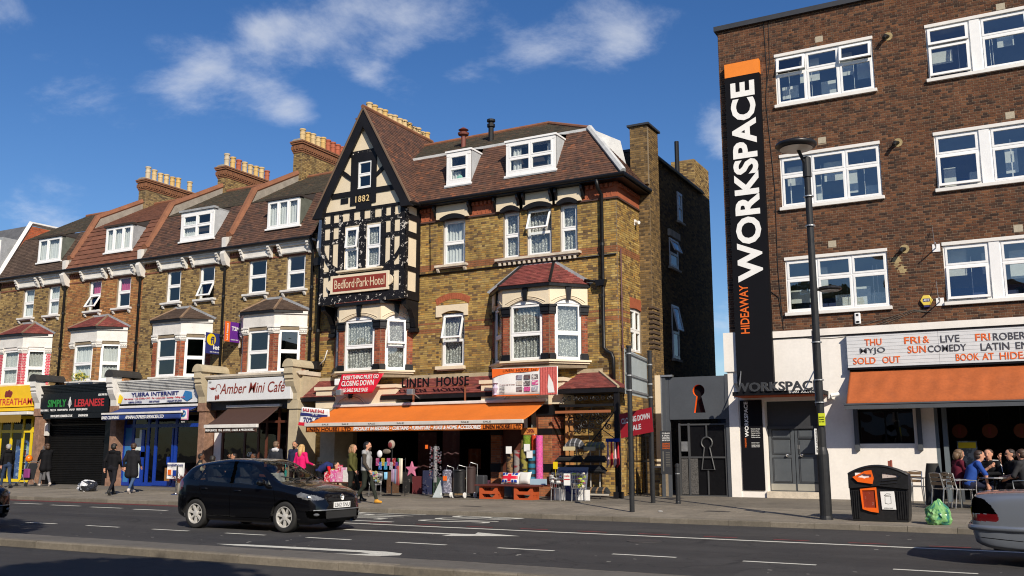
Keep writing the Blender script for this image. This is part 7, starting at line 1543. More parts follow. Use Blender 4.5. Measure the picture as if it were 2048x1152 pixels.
        g = G(); g.lathe([(R_ * .62, 0), (R_ * .62, sd * .02)], (xa, yw, za), 24, ax='y'); g.build('brake_disc', 'rubber', wh)
        g = G(); A = s['arch'] + .01; nn = 20; ang = [math.pi * (k / nn) for k in range(nn + 1)]
        for a, b in zip(ang, ang[1:]): g.add([(xa + A * math.cos(a), sd * .45, za + A * math.sin(a)), (xa + A * math.cos(b), sd * .45, za + A * math.sin(b)), (xa + A * math.cos(b), sd * (s['w'] - .02), za + A * math.sin(b)), (xa + A * math.cos(a), sd * (s['w'] - .02), za + A * math.sin(a))], [(0, 1, 2, 3)])
        g.build('wheel_arch', 'rubber', T)
    for xa, za in s['axles']:
        for sd in (-1, 1): wheel(xa, za, sd)
    def sy(x, z):
        i = int(np.argmin(abs(X - x))); hi = int(np.argmax(Zc[i] >= z)) if (Zc[i] >= z).any() else m - 1
        return float(Y[i, hi])
    T2 = dict(T=T, sy=sy, X=X, top=top)
    # door gaps and sill line drawn as thin recess strips
    for line in s['gaps']:
        for sd in (-1, 1):
            pts = []
            for (xa, za), (xb, zb) in zip(line, line[1:]):
                for k in range(9): x = xa + (xb - xa) * k / 8; z = za + (zb - za) * k / 8; pts.append((x, sd * (sy(x, z) + .0005), z))
            g = G(); g.tube(pts, .0045, 4); g.build('door_gap', flat('gap_black', (.0008, .0008, .0008), .9, spec=.0), T)
    for (x, z) in s['handles']:
        for sd in (-1, 1):
            g = G(); y = sy(x, z); g.tube([(x - .09, sd * (y - .01), z), (x - .06, sd * (y + .022), z + .004), (x + .06, sd * (y + .022), z + .004), (x + .09, sd * (y - .01), z)], .013, 6); g.build('door_handle', s['paint'], T)
    for sd in (-1, 1):
        xm, zm = s['mirror']; g = G(); y = sy(xm, zm); g.ell((xm, sd * (y + .12), zm + .05), (.07, .11, .075), 12, 8); g.tube([(xm, sd * (y - .02), zm - .01), (xm, sd * (y + .08), zm + .02)], .02, 6); g.build('wing_mirror', s['paint'], T, smooth=True)
    # seats, wheel and dashboard
    g = G()
    for sx in s['seats']:
        for sd in (-.37, .37): g.box(sx - .25, sx + .22, sd - .24, sd + .24, .38, .55); g.prism([(sx - .25, .5), (sx - .12, .5), (sx - .27, 1.05), (sx - .38, 1.05)], 'y', sd - .22, sd + .22); g.prism([(sx - .30, 1.08), (sx - .21, 1.08), (sx - .25, 1.27), (sx - .34, 1.27)], 'y', sd - .12, sd + .12)
    g.box(s['dash'] - .15, s['dash'] + .2, -.66, .66, .6, .93); g.box(x0 + .5, s['dash'], -.66, .66, .28, .34); g.build('seat', 'dark_grey', T)
    g = G(); c = Vector((s['dash'] - .28, .37, .86)); g.tube([c + Vector((.06 * math.sin(t) * .5, .18 * math.cos(t), .17 * math.sin(t))) for t in [2 * math.pi * k / 20 for k in range(21)]], .015, 6); g.build('steering_wheel', 'rubber', T)
    return T2
flat('paint_black', (.0025, .0026, .0035), .2, var=.0, coat=.55, spec=.25); flat('paint_silver', (.20, .225, .265), .32, var=0, metal=.5, coat=.8); flat('lamp_clear', (.16, .165, .17), .08, metal=.3, var=.6, scale=9); flat('lamp_red', (.10, .004, .006), .12, coat=1., var=.2, scale=8); flat('alloy', (.62, .61, .58), .35, metal=.35)
HATCH = dict(len=(-1.95, 2.03), end=.3, w=.84, paint='paint_black', wheel=.305, arch=.345, track=1.45, spokes=7,
    top=[(-1.95, .66), (-1.935, .86), (-1.89, 1.0), (-1.80, 1.13), (-1.66, 1.285), (-1.5, 1.35), (-1.1, 1.415), (-.5, 1.462), (-.05, 1.45), (.22, 1.405), (.60, 1.215), (.98, 1.01), (1.12, .97), (1.5, .915), (1.80, .845), (1.92, .79), (1.99, .70), (2.03, .58)],
    bot=[(-1.95, .42), (-1.88, .28), (-1.6, .20), (0, .17), (1.6, .16), (1.92, .18), (2.03, .26)],
    wid=[(-1.95, .52), (-1.92, .66), (-1.80, .77), (-1.5, .825), (-1.0, .84), (1.2, .84), (1.6, .83), (1.80, .79), (1.92, .70), (1.99, .58), (2.03, .50)],
    belt=[(-1.95, .95), (-1.7, .99), (-1.2, .965), (0, .93), (.95, .885), (1.3, .84), (1.8, .74), (2.03, .5)], roofw=[(-1.95, .45), (-1.85, .58), (-1.6, .60), (-1.0, .60), (.2, .59), (.6, .63), (1.0, .70), (1.5, .68), (1.9, .55), (2.03, .38)],
    side_glass=[[(-1.18, .99), (-1.05, 1.345), (-.36, 1.385), (-.30, .955)], [(-.20, .95), (-.26, 1.385), (.12, 1.355), (.50, 1.15), (.80, .94), (.80, .91)], [(-1.55, 1.03), (-1.30, 1.29), (-1.14, 1.33), (-1.27, .99)]],
    trim=[[(-.31, .94), (-.37, 1.40), (-.25, 1.40), (-.19, .94)]], screens=[(.24, .97, .05), (-1.90, -1.62, .06)],
    lamps=[([(1.52, .745), (1.62, .80), (1.90, .73), (1.985, .66), (1.94, .635), (1.72, .665), (1.56, .70)], 2), ([(-1.95, .72), (-1.70, .80), (-1.66, .93), (-1.78, 1.02), (-1.95, 1.0)], 4), ([(1.86, .29), (2.04, .28), (2.04, .43), (1.86, .44), (1.76, .43), (1.80, .32)], 3)],
    axles=[(1.235, .305), (-1.235, .305)], gaps=[[(.98, .40), (1.0, .60), (.92, .86)], [(-.24, .26), (-.24, .93)], [(-1.05, .70), (-1.14, .82), (-1.16, .96)], [(-.24, .27), (.85, .27), (.98, .40)], [(-.90, .30), (-.24, .27)]],
    handles=[(-.05, .80), (-1.0, .83)], mirror=(.66, .93), seats=(.0, -.78), dash=.72)
hc = make_car(HATCH, 'black five-door hatchback driving along the near lane', (-14.52, 15.70, -.12), name='hatchback_car'); hb = hc['T']
# front details: grille bars, badge, number plate, fog lamps, wipers
g = G(); g.frame((2.032, -.26, .48), (0, 1, 0)); g.box(0, .52, 0, .115, 0, .012); g.build('number_plate', 'ink_white', hb)
text(hb, 'LS62 SNU', (2.046, -.235, .50), (0, 1, 0), .47, .075, 'ink_black', depth=.002, bold=-.005, name='plate_characters')
g = G(); g.frame((2.015, -.42, .62), (0, 1, 0)); g.box(0, .84, 0, .05, 0, .022); g.build('grille', 'black_plastic', hb); g = G(); g.frame((2.031, -.48, .28), (0, 1, 0)); g.box(0, .96, 0, .14, 0, .006); g.build('lower_grille', 'rubber', hb)
g = G(); g.lathe([(.062, 0), (.066, .012), (.056, .014)], (2.025, 0, .685), 20, ax='x')
for pts in ([(-.035, .035), (-.012, -.005), (0, .02), (.012, -.005), (.035, .035)], [(-.045, .015), (-.02, -.05), (0, -.01), (.02, -.05), (.045, .015)]): g.tube([(2.036, y, .685 + z) for y, z in pts], .006, 4)
g.build('badge', 'chrome', hb)
for sd in (-1, 1):
    g = G(); g.ell((1.925, sd * .64, .36), (.05, .09, .035), 12, 8); g.build('fog_light', 'lamp_clear', hb); g = G(); g.ell((1.80, sd * .74, .70), (.05, .05, .032), 12, 8); g.build('lamp_reflector', 'chrome', hb)
    g = G(); g.tube([(1.0, sd * .1, 1.02), (.84, sd * .5, 1.09)], .012, 4); g.build('wiper', 'rubber', hb)
g = G(); g.tube([(1.90, -.72, .445), (1.99, -.585, .445), (2.036, -.45, .445), (2.036, .45, .445), (1.99, .585, .445), (1.90, .72, .445)], .012, 5); g.build('chrome_strip', 'galv', hb)
for sd in (-1, 1):
    g = G(); g.tube([(-1.58, sd * .60, 1.02), (-1.13, sd * (.835 - .11), .985), (-.3, sd * (hc['sy'](-.3, .95)), .945), (.8, sd * (hc['sy'](.8, .90)), .90)], .008, 4); g.build('waist_trim', 'black_plastic', hb)
g = G(); g.prism([(-.03, 0), (.03, 0), (.015, .05), (.03, .05), (0, .13), (-.03, .05), (-.015, .05)], 'x', 0, .004); g = G(); g.prism([(.0, 1.06), (.05, 1.12), (.02, 1.12), (.04, 1.17), (.0, 1.23), (-.04, 1.17), (-.02, 1.12), (-.05, 1.12)], 'x', .50, .505); g.tube([(.5, 0, 1.22), (.48, 0, 1.34)], .003, 4); g.build('air_freshener', flat('aqua', (.02, .42, .36), .6), hb)
# second hatchback, only its nose enters at the left picture edge
cc = copy_tree(hb); cc.location = (-21.85, 12.75, -.12); tag(cc, 'dark car nosing into the picture at the bottom left edge', 'car')
SALOON = dict(res=(460, 140), len=(-2.44, 2.36), end=.3, w=.90, paint='paint_silver', wheel=.325, arch=.36, track=1.56, spokes=5,
    top=[(-2.44, .66), (-2.43, .82), (-2.405, .95), (-2.34, 1.0), (-1.9, 1.035), (-1.55, 1.045), (-1.35, 1.07), (-1.0, 1.22), (-.70, 1.37), (-.3, 1.425), (.1, 1.42), (.45, 1.35), (.85, 1.15), (1.12, 1.0), (1.5, .95), (2.1, .84), (2.3, .72), (2.36, .55)],
    bot=[(-2.44, .46), (-2.39, .32), (-2.15, .24), (-1.7, .21), (0, .19), (1.9, .2), (2.36, .32)], wid=[(-2.44, .70), (-2.42, .78), (-2.33, .85), (-2.05, .89), (-1.4, .90), (1.3, .90), (1.9, .86), (2.2, .76), (2.36, .5)],
    belt=[(-2.44, .84), (-2.3, .94), (-1.5, .985), (-.6, .955), (.4, .93), (1.1, .90), (1.8, .82), (2.36, .5)], roofw=[(-2.44, .62), (-2.3, .72), (-1.6, .74), (-1.1, .63), (-.5, .60), (.3, .60), (.8, .66), (1.2, .74), (2.0, .66), (2.36, .4)],
    side_glass=[[(-1.05, .985), (-.80, 1.235), (-.58, 1.325), (-.16, 1.36), (-.10, .965)], [(-.03, .965), (-.08, 1.36), (.25, 1.34), (.62, 1.17), (.92, .95)]], trim=[], screens=[(-1.38, -.74, .05), (.48, 1.10, .05)],
    lamps=[([(-2.45, .62), (-2.11, .62), (-2.08, .65), (-2.10, .72), (-2.45, .72)], 4), ([(-2.45, .725), (-2.105, .725), (-2.17, .84), (-2.26, .93), (-2.45, .97)], 3), ([(2.0, .62), (2.36, .6), (2.36, .78), (2.1, .80)], 2)],
    axles=[(1.41, .325), (-1.42, .325)], gaps=[[(-2.30, .545), (-1.85, .545)], [(-2.36, .40), (-1.80, .36)], [(-.08, .25), (-.08, .95)], [(-1.1, .3), (-.75, .27), (.9, .27), (1.05, .5), (.95, .92)]], handles=[(.08, .82), (-.85, .84)], mirror=(.78, .95), seats=(.2, -.65), dash=.9)
sc = make_car(SALOON, 'silver saloon car seen from behind at the right picture edge', (1.58, 16.10, -.12), name='saloon_car')['T']
g = G()
for sd in (-1, 1): g.tube([(-1.0, sd * .895, .52), (-1.9, sd * .895, .52), (-2.2, sd * .875, .525), (-2.36, sd * .835, .53), (-2.44, sd * .765, .53), (-2.465, sd * .6, .53), (-2.47, 0, .53)], .042, 8)
g.build('bumper_strip', 'paint_silver', sc, smooth=True)
g = G()
for sd in (-1, 1): g.box(-2.36, -2.2, sd * .45 - .03, sd * .45 + .03, .20, .26)
g.build('exhaust', 'chrome', sc); g = G(); g.frame((-2.452, .26, .68), (0, -1, 0)); g.box(0, .52, 0, .11, 0, .012); g.build('number_plate', 'yellow_gloss', sc)
for sd in (-1, 1):
    g = G(); g.tube([(-2.25, sd * .80, .655), (-2.14, sd * .84, .655)], .022, 6); g.build('tail_lamp_stripe', flat('lamp_bright', (.45, .01, .012), .2), sc)
# ================================================================== people: one skin grown over a posed skeleton (surface nets)
def surface_net(fn, lo, hi, h):
    ax = [np.arange(lo[k], hi[k] + h, h) for k in range(3)]; Xg, Yg, Zg = np.meshgrid(*ax, indexing='ij'); D, C = fn(Xg, Yg, Zg); S_ = D < 0
    nx, ny, nz = D.shape; cell = np.zeros((nx - 1, ny - 1, nz - 1), int)
    for dx in (0, 1):
        for dy in (0, 1):
            for dz in (0, 1): cell += S_[dx:nx - 1 + dx, dy:ny - 1 + dy, dz:nz - 1 + dz]
    act = np.argwhere((cell > 0) & (cell < 8)); idx = -np.ones(cell.shape, int); idx[tuple(act.T)] = np.arange(len(act))
    acc = np.zeros((len(act), 3)); cnt = np.zeros(len(act)); cs = [(a, b, c) for a in (0, 1) for b in (0, 1) for c in (0, 1)]
    for a in cs:
        for k in range(3):
            if a[k]: continue
            b = list(a); b[k] = 1; da = D[act[:, 0] + a[0], act[:, 1] + a[1], act[:, 2] + a[2]]; db = D[act[:, 0] + b[0], act[:, 1] + b[1], act[:, 2] + b[2]]
            mk = (da < 0) != (db < 0); t = np.where(mk, da / (da - db + 1e-12), 0); p = np.array(a, float)[None] + np.eye(3)[k][None] * t[:, None]; acc[mk] += p[mk]; cnt[mk] += 1
    V = np.array(lo)[None] + h * (act + acc / cnt[:, None]); F = []
    for k in range(3):
        o1, o2 = [d for d in range(3) if d != k]
        sl0 = [slice(1, -1)] * 3; sl0[k] = slice(0, -1); sl1 = [slice(1, -1)] * 3; sl1[k] = slice(1, None)
        a, b = S_[tuple(sl0)], S_[tuple(sl1)]; e = np.argwhere(a != b)
        if not len(e): continue
        c = e.copy(); c[:, o1] += 1; c[:, o2] += 1; q = []
        for d1, d2 in ((-1, -1), (0, -1), (0, 0), (-1, 0)): z = c.copy(); z[:, o1] += d1; z[:, o2] += d2; q.append(idx[tuple(z.T)])
        q = np.array(q).T; fl = a[tuple(e.T)]
        if k == 1: fl = ~fl
        q[~fl] = q[~fl][:, ::-1]; F += q[(q >= 0).all(1)].tolist()
    return V, F, act
SKINS = dict(pale=(.52, .27, .18), tan=(.40, .20, .12), dark=(.13, .06, .035), olive=(.36, .19, .11))
J0 = dict(pel=(0, 0, .96), che=(0, 0, 1.27), nec=(0, 0, 1.47), hea=(0, .02, 1.62), sL=(-.18, 0, 1.42), sR=(.18, 0, 1.42), eL=(-.25, -.03, 1.14), eR=(.25, -.03, 1.14), wL=(-.25, .06, .90), wR=(.25, .06, .90), hL=(-.09, 0, .94), hR=(.09, 0, .94), kL=(-.10, .03, .50), kR=(.10, .03, .50), aL=(-.10, -.02, .09), aR=(.10, -.02, .09))
SIT = dict(pel=(0, 0, .54), che=(0, .03, .86), nec=(0, .06, 1.06), hea=(0, .09, 1.21), sL=(-.18, .05, 1.01), sR=(.18, .05, 1.01), eL=(-.24, .12, .76), eR=(.24, .12, .76), wL=(-.14, .36, .70), wR=(.14, .36, .70), hL=(-.10, .02, .53), hR=(.10, .02, .53), kL=(-.12, .44, .50), kR=(.12, .44, .50), aL=(-.12, .42, .09), aR=(.12, .42, .09))
WALK = dict(kL=(-.09, .16, .53), aL=(-.09, .30, .10), kR=(.10, -.02, .50), aR=(.10, -.30, .13), eL=(-.24, -.12, 1.15), wL=(-.24, -.10, .90), eR=(.24, .03, 1.15), wR=(.23, .18, .95))
def person(label, loc, face, top, legs, shoes=(.03, .03, .03), skin='pale', hair=(.05, .03, .02), pose=None, base=J0, sleeve=None, coat=0.0, long_hair=0.0, bulk=1.0, scale=1.0, hairstyle='short', hem=.90, group=None, beard=None, look=0.0, hands=True, inner=None, glasses=False, hood=None):
    """face: heading in degrees, 0 = towards +y (away from the camera), 90 = towards -x; local x is the right-hand side"""
    J = {k: np.array(v, float) for k, v in {**base, **(pose or {})}.items()}; sk = SKINS[skin]; sl = top if sleeve is None else sleeve
    P = []
    def cap(a, b, ra, rb, c): P.append((np.array(a, float), np.array(b, float), ra, rb, c))
    pel, che, nec, hea = J['pel'], J['che'], J['nec'], J['hea']; k = bulk
    for s in (-1, 1):
        off = np.array((s * .065, 0, 0)); cap(pel + off, che + off, .118 * k, .125 * k, top if pel[2] > -9 else legs); cap(pel + off * .9 - (0, 0, .03), pel + off * .9 + (0, 0, .03), .118 * k, .118 * k, legs)
        if coat: cap(pel + off, pel + off + np.array((s * .03, 0, -coat)), .125 * k, .135 * k, top)
    cap(che + (0, 0, .03), nec - (0, 0, .03), .12 * k, .075, top); cap(J['sL'], J['sR'], .068 * k, .068 * k, top); cap(nec - (0, 0, .02), hea - (0, 0, .06), .055, .055, sk)
    if inner: cap(che + (0, .09, -.05), nec + (0, .055, -.05), .06, .05, inner)
    if hood: cap(nec + np.array((-.06, -.07, -.01)), nec + np.array((.06, -.07, -.01)), .06, .06, hood)
    a = math.radians(look); fw = np.array((math.sin(a), math.cos(a), 0)); rt = np.array((fw[1], -fw[0], 0))
    cap(hea + (0, 0, .035), hea + fw * .012 - (0, 0, .045), .093, .066, sk); cap(hea + fw * .03 + (0, 0, .03), hea + fw * .035 - (0, 0, .08), .068, .042, sk); cap(hea + fw * .095 + (0, 0, .015), hea + fw * .112 - (0, 0, .02), .011, .017, sk)
    for s in (-1, 1): cap(hea + rt * s * .09 + (0, 0, .012), hea + rt * s * .09 - (0, 0, .018), .016, .012, sk)
    if beard: cap(hea + fw * .06 - (0, 0, .075), hea + fw * .04 - (0, 0, .10), .052, .045, beard)
    for s in 'LR':
        sh, el, wr, hp, kn, an = (J[q + s] for q in 'sewhka'); cap(sh, el, .060 * k, .048 * k, sl if sl != 'short' else top)
        fore = sk if sl == 'short' else sl
        if sl == 'short': cap(sh + (el - sh) * .65, el, .045, .042, sk)
        cap(el, wr, .046 * k if sl != 'short' else .041, .036 if sl != 'short' else .029, fore)
        hd = (wr - el) / (np.linalg.norm(wr - el) + 1e-9); cap(wr + hd * .02, wr + hd * .085, .032, .036, sk)
        cap(hp, kn, .092 * (k * .5 + .5), .062, legs); cap(kn, an, .06, .046, legs)
        tf = np.array((0, 1., 0)) if an[2] < .12 else np.array((0, .75, -.65)); cap(an - (0, 0, .035), an + tf * .13 - (0, 0, .045), .045, .038, shoes); cap(an - (0, 0, 0), an - tf * .04 - (0, 0, .04), .048, .04, shoes)
    pts = np.array([p[i] for p in P for i in (0, 1)]); lo = pts.min(0) - .17; hi = pts.max(0) + .17
    cols = np.array([p[4] for p in P])
    def fn(x, y, z):
        D = np.full(x.shape, 9.0); B = np.full(x.shape, 9.0); C = np.zeros(x.shape, int)
        for i, (a_, b_, ra, rb, c) in enumerate(P):
            ab = b_ - a_; L2 = ab @ ab + 1e-9; m0 = np.minimum(a_, b_) - max(ra, rb) - .12; m1 = np.maximum(a_, b_) + max(ra, rb) + .12
            ix = [slice(max(0, int((m0[q] - lo[q]) / H_)), int((m1[q] - lo[q]) / H_) + 2) for q in range(3)]; ix = tuple(ix)
            px, py, pz_ = x[ix] - a_[0], y[ix] - a_[1], z[ix] - a_[2]; t = np.clip((px * ab[0] + py * ab[1] + pz_ * ab[2]) / L2, 0, 1)
            d = np.sqrt((px - t * ab[0]) ** 2 + (py - t * ab[1]) ** 2 + (pz_ - t * ab[2]) ** 2) - (ra + t * (rb - ra))
            D0 = D[ix]; h_ = np.clip(.5 + .5 * (D0 - d) / .03, 0, 1); D[ix] = D0 * (1 - h_) + d * h_ - .03 * h_ * (1 - h_); w = d < B[ix]; C[ix] = np.where(w, i, C[ix]); B[ix] = np.minimum(B[ix], d)
        fn.C = C; return D, C
    H_ = .019
    V, F, act = surface_net(fn, lo, hi, H_)
    g = G(); g.add([tuple(v) for v in V], [tuple(f) for f in F]); cv = cols[fn.C[tuple(act.T)]]; g.c = [tuple(cv[f[0]]) for f in F]; g.usecol = True
    if hands:
        for s in 'LR':
            el, wr = J['e' + s], J['w' + s]; hd = Vector((wr - el).tolist()).normalized(); w_ = Vector(wr.tolist()); sd = Vector((0, 1, 0)) if abs(hd.y) < .7 else Vector((1, 0, 0)); sd = (sd - hd * sd.dot(hd)).normalized(); up_ = hd.cross(sd)
            for q, (o_, ln) in enumerate(((-.028, .055), (-.009, .068), (.010, .064), (.028, .05))):
                b = w_ + hd * .10 + sd * o_; g.tube([b - hd * .02, b + hd * ln * .5 + up_ * .006, b + hd * ln * .85 + up_ * .025], [.0095, .009, .007], 5, tuple(sk))
            b = w_ + hd * .045 + sd * .03; g.tube([b, b + sd * .025 + hd * .025, b + sd * .028 + hd * .055 + up_ * .01], [.012, .0105, .008], 5, tuple(sk))
    T = local_thing('person', label, 'person', loc, math.radians(face), group); T.scale = (scale,) * 3
    g.build('body', 'skin_cloth', T, smooth=True)
    hv = Vector(hea.tolist()); f_ = Vector(fw.tolist()); r_ = Vector(rt.tolist()); q = G()
    for s in (-1, 1): q.ell(tuple(hv + f_ * .093 + r_ * s * .032 + Vector((0, 0, .018))), .010, 7, 5, (.02, .015, .012))
    q.ell(tuple(hv + f_ * .088 - Vector((0, 0, .052))), (.022, .010, .006), 7, 5, (.28, .09, .08))
    if glasses: q.ell(tuple(hv + f_ * .092 + Vector((0, 0, .018))), (.06, .03, .018), 10, 6, (.01, .01, .01))
    q.build('face_features', 'col_gloss', T)
    if hair is not None:
        q = G(); q.ell(tuple(hv - f_ * .018 + Vector((0, 0, .052))), (.103, .103, .083), 16, 10, hair); q.ell(tuple(hv - f_ * .040 + Vector((0, 0, .0))), (.093, .085, .09), 14, 9, hair)
        if long_hair:
            q.tube([hv - f_ * .05 + Vector((0, 0, .03)), hv - f_ * .085 - Vector((0, 0, long_hair * .45)), hv - f_ * .10 - Vector((0, 0, long_hair))], [.09, .085, .05], 10, hair)
            for s in (-1, 1): q.tube([hv + r_ * s * .08 + Vector((0, 0, .04)), hv + r_ * s * .09 - Vector((0, 0, long_hair * .4)), hv + r_ * s * .07 - f_ * .04 - Vector((0, 0, long_hair * .8))], [.035, .038, .02], 7, hair)
        if hairstyle == 'bun': q.ell(tuple(hv - f_ * .12 + Vector((0, 0, .06))), .05, 10, 7, hair)
        q.build('hair', flat_hair(), T, smooth=True)
    return T
def flat_hair():
    S.setdefault('hair', dict(attr='Col', rough=.55, var=.3, scale=30, bump=.6, bscale=70)); return 'hair'
BLK = (.006, .006, .0075); NAVY = (.012, .014, .03); JEAN = (.03, .05, .10); GREY = (.13, .13, .14)
person('grey-haired man in a black jacket walking at the left edge before the yellow shop', (-36.2, 24.2, .06), 70, BLK, JEAN, pose=WALK, hair=(.28, .27, .26), hood=BLK)
person('woman in a black coat and grey trousers pushing a pushchair', (-35.75, 25.6, .09), 75, BLK, GREY, shoes=(.45, .4, .36), skin='tan', hair=(.06, .03, .015), pose={**WALK, 'eL': (-.22, .16, 1.14), 'wL': (-.18, .40, 1.02), 'eR': (.22, .16, 1.14), 'wR': (.18, .40, 1.02)}, coat=.22, bulk=1.18, hairstyle='bun', long_hair=.12)
person('man in dark coat and trousers walking away past the blue shop', (-27.87, 22.5, .03), 20, BLK, (.012, .012, .016), pose=WALK, hair=(.012, .01, .008), hood=BLK, bulk=1.1)
S['quilt'] = dict(attr='Col', rough=.35, var=.3, scale=22, bump=.8, bscale=16)
person('woman in a black quilted coat and blue jeans beside the man in dark coat', (-28.1, 23.5, .05), 20, (.012, .012, .015), (.05, .085, .16), shoes=(.5, .45, .42), skin='pale', hair=(.05, .025, .015), pose=WALK, coat=.30, bulk=1.12, look=-25)
person('seated man in a dark gilet with khaki sleeves left of the café', (-26.75, 25.3, .10), -45, (.02, .02, .022), (.03, .03, .035), sleeve=(.34, .29, .20), skin='dark', hair=(.012, .01, .01), base=SIT, bulk=1.1, look=10)
person('seated person with dark hair at the café front, back turned', (-26.0, 25.2, .02), 20, BLK, BLK, skin='dark', hair=(.02, .018, .016), base=SIT)
person('seated man raising a hand to his face under the brown awning', (-25.45, 25.85, .10), 150, NAVY, NAVY, skin='tan', hair=(.015, .01, .008), base=SIT, inner=(.45, .55, .62), pose=dict(eR=(.30, .16, .98), wR=(.12, .22, 1.20)))
person('seated man in shadow just inside the café corner', (-24.85, 26.2, .10), 170, BLK, BLK, skin='dark', hair=(.01, .008, .008), base=SIT)
person('man in a dark hooded jacket with a pale hood, back turned, before the café', (-22.85, 25.05, .10), 15, (.018, .02, .026), BLK, hair=(.14, .085, .05), hood=(.50, .50, .52), bulk=1.12)
person('dark-haired man in a navy jumper facing the woman in pink', (-21.68, 24.7, .09), 190, (.018, .022, .05), BLK, skin='tan', hair=(.012, .009, .008), beard=(.03, .02, .015))
person('blonde woman in a bright pink top with her back turned', (-20.80, 24.0, .05), 0, (.60, .012, .12), BLK, skin='pale', hair=(.48, .30, .12), long_hair=.28, pose=dict(eR=(.26, .02, 1.15), wR=(.26, .26, 1.08)), scale=.96)
person('person in a navy jacket bending over the toy boxes', (-20.95, 25.2, .10), -80, (.02, .03, .11), BLK, hair=(.02, .015, .01), pose=dict(pel=(0, -.05, .78), che=(0, .22, .92), nec=(0, .42, .95), hea=(0, .56, .93), sL=(-.18, .36, .93), sR=(.18, .36, .93), eL=(-.2, .45, .68), eR=(.2, .45, .68), wL=(-.15, .55, .50), wR=(.15, .55, .50), hL=(-.09, -.05, .78), hR=(.09, -.05, .78), kL=(-.1, .05, .43), kR=(.1, .05, .43)), sleeve=(.5, .01, .015))
person('woman in an olive jacket with light brown hair walking beside the bearded man', (-17.75, 22.75, .04), -70, (.075, .072, .022), (.014, .016, .014), hair=(.26, .15, .07), long_hair=.20, pose=WALK, scale=.95, bulk=1.1)
person('bearded man with black cap, grey hooded top and yellow boots on the pavement', (-16.85, 22.25, .02), -75, (.30, .30, .30), (.022, .026, .02), shoes=(.55, .27, .04), sleeve=(.055, .045, .036), skin='pale', hair=(.008, .008, .009), beard=(.05, .03, .02), pose=WALK, hood=(.32, .32, .33), bulk=1.08)
person('driver in a cream top at the wheel of the black hatchback', (-14.66, 16.06, .02), -90, (.42, .40, .36), BLK, skin='tan', hair=(.012, .01, .01), base=SIT, hands=False, scale=.94)
# café group on the right
person('woman with curly brown hair and a dark red top sitting at the café table', (-1.72, 26.45, .14), -60, (.10, .012, .025), BLK, hair=(.14, .085, .045), long_hair=.12, scale=1.05, base=SIT, skin='pale')
person('young man in a royal blue T-shirt leaning forward on a café chair', (-1.45, 26.00, .14), -75, (.02, .06, .26), NAVY, sleeve='short', hair=(.035, .02, .014), scale=1.05, base=SIT, pose=dict(che=(0, .10, .85), nec=(0, .22, 1.03), hea=(0, .28, 1.18), sL=(-.18, .20, .99), sR=(.18, .20, .99), eL=(-.22, .36, .80), wL=(-.12, .50, .92), eR=(.26, .32, .76), wR=(.2, .36, .52)))
person('young man in a black tracksuit top with white stripes facing the street', (-0.96, 26.60, .14), 165, BLK, (.16, .25, .36), hair=(.06, .03, .018), scale=1.05, base=SIT, pose=dict(eL=(-.26, .18, .78), wL=(-.04, .38, .78), eR=(.26, .18, .78), wR=(.06, .38, .78)))
person('woman in sunglasses with a raised hand at the right end of the café table', (-0.43, 26.50, .14), 120, (.012, .014, .016), NAVY, skin='pale', sleeve='short', hair=(.03, .018, .014), scale=1.05, base=SIT, glasses=True, pose=dict(eR=(.26, .18, .82), wR=(.16, .24, 1.10)))
person('person in a charcoal T-shirt sitting at the right picture edge', (-0.18, 25.90, .14), 60, (.03, .03, .033), BLK, sleeve='short', hair=(.05, .025, .015), scale=1.05, base=SIT, pose=dict(eL=(-.28, .14, .74), wL=(-.18, .38, .66)))
st = [o for o in bpy.data.objects if o.get('label', '').startswith('young man in a black track')][0]
q = G()
for s in (-1, 1): q.tube([(s * .08, .09, 1.08), (s * .19, .06, 1.075), (s * .262, .09, .96), (s * .30, .17, .80)], .012, 5)
q.build('white_stripe', 'ink_white', st)
# ================================================================== goods outside the linen shop
FZ = .105
def simple(name, label, cat, g, mat, loc, group=None, **k): return tag(g.build(name, mat, None, loc=loc, **k), label, cat, group)
# bread crates carrying a board
def crate(x, y, z, w=.62, d=.42, h=.19):
    q = G(); t = .025
    for (xa, xb, ya, yb) in ((x, x + t, y, y + d), (x + w - t, x + w, y, y + d)):
        q.box(xa, xb, ya, yb, z, z + .05); q.box(xa, xb, ya, yb, z + h - .05, z + h)
        for k in range(5): q.box(xa, xb, ya + k * (d - .04) / 4, ya + k * (d - .04) / 4 + .04, z + .05, z + h - .05)
    for ya in (y, y + d - t):
        q.prism([(x + t, z), (x + w - t, z), (x + w - t, z + .05), (x + t, z + .05)], 'y', ya, ya + t); q.box(x + t, x + w - t, ya, ya + t, z + h - .04, z + h)
        q.prism([(x + t, z + .05), (x + .17, z + .05), (x + .07, z + h - .04), (x + t, z + h - .04)], 'y', ya, ya + t); q.prism([(x + w - .17, z + .05), (x + w - t, z + .05), (x + w - t, z + h - .04), (x + w - .07, z + h - .04)], 'y', ya, ya + t)
    q.box(x + t, x + w - t, y + t, y + d - t, z, z + .012); return q
flat('crate_orange', (.42, .075, .02), .5)
for i, (x, a) in enumerate(((-14.62, 'left'), (-13.45, 'right'))):
    for k, lv in enumerate(('lower', 'upper')): simple('bread_crate', '%s orange plastic crate of the %s stack under the red board' % (lv, a), 'crate', crate(x, 24.85, FZ + k * .19), 'crate_orange', (x + .3, 25.05, FZ + k * .19), 'orange crates outside the linen shop')
q = G(); q.box(-14.75, -12.65, 24.78, 25.75, FZ + .385, FZ + .42); simple('display_board', 'dark red board laid across the orange crates', 'board', q, flat('board_red', (.10, .02, .015), .7), (-13.7, 25.2, FZ + .385))
BZ = FZ + .42
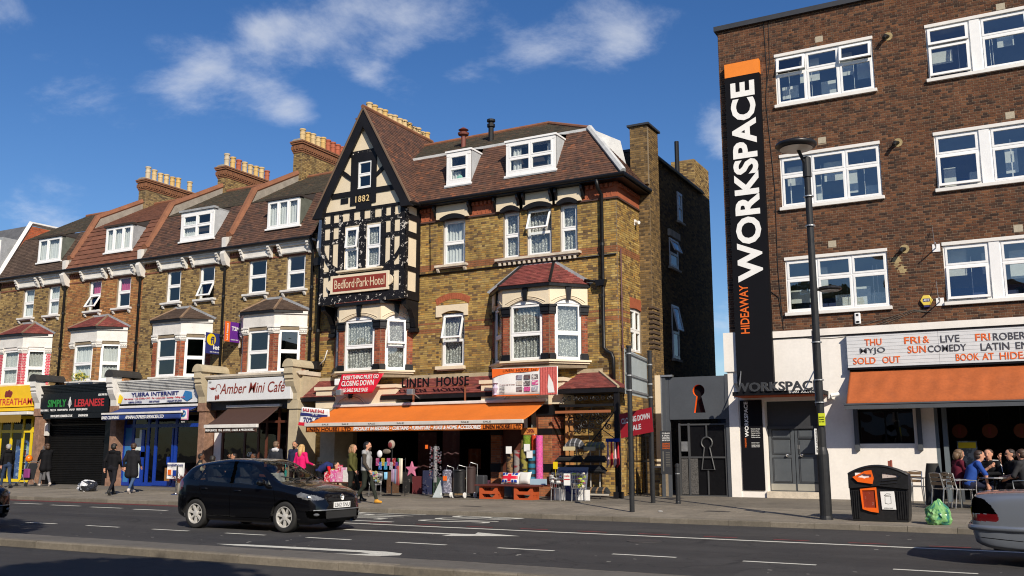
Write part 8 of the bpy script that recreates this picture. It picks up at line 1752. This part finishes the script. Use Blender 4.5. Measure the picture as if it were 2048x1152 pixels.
# union flag cushion
cu = thing('cushion', 'union flag cushion leaning on the red board', 'cushion', (-13.85, 25.35, BZ))
def cushion(cx, cy, cz, w, h, d, tilt):
    q = G()
    def f(s, t, sg):
        a, b = 2 * s - 1, 2 * t - 1; pin = 1 - .10 * (1 - a * a) * abs(b) - .10 * (1 - b * b) * abs(a); dd = sg * d * max(0, (1 - a ** 4) * (1 - b ** 4)) ** .5
        y = dd; z = b * h / 2 * pin; return (cx + a * w / 2 * pin, cy + y * math.cos(tilt) + z * math.sin(tilt), cz + h / 2 + z * math.cos(tilt) - y * math.sin(tilt))
    return q, f
q, f = cushion(-13.85, 25.4, BZ, .62, .36, .09, .35)
for sg in (1, -1): q.grid(lambda s, t: f(s, t, sg), 14, 10)
q.build('cover', 'cloth_white', cu, smooth=True)
def patch(rects, mat, nm):
    q = G()
    for (s0, s1, t0, t1) in rects: q.grid(lambda s, t: tuple(Vector(f(s0 + (s1 - s0) * s, t0 + (t1 - t0) * t, -1)) + Vector((0, -.004, .001))), 8, 6)
    q.build(nm, mat, cu, smooth=True)
patch([(.40, .60, .02, .98), (.03, .40, .36, .64), (.60, .97, .36, .64)], 'banner_red', 'red_cross'); patch([(.06, .20, .72, .92), (.24, .36, .74, .95), (.64, .76, .74, .95), (.80, .94, .72, .92), (.06, .2, .08, .28), (.24, .36, .05, .26), (.64, .76, .05, .26), (.8, .94, .08, .28)], 'blue_gloss', 'blue_corner')
q, f = cushion(-13.45, 25.55, BZ, .42, .38, .09, .3)
for sg in (1, -1): q.grid(lambda s, t: f(s, t, sg), 10, 8)
simple('cushion', 'plain white cushion behind the union flag cushion', 'cushion', q, 'cloth_white', (-13.45, 25.55, BZ), smooth=True)
# rolled rugs standing up
def rug(label, x, y, z, h, r, cols, mat='col', seed=1, lean=0.0):
    q = G(); rr = random.Random(seed); n, m_ = 20, max(8, int(h / .03)); P = []
    for j in range(m_):
        za, zb = z + h * j / m_, z + h * (j + 1) / m_
        for i in range(n):
            a, b = 2 * math.pi * i / n, 2 * math.pi * (i + 1) / n; jt = lambda: 1 + rr.uniform(-.05, .05)
            c = cols(i / n, j / m_, rr); ra = r * jt()
            q.add([(x + ra * math.cos(a) + lean * (za - z), y + ra * math.sin(a), za), (x + ra * math.cos(b) + lean * (za - z), y + ra * math.sin(b), za), (x + ra * math.cos(b) + lean * (zb - z), y + ra * math.sin(b), zb), (x + ra * math.cos(a) + lean * (zb - z), y + ra * math.sin(a), zb)], [(0, 1, 2, 3)], c)
    q.lathe([(r * .98, 0), (r * .7, .004)], (x + lean * h, y, z + h), 16, cols(0, .99, rr)); simple('rolled_rug', label, 'rug', q, mat, (x, y, z), 'rolled rugs by the shop door')
S['shag'] = dict(attr='Col', rough=.95, var=.25, scale=30, bump=1.0, bscale=60)
one = lambda c: (lambda a, b, r: tuple(v * r.uniform(.8, 1.15) for v in c))
def swirl(c1, c2, k=1.0): return lambda a, b, r: c1 if math.sin(a * 12 * k + 3 * math.sin(b * 9 * k)) * math.cos(b * 11 * k) > 0 else c2
rug('tall shaggy pink rolled rug', -13.24, 26.1, BZ, 1.45, .11, one((.62, .10, .32)), 'shag'); rug('shaggy orange-red rolled rug', -13.49, 26.3, FZ + .3, 1.58, .11, one((.62, .05, .01)), 'shag', 2); rug('shaggy lime green rolled rug', -13.77, 26.3, FZ + .3, 1.58, .12, one((.16, .24, .02)), 'shag', 3)
rug('olive and black swirl rolled rug', -13.72, 26.02, BZ, 1.03, .12, swirl((.22, .19, .03), (.012, .01, .01))); rug('teal and black striped rolled rug', -13.46, 26.02, BZ, 1.0, .11, lambda a, b, r: (.012, .012, .014) if (b * 5) % 1 < .4 else (.01, .13, .22)); rug('red and grey patterned rolled rug', -13.98, 26.05, BZ, 1.0, .11, swirl((.20, .012, .018), (.22, .2, .19), .8)); rug('brown scroll-patterned rolled rug', -14.24, 26.1, BZ, .95, .13, swirl((.20, .11, .045), (.035, .02, .012), 1.6)); rug('leaning gold-patterned rolled rug', -14.02, 26.35, FZ, 1.75, .10, swirl((.25, .17, .05), (.03, .02, .012), 1.3), lean=.08)
for x, z, l in ((-13.55, 1.62, 'white price tag on the orange-red rug'), (-13.46, 1.42, 'white price tag on the teal striped rug'), (-14.18, 1.55, 'white price tag on the brown scroll rug')): q = G(); q.box(x - .10, x + .10, 25.87, 25.88, z - .12, z + .10); simple('price_tag', l, 'tag', q, 'ink_white', (x, 25.88, z))
q = G(); q.box(-13.25, -12.7, 25.5, 25.52, BZ, BZ + .17); simple('packet', 'pale blue packet standing at the right end of the red board', 'packet', q, flat('pk_blue', (.32, .45, .55), .5), (-13.0, 25.5, BZ))
# shopping trolleys and suitcase
def trolley(label, x, w, h, mat, y=25.0, sh=.08, wheels=True):
    t = thing('shopping_trolley', label, 'trolley', (x, y, FZ), 'wheeled shopping bags outside the linen shop'); q = G(); q.grid(lambda a, b: (x + (w / 2 - .02 * math.sin(b * 3)) * math.cos(2 * math.pi * a) * (1 if True else 1), y + .15 * math.sin(2 * math.pi * a), FZ + .14 + (h - .14) * b), 20, 8); q.lathe([(w * .5, 0), (w * .3, .05)], (x, y, FZ + h - .01), 14); q.build('bag', mat, t, smooth=True)
    q = G(); q.tube([(x - w * .4, y + .16, FZ + .1), (x - w * .4, y + .16, FZ + h + .1), (x - w * .1, y + .05, FZ + h + .16), (x + w * .4, y + .16, FZ + h + .1), (x + w * .4, y + .16, FZ + .1)], .011, 6); q.build('frame', 'galv', t)
    for s in (-1, 1): q = G(); q.lathe([(.085, -.012), (.085, .012)], (x + s * w * .5, y - .02, FZ + .085), 16, ax='x'); q.lathe([(.05, -.014), (.05, .014)], (x + s * w * .5, y - .02, FZ + .085), 12, ax='x'); q.build('wheel', 'ink_white', t)
    return t
S['check'] = dict(col=(.10, .10, .14), rough=.8, var=.3, scale=18, spots=[(14, .5, .06, (.35, .35, .42), .8)])
t = trolley('grey checked shopping trolley bag with an orange label', -15.85, .32, .80, 'check'); q = G(); q.box(-15.90, -15.76, 24.83, 24.84, .62, .76); q.build('label', 'ink_orange', t)
trolley('tall black shopping trolley bag', -15.42, .42, .82, 'black_plastic'); trolley('dark brown shopping trolley bag behind the black one', -15.22, .34, .9, flat('brownbag', (.035, .018, .016), .7), 25.35)
q = G(); q.box(-15.35, -14.84, 25.5, 25.75, FZ + .04, .78); simple('suitcase', 'upright black suitcase beside the crates', 'suitcase', q, 'dark_grey', (-15.1, 25.6, FZ), bevel=.04)
q = G(); q.add([(-16.28, 24.85, FZ), (-15.98, 24.88, FZ), (-15.96, 25.1, .66), (-16.12, 25.08, .66)], [(0, 1, 2, 3)]); simple('ironing_board', 'grey folded board leaning against the checked trolley', 'board', q, 'grey_panel', (-16.1, 24.9, FZ), solid=.02)
# carousel of small cards
t = thing('display_stand', 'tall spinning stand hung with small shiny packets', 'stand', (-16.42, 25.2, FZ)); q = G(); q.tube([(-16.42, 25.2, FZ), (-16.42, 25.2, 1.72)], .02, 8); q.lathe([(.22, 0), (.02, .04)], (-16.42, 25.2, FZ), 12); q.build('pole', 'iron', t); r = random.Random(2); q = G()
q.lathe([(.06, .55), (.06, 1.66)], (-16.42, 25.2, 0), 10, (.2, .2, .21))
for k in range(150): a, z = r.uniform(0, 6.28), r.uniform(.6, 1.62); q.box(-16.42 + .17 * math.cos(a) - .02, -16.42 + .17 * math.cos(a) + .02, 25.2 + .17 * math.sin(a) - .006, 25.2 + .17 * math.sin(a), z, z + .035, r.choice([(.16, .15, .17), (.2, .18, .2), (.07, .06, .09), (.2, .04, .05), (.28, .26, .28), (.05, .05, .06)]))
q.build('packets', 'col_gloss', t); q = G(); q.box(-16.68, -16.58, 25.0, 25.01, 1.58, 1.70); q.build('price_card', 'ink_orange', t)
# star, bins, racks
q = G(); q.prism([(-17.57 + (.26 if k % 2 == 0 else .11) * math.sin(math.pi * k / 5), .93 + (.26 if k % 2 == 0 else .11) * math.cos(math.pi * k / 5)) for k in range(10)], 'y', 25.55, 25.63); simple('star_toy', 'pink star-shaped toy hanging in the shop doorway', 'toy', q, flat('star_pink', (.50, .16, .26), .5), (-17.57, 25.6, .7), bevel=.015)
def wire_bin(label, x, y, r_, cols, seed, ztop=.86, group='wire bargain bins outside the shop'):
    t = thing('wire_bin', label, 'bin', (x, y, FZ), group); q = G()
    for z, k in ((.46, .8), (.6, .88), (.72, .95), (ztop, 1.0)): q.tube([(x + r_ * k * math.cos(a), y + r_ * k * math.sin(a), z) for a in [2 * math.pi * i / 20 for i in range(21)]], .007, 5)
    for i in range(20): a = 2 * math.pi * i / 20; q.tube([(x + r_ * math.cos(a), y + r_ * math.sin(a), ztop), (x + r_ * .8 * math.cos(a), y + r_ * .8 * math.sin(a), .46)], .0045, 4)
    q.build('basket', 'alu', t); q = G()
    for i in range(4): a = math.pi / 4 + math.pi / 2 * i; q = G(); q.tube([(x + r_ * .75 * math.cos(a), y + r_ * .75 * math.sin(a), .5), (x + r_ * .8 * math.cos(a), y + r_ * .8 * math.sin(a), FZ)], .012, 6); q.build('leg', 'alu', t)
    rr = random.Random(seed); q = G()
    for i in range(34): a, d, z = rr.uniform(0, 6.28), rr.uniform(0, r_ * .72), rr.uniform(.5, ztop + .03); q.ell((x + d * math.cos(a), y + d * math.sin(a), z), (rr.uniform(.04, .09), rr.uniform(.04, .07), rr.uniform(.03, .06)), 7, 5, rr.choice(cols))
    q.build('goods', 'col', t); return t
t = wire_bin('round wire bin of dark and coloured oddments with a yellow price card', -12.05, 24.9, .25, [(.02, .02, .03), (.05, .06, .2), (.4, .02, .02), (.03, .03, .03), (.6, .6, .58)], 1); q = G(); q.box(-12.14, -12.0, 24.8, 24.81, 1.0, 1.2); q.tube([(-12.07, 24.82, .8), (-12.07, 24.82, 1.05)], .006, 4); q.build('price_card', 'yellow_gloss', t)
t = wire_bin('round wire bin of pink and lime goods with a red and white sale card', -11.4, 24.9, .25, [(.5, .2, .2), (.45, .55, .05), (.55, .5, .4), (.1, .1, .12), (.5, .1, .2)], 2); q = G(); q.box(-11.72, -11.52, 24.62, 24.63, .55, .88); q.build('sale_card', 'ink_white', t); text(t, 'sale', (-11.70, 24.619, .78), (1, 0, 0), .16, .07, 'ink_red', depth=.002); q = G(); q.box(-11.71, -11.53, 24.617, 24.62, .70, .73); q.build('red_rule', 'ink_red', t)
wire_bin('round wire bin behind the walking couple with an orange price card', -18.42, 24.8, .24, [(.4, .4, .42), (.1, .3, .5), (.5, .1, .2), (.3, .3, .1)], 3); q = G(); q.box(-18.62, -18.46, 24.6, 24.61, 1.02, 1.16); simple('price_card', 'orange price card above the wire bin behind the couple', 'sign', q, 'ink_orange', (-18.5, 24.6, 1.0))
t = thing('sale_stand', 'grey sandwich board reading SALE behind the wire bins', 'sign', (-11.85, 25.4, FZ)); q = G(); q.frame((-12.36, 25.35, FZ), (1, 0, 0), (.03, .18, 1)); q.box(0, .98, 0, .95, 0, .02); q.build('panel', flat('slategrey', (.14, .16, .22), .6), t); text(t, 'SALE', (-12.22, 25.34, .28), (1, 0, 0), .72, .26, 'ink_navy', v=(.03, .18, 1), depth=.004, bold=.02); text(t, 'CLOSING', (-12.25, 25.45, .82), (1, 0, 0), .85, .13, 'ink_navy', v=(.03, .18, 1), depth=.004, bold=.02)
for x, l in ((-12.12, 'left'), (-11.36, 'right')): q = G(); q.box(x - .15, x + .22, 25.1, 25.12, FZ + .02, .42); simple('card_sheet', '%s blank white card standing under the wire bins' % l, 'card', q, 'ink_white', (x, 25.1, FZ))
# doormats on a wall rack
t = thing('mat_rack', 'wall rack of folded doormats beside the shop porch', 'rack', (-11.8, 26.5, FZ)); q = G()
for x in (-12.2, -11.75, -11.45): q.box(x - .015, x + .015, 26.55, 26.58, FZ, 1.75)
q.box(-11.98, -11.0, 26.15, 26.18, .22, .27); q.build('upright', flat('rack_white', (.45, .42, .36), .6), t)
def mat_(label, x0, x1, z, col, st=None, h=.20, arch=False):
    q = G(); n = 18; yb = 26.42
    up = lambda s: h * (1 - (2 * s - 1) ** 2) ** .5 if arch else h * min(1, 6 * s + .35, 6 * (1 - s) + .35)
    for i in range(n):
        a0, a1 = i / n, (i + 1) / n; c = st if st and i % 4 == 2 else col; X_ = lambda s: x0 + (x1 - x0) * s
        for k in range(4):
            f = lambda s, t: (X_(s), yb - .16 * math.sin(math.pi * (t * .8 + .2)), z + up(s) * t - .02 * t)
            q.add([f(a0, k / 4), f(a1, k / 4), f(a1, (k + 1) / 4), f(a0, (k + 1) / 4)], [(0, 1, 2, 3)], c)
    simple('doormat', label, 'doormat', q, 'shag', ((x0 + x1) / 2, 26.5, z), 'doormats on the rack', solid=.03)
mat_('grey striped curved doormat at the top left of the rack', -12.52, -11.85, 1.58, (.05, .05, .055), (.3, .3, .31), .32, True); mat_('grey and yellow doormat at the top right of the rack', -11.82, -11.2, 1.56, (.12, .12, .10), (.25, .25, .05), .22); mat_('black doormat at the left of the second rack row', -12.8, -11.9, 1.18, (.012, .012, .012)); mat_('black doormat with a small logo on the right of the second row', -11.85, -11.15, 1.18, (.014, .014, .014)); mat_('long black doormat on the third rack row', -12.66, -11.15, .86, (.012, .012, .013), None, .24); mat_('black and tan coir doormat on the lowest bar', -11.98, -11.05, .22, (.02, .02, .02), (.24, .14, .06), .24)
q = G(); q.box(-12.45, -12.05, 26.12, 26.13, 1.52, 1.64); simple('price_card', 'cream price card on the striped doormat', 'sign', q, flat('card_cream', (.5, .42, .25), .7), (-12.2, 26.12, 1.5)); q = G(); q.box(-11.78, -11.4, 26.14, 26.15, 1.52, 1.63); simple('price_card', 'grey-brown price card on the yellow-marked doormat', 'sign', q, flat('card_grey', (.3, .27, .18), .7), (-11.6, 26.14, 1.5))
for i, (x, c, l) in enumerate(((-11.26, (.62, .42, .46), 'left pink'), (-11.14, (.45, .02, .03), 'left red'), (-11.03, (.62, .45, .48), 'right pink'), (-10.93, (.42, .02, .03), 'right red'))):
    t = thing('tea_towel', '%s towel hanging from a blue clip on the porch post' % l, 'towel', (x, 26.75, 1.0), 'towels hung by the porch post'); q = G(); q.grid(lambda s, v: (x + (.10 * s - .05) * (.35 + .65 * (1 - v)), 26.75 + .02 * math.sin(s * 7), 1.80 - .8 * (1 - v) + .12 * s * (1 - v)), 6, 8); q.build('cloth', flat('towel%d' % i, c, .95), t, smooth=True, solid=.01); q = G(); q.box(x - .05, x + .05, 26.72, 26.78, 1.78, 1.88); q.build('clip', 'blue_gloss', t)
# clothes rail of toys and towels, toy table
t = thing('goods_rail', 'black rail stand of bright toy packets and hanging cloths', 'rack', (-18.0, 25.1, FZ)); q = G(); q.tube([(-18.5, 25.1, 1.25), (-17.5, 25.1, 1.25)], .015, 6); q.tube([(-18.0, 25.1, FZ), (-18.0, 25.1, 1.8)], .02, 6); q.tube([(-17.55, 25.2, FZ), (-17.55, 25.2, 1.3)], .015, 6); q.box(-18.3, -17.7, 25.0, 25.2, FZ, FZ + .03); q.build('stand', 'iron', t); r = random.Random(11)
for k in range(9): x = -18.55 + k * .10; z = 1.05 - .12 * (k % 2); q = G(); q.box(x, x + .12, 24.98 + .01 * k, 25.0 + .01 * k, z, z + .24); q.build('packet', flat('toy%d' % k, [(.3, .03, .14), (.02, .12, .4), (.4, .3, .03), (.02, .2, .35), (.35, .06, .2), (.3, .3, .33), (.3, .02, .02), (.1, .03, .2), (.03, .2, .08)][k], .4, spots=[(22, .56, .04, (.6, .58, .6), .6), (31, .58, .03, (.02, .02, .05), .8)]), t)
for k, (x, z0, z1, c) in enumerate(((-17.62, .5, 1.28, (.55, .5, .4)), (-17.72, .45, 1.05, (.3, .05, .05)), (-17.82, .5, .95, (.15, .2, .3)), (-17.92, .55, .95, (.3, .2, .3)), (-18.2, .62, .85, (.2, .45, .65)))): q = G(); q.grid(lambda s, v: (x + .12 * s, 24.96 + .02 * math.sin(s * 9), z0 + (z1 - z0) * v), 8, 3); q.build('hanging_cloth', flat('hang%d' % k, c, .9), t, smooth=True, solid=.008)
q = G(); q.ell((-18.0, 25.05, 1.72), (.12, .10, .14), 10, 8, (.3, .25, .2)); q.ell((-18.0, 24.97, 1.70), (.08, .04, .09), 10, 8, (.16, .02, .02)); q.build('mask', 'col', t); q = G(); q.ell((-18.42, 25.0, 1.42), (.10, .06, .12), 10, 8, (.6, .6, .62)); q.ell((-18.15, 25.0, 1.5), (.16, .05, .08), 10, 8, (.16, .13, .1)); q.build('soft_toy', 'col', t)
tb = thing('toy_table', 'low table of toy boxes behind the black car', 'table', (-20.2, 25.4, FZ)); q = G(); q.box(-20.75, -19.65, 25.0, 25.8, .48, .52); q.build('top', 'wood_brown', tb)
for x in (-20.7, -19.72):
    for y in (25.03, 25.72): q = G(); q.box(x, x + .05, y, y + .05, FZ, .48); q.build('leg', 'wood_brown', tb)
bc = [(.55, .02, .05), (.6, .1, .3), (.65, .25, .4), (.6, .58, .55), (.62, .5, .05), (.5, .05, .1), (.6, .3, .45), (.3, .35, .5)]; bl = ['red', 'deep pink', 'light pink', 'white', 'yellow', 'crimson', 'rose', 'slate blue']
for k in range(8):
    x, y, z = -20.7 + (k % 4) * .26, 25.05 + .22 * (k // 4), .52 + .16 * (k // 4); q = G(); q.box(x, x + .24, y, y + .12, z, z + .30 + .08 * (k % 2)); o = simple('toy_box', '%s toy box on the low table' % bl[k], 'box', q, flat('tb%d' % k, bc[k], .4, spots=[(16, .52, .05, (.7, .68, .66), .8)]), (x + .12, y, z), 'toy boxes on the low table')
# pushchair, balloon toy, potted plant, stanchion
ps = thing('pushchair', 'folding pushchair with a purple bag pushed along the pavement', 'pushchair', (-36.4, 25.3, .09)); q = G()
for s in (0, .42): q.tube([(-36.75, 25.05 + s, .16), (-36.25, 25.05 + s, .65), (-35.98, 25.05 + s, 1.10)], .014, 6); q.tube([(-36.15, 25.05 + s, .16), (-36.45, 25.05 + s, .6)], .014, 6)
q.tube([(-35.98, 25.05, 1.1), (-35.98, 25.47, 1.1)], .014, 6); q.build('frame', 'galv', ps); q = G(); q.prism([(-36.55, .35), (-36.2, .4), (-36.05, 1.0), (-36.2, 1.05), (-36.45, .55)], 'y', 25.08, 25.44); q.build('seat', 'dark_grey', ps)
for x in (-36.75, -36.15):
    for s in (0, .42): q = G(); q.lathe([(.08, -.02), (.08, .02)], (x, 25.05 + s, .17), 14, ax='y'); q.build('wheel', 'rubber', ps)
q = G(); q.box(-36.25, -35.9, 24.96, 25.04, .45, .82); simple('bag', 'purple bag hung on the pushchair', 'bag', q, flat('purplebag', (.22, .03, .16), .8), (-36.1, 25.0, .45), bevel=.03); q = G(); q.ell((-36.3, 25.2, 1.22), (.14, .14, .15), 12, 9); simple('balloon', 'orange balloon tied to the pushchair', 'balloon', q, flat('balloon', (.72, .16, .005), .3), (-36.3, 25.2, 1.1), smooth=True)
pp = thing('potted_plant', 'spiky red plant in a grey pot outside the internet shop', 'plant', (-26.55, 24.4, .07)); q = G(); q.lathe([(.15, 0), (.20, .32), (.21, .34), (.17, .33)], (-26.55, 24.4, .07), 14); q.build('pot', 'render_grey', pp); q = G(); r = random.Random(9)
for k in range(46): a, l, e = r.uniform(0, 6.28), r.uniform(.3, .6), r.uniform(.3, 1.3); d = Vector((math.cos(a) * math.cos(e), math.sin(a) * math.cos(e), math.sin(e))); w_ = Vector((-math.sin(a), math.cos(a), 0)) * .014; b = Vector((-26.55, 24.4, .40)); q.add([b - w_, b + w_, b + d * l * .6 + w_, b + d * l - Vector((0, 0, .06 * l)), b + d * l * .6 - w_], [(0, 1, 2, 3, 4)], (.13 * r.uniform(.6, 1.3), .025, .03))
q.build('leaves', 'col', pp)
sn = thing('barrier_post', 'chrome barrier post standing beside the spiky plant', 'post', (-25.95, 23.6, .05)); q = G(); q.lathe([(.17, 0), (.15, .02), (.03, .05), (.028, .95), (.04, .97), (.02, 1.0)], (-25.95, 23.6, .05), 14); q.build('post', 'chrome', sn)
# railing between café and linen shop
rl = thing('railing', 'short black iron railing between the café and the linen shop', 'railing', (-21.6, 25.9, FZ)); q = G()
for k in range(6): q.tube([(-22.2 + k * .2, 26.2, FZ), (-22.2 + k * .2, 26.2, 1.15)], .014, 5)
q.tube([(-22.2, 26.2, 1.05), (-21.2, 26.2, 1.05)], .016, 5); q.build('bars', 'iron', rl)
# cafe chairs and tables
def chair(label, x, y, rz):
    t = local_thing('cafe_chair', label, 'chair', (x, y, .135), rz, 'aluminium café chairs'); 
    for s in (-1, 1): q = G(); q.tube([(s * .24, .24, 0), (s * .25, .22, .45), (s * .25, .24, .66), (s * .24, -.05, .68), (s * .23, -.22, .66)], .014, 6); q.build('arm_leg', 'alu', t); q = G(); q.tube([(s * .22, -.26, 0), (s * .22, -.20, .45), (s * .20, -.27, .82)], .014, 6); q.build('leg', 'alu', t)
    q = G(); q.tube([(-.20, -.27, .82), (0, -.29, .84), (.20, -.27, .82)], .014, 6); q.build('top_rail', 'alu', t)
    for k in range(3): q = G(); q.box(-.19, .19, -.265 + .012 * k, -.25 + .012 * k, .74 - k * .1, .81 - k * .1); q.build('back_slat', flat('slatwood', (.32, .20, .10), .5), t)
    for k in range(5): q = G(); q.box(-.21, .21, -.19 + k * .085, -.12 + k * .085, .44, .46); q.build('seat_slat', 'alu', t)
chair('empty café chair by the white wall, facing the bin', -2.75, 27.3, math.radians(-100)); chair('empty slatted café chair left of the seated group', -1.98, 25.95, math.radians(-50)); chair('slatted café chair under the young man in blue', -1.55, 25.78, math.radians(-75)); chair('empty café chair half hidden behind the bin', -3.0, 27.9, math.radians(150))
for k, (x, y, rz, l) in enumerate(((-1.76, 26.45, -60, 'woman with curly hair'), (-.96, 26.65, 165, 'tracksuit man'), (-.39, 26.5, 120, 'woman in sunglasses'), (-.16, 25.85, 60, 'person in charcoal'))): chair('café chair carrying the ' + l, x, y, math.radians(rz))
t = thing('cafe_table', 'round metal café table amid the seated group', 'table', (-.88, 26.05, .135)); q = G(); q.lathe([(.32, 0), (.33, .015), (.32, .03)], (-.88, 26.05, .84), 20); q.build('top', 'alu', t); q = G(); q.lathe([(.22, 0), (.03, .03), (.025, .7)], (-.88, 26.05, .135), 12); q.build('pedestal', 'iron', t)
q = G(); q.grid(lambda a, b: (-2.32 + .22 * math.cos(math.pi * a) * (1 - .35 * b ** 3), 27.0 - .16 * math.sin(math.pi * a), .14 + 1.05 * b), 12, 8); simple('folded_parasol', 'black covered object standing at the corner of the café front', 'cover', q, 'rubber', (-2.32, 27, .14), smooth=True)
q = G(); q.tube([(-3.42, 27.85, .14), (-3.42, 27.85, 1.26)], .03, 8); q.box(-3.5, -3.44, 27.8, 27.9, .14, 1.24); simple('folded_board', 'rust-red folded board leaning on the white wall behind the bin', 'board', q, flat('rustboard', (.22, .05, .03), .7), (-3.45, 27.85, .14))
# interior goods glimpsed in the dark shop
for k, (x, y, z0, z1, w_, c) in enumerate(((-20.0, 29.5, .2, 2.2, .8, (.12, .05, .05)), (-18.6, 29.0, .2, 2.3, .7, (.16, .08, .09)), (-17.4, 28.8, .9, 1.6, .5, (.20, .06, .02)), (-16.0, 29.4, .2, 2.0, .9, (.07, .05, .06)), (-15.0, 27.6, 1.2, 2.1, .22, (.28, .01, .015)))): q = G(); q.grid(lambda s, v: (x + w_ * s, y + .03 * math.sin(s * 14), z0 + (z1 - z0) * v), 14, 2); simple('hanging_fabric', '%s length of fabric hanging inside the dark linen shop' % ('dull red', 'mauve', 'rust-coloured', 'dark plum', 'bright red')[k], 'fabric', q, flat('fab%d' % k, c, .9, spots=[(6, .55, .1, (.2, .18, .18), .5)]), (x, y, z0), smooth=True)

r = random.Random(33)
for k in range(10):
    x, y = -19.4 + k * .52 + r.uniform(-.1, .1), 26.3 + r.uniform(0, .7); h = r.uniform(.35, .8); q = G(); q.box(x, x + r.uniform(.25, .45), y, y + .3, FZ, FZ + h)
    nm = ('brown', 'black', 'maroon', 'navy', 'dark green', 'tan', 'charcoal', 'plum', 'rust', 'grey')[k]; c = ((.10, .05, .025), (.012, .012, .012), (.10, .012, .015), (.015, .02, .06), (.02, .05, .03), (.2, .13, .06), (.03, .03, .03), (.07, .02, .05), (.16, .05, .02), (.12, .12, .12))[k]
    simple('goods_box', '%s box of goods stacked in the shade of the linen shop doorway' % nm, 'box', q, flat('gb%d' % k, c, .8, spots=[(9, .6, .05, (.25, .22, .2), .6)]), (x, y, FZ), 'boxes in the shop doorway')
# ================================================================== the other side of the street (behind the photographer: shade and reflections)
ob = thing('brick_terrace', 'red brick shop terrace across the street behind the photographer', 'building', (0, -9, 0)); q = G()
for k in range(9): q.box(-60 + k * 13, -47.4 + k * 13, -22, -11, 0, (11.0, 12.4, 11.6)[k % 3])
q.build('wall', flat('opp_brick', (.20, .085, .05), .9, var=.25, scale=2), ob); q = G()
for k in range(40):
    for z in (4.6, 7.3): q.box(-58 + k * 2.9, -56.8 + k * 2.9, -11.05, -10.96, z, z + 1.6)
q.build('window', flat('opp_glass', (.05, .06, .07), .15), ob); q = G(); q.box(-60, 57, -11.3, -10.9, 3.0, 3.9); q.build('fascia', flat('opp_fascia', (.4, .38, .35), .7), ob)
def tree(label, x, y, h, R0, seed):
    t = thing('street_tree', label, 'tree', (x, y, 0), 'street trees on the near pavement'); r = random.Random(seed); q = G(); q.tube([(x, y, 0), (x + .1, y, h * .35), (x, y + .1, h * .6), (x, y, h)], [.22, .18, .12, .04], 8)
    for k in range(9): a = k * 2.4; z = h * (.45 + .04 * k); q.tube([(x, y, z), (x + R0 * .8 * math.cos(a), y + R0 * .8 * math.sin(a), z + R0 * .5)], [.08, .02], 5)
    q.build('trunk', flat('bark', (.08, .06, .045), .9), t); q = G()
    for k in range(5200):
        d = Vector((r.gauss(0, 1), r.gauss(0, 1), r.gauss(0, 1))).normalized() * R0 * r.random() ** .4; c = Vector((x, y, h * .85)) + Vector((d.x, d.y, d.z * .8)); e = Vector((r.uniform(-1, 1), r.uniform(-1, 1), r.uniform(-1, 1))).normalized() * .17; f = e.orthogonal().normalized() * .11; q.add([c - e, c + f, c + e, c - f], [(0, 1, 2, 3)])
    q.build('crown', flat('leaf', (.06, .10, .03), .8), t)
tree('street tree on the near pavement, out of frame to the left', -10.4, 1.4, 10.2, 3.1, 1)
tree('street tree on the near pavement behind the photographer', -.2, -1.6, 9.8, 2.3, 2)
# ------------------------------------------------------------------ keep the tree three levels deep and drop helpers
def depth(o):
    d = 0
    while o.parent: o = o.parent; d += 1
    return d
for o in list(bpy.data.objects):
    if depth(o) > 2:
        a = o
        while depth(a) > 1: a = a.parent
        mw = o.matrix_local.copy(); o.parent = a
for o in bpy.data.objects:
    if '_o' in o: del o['_o']
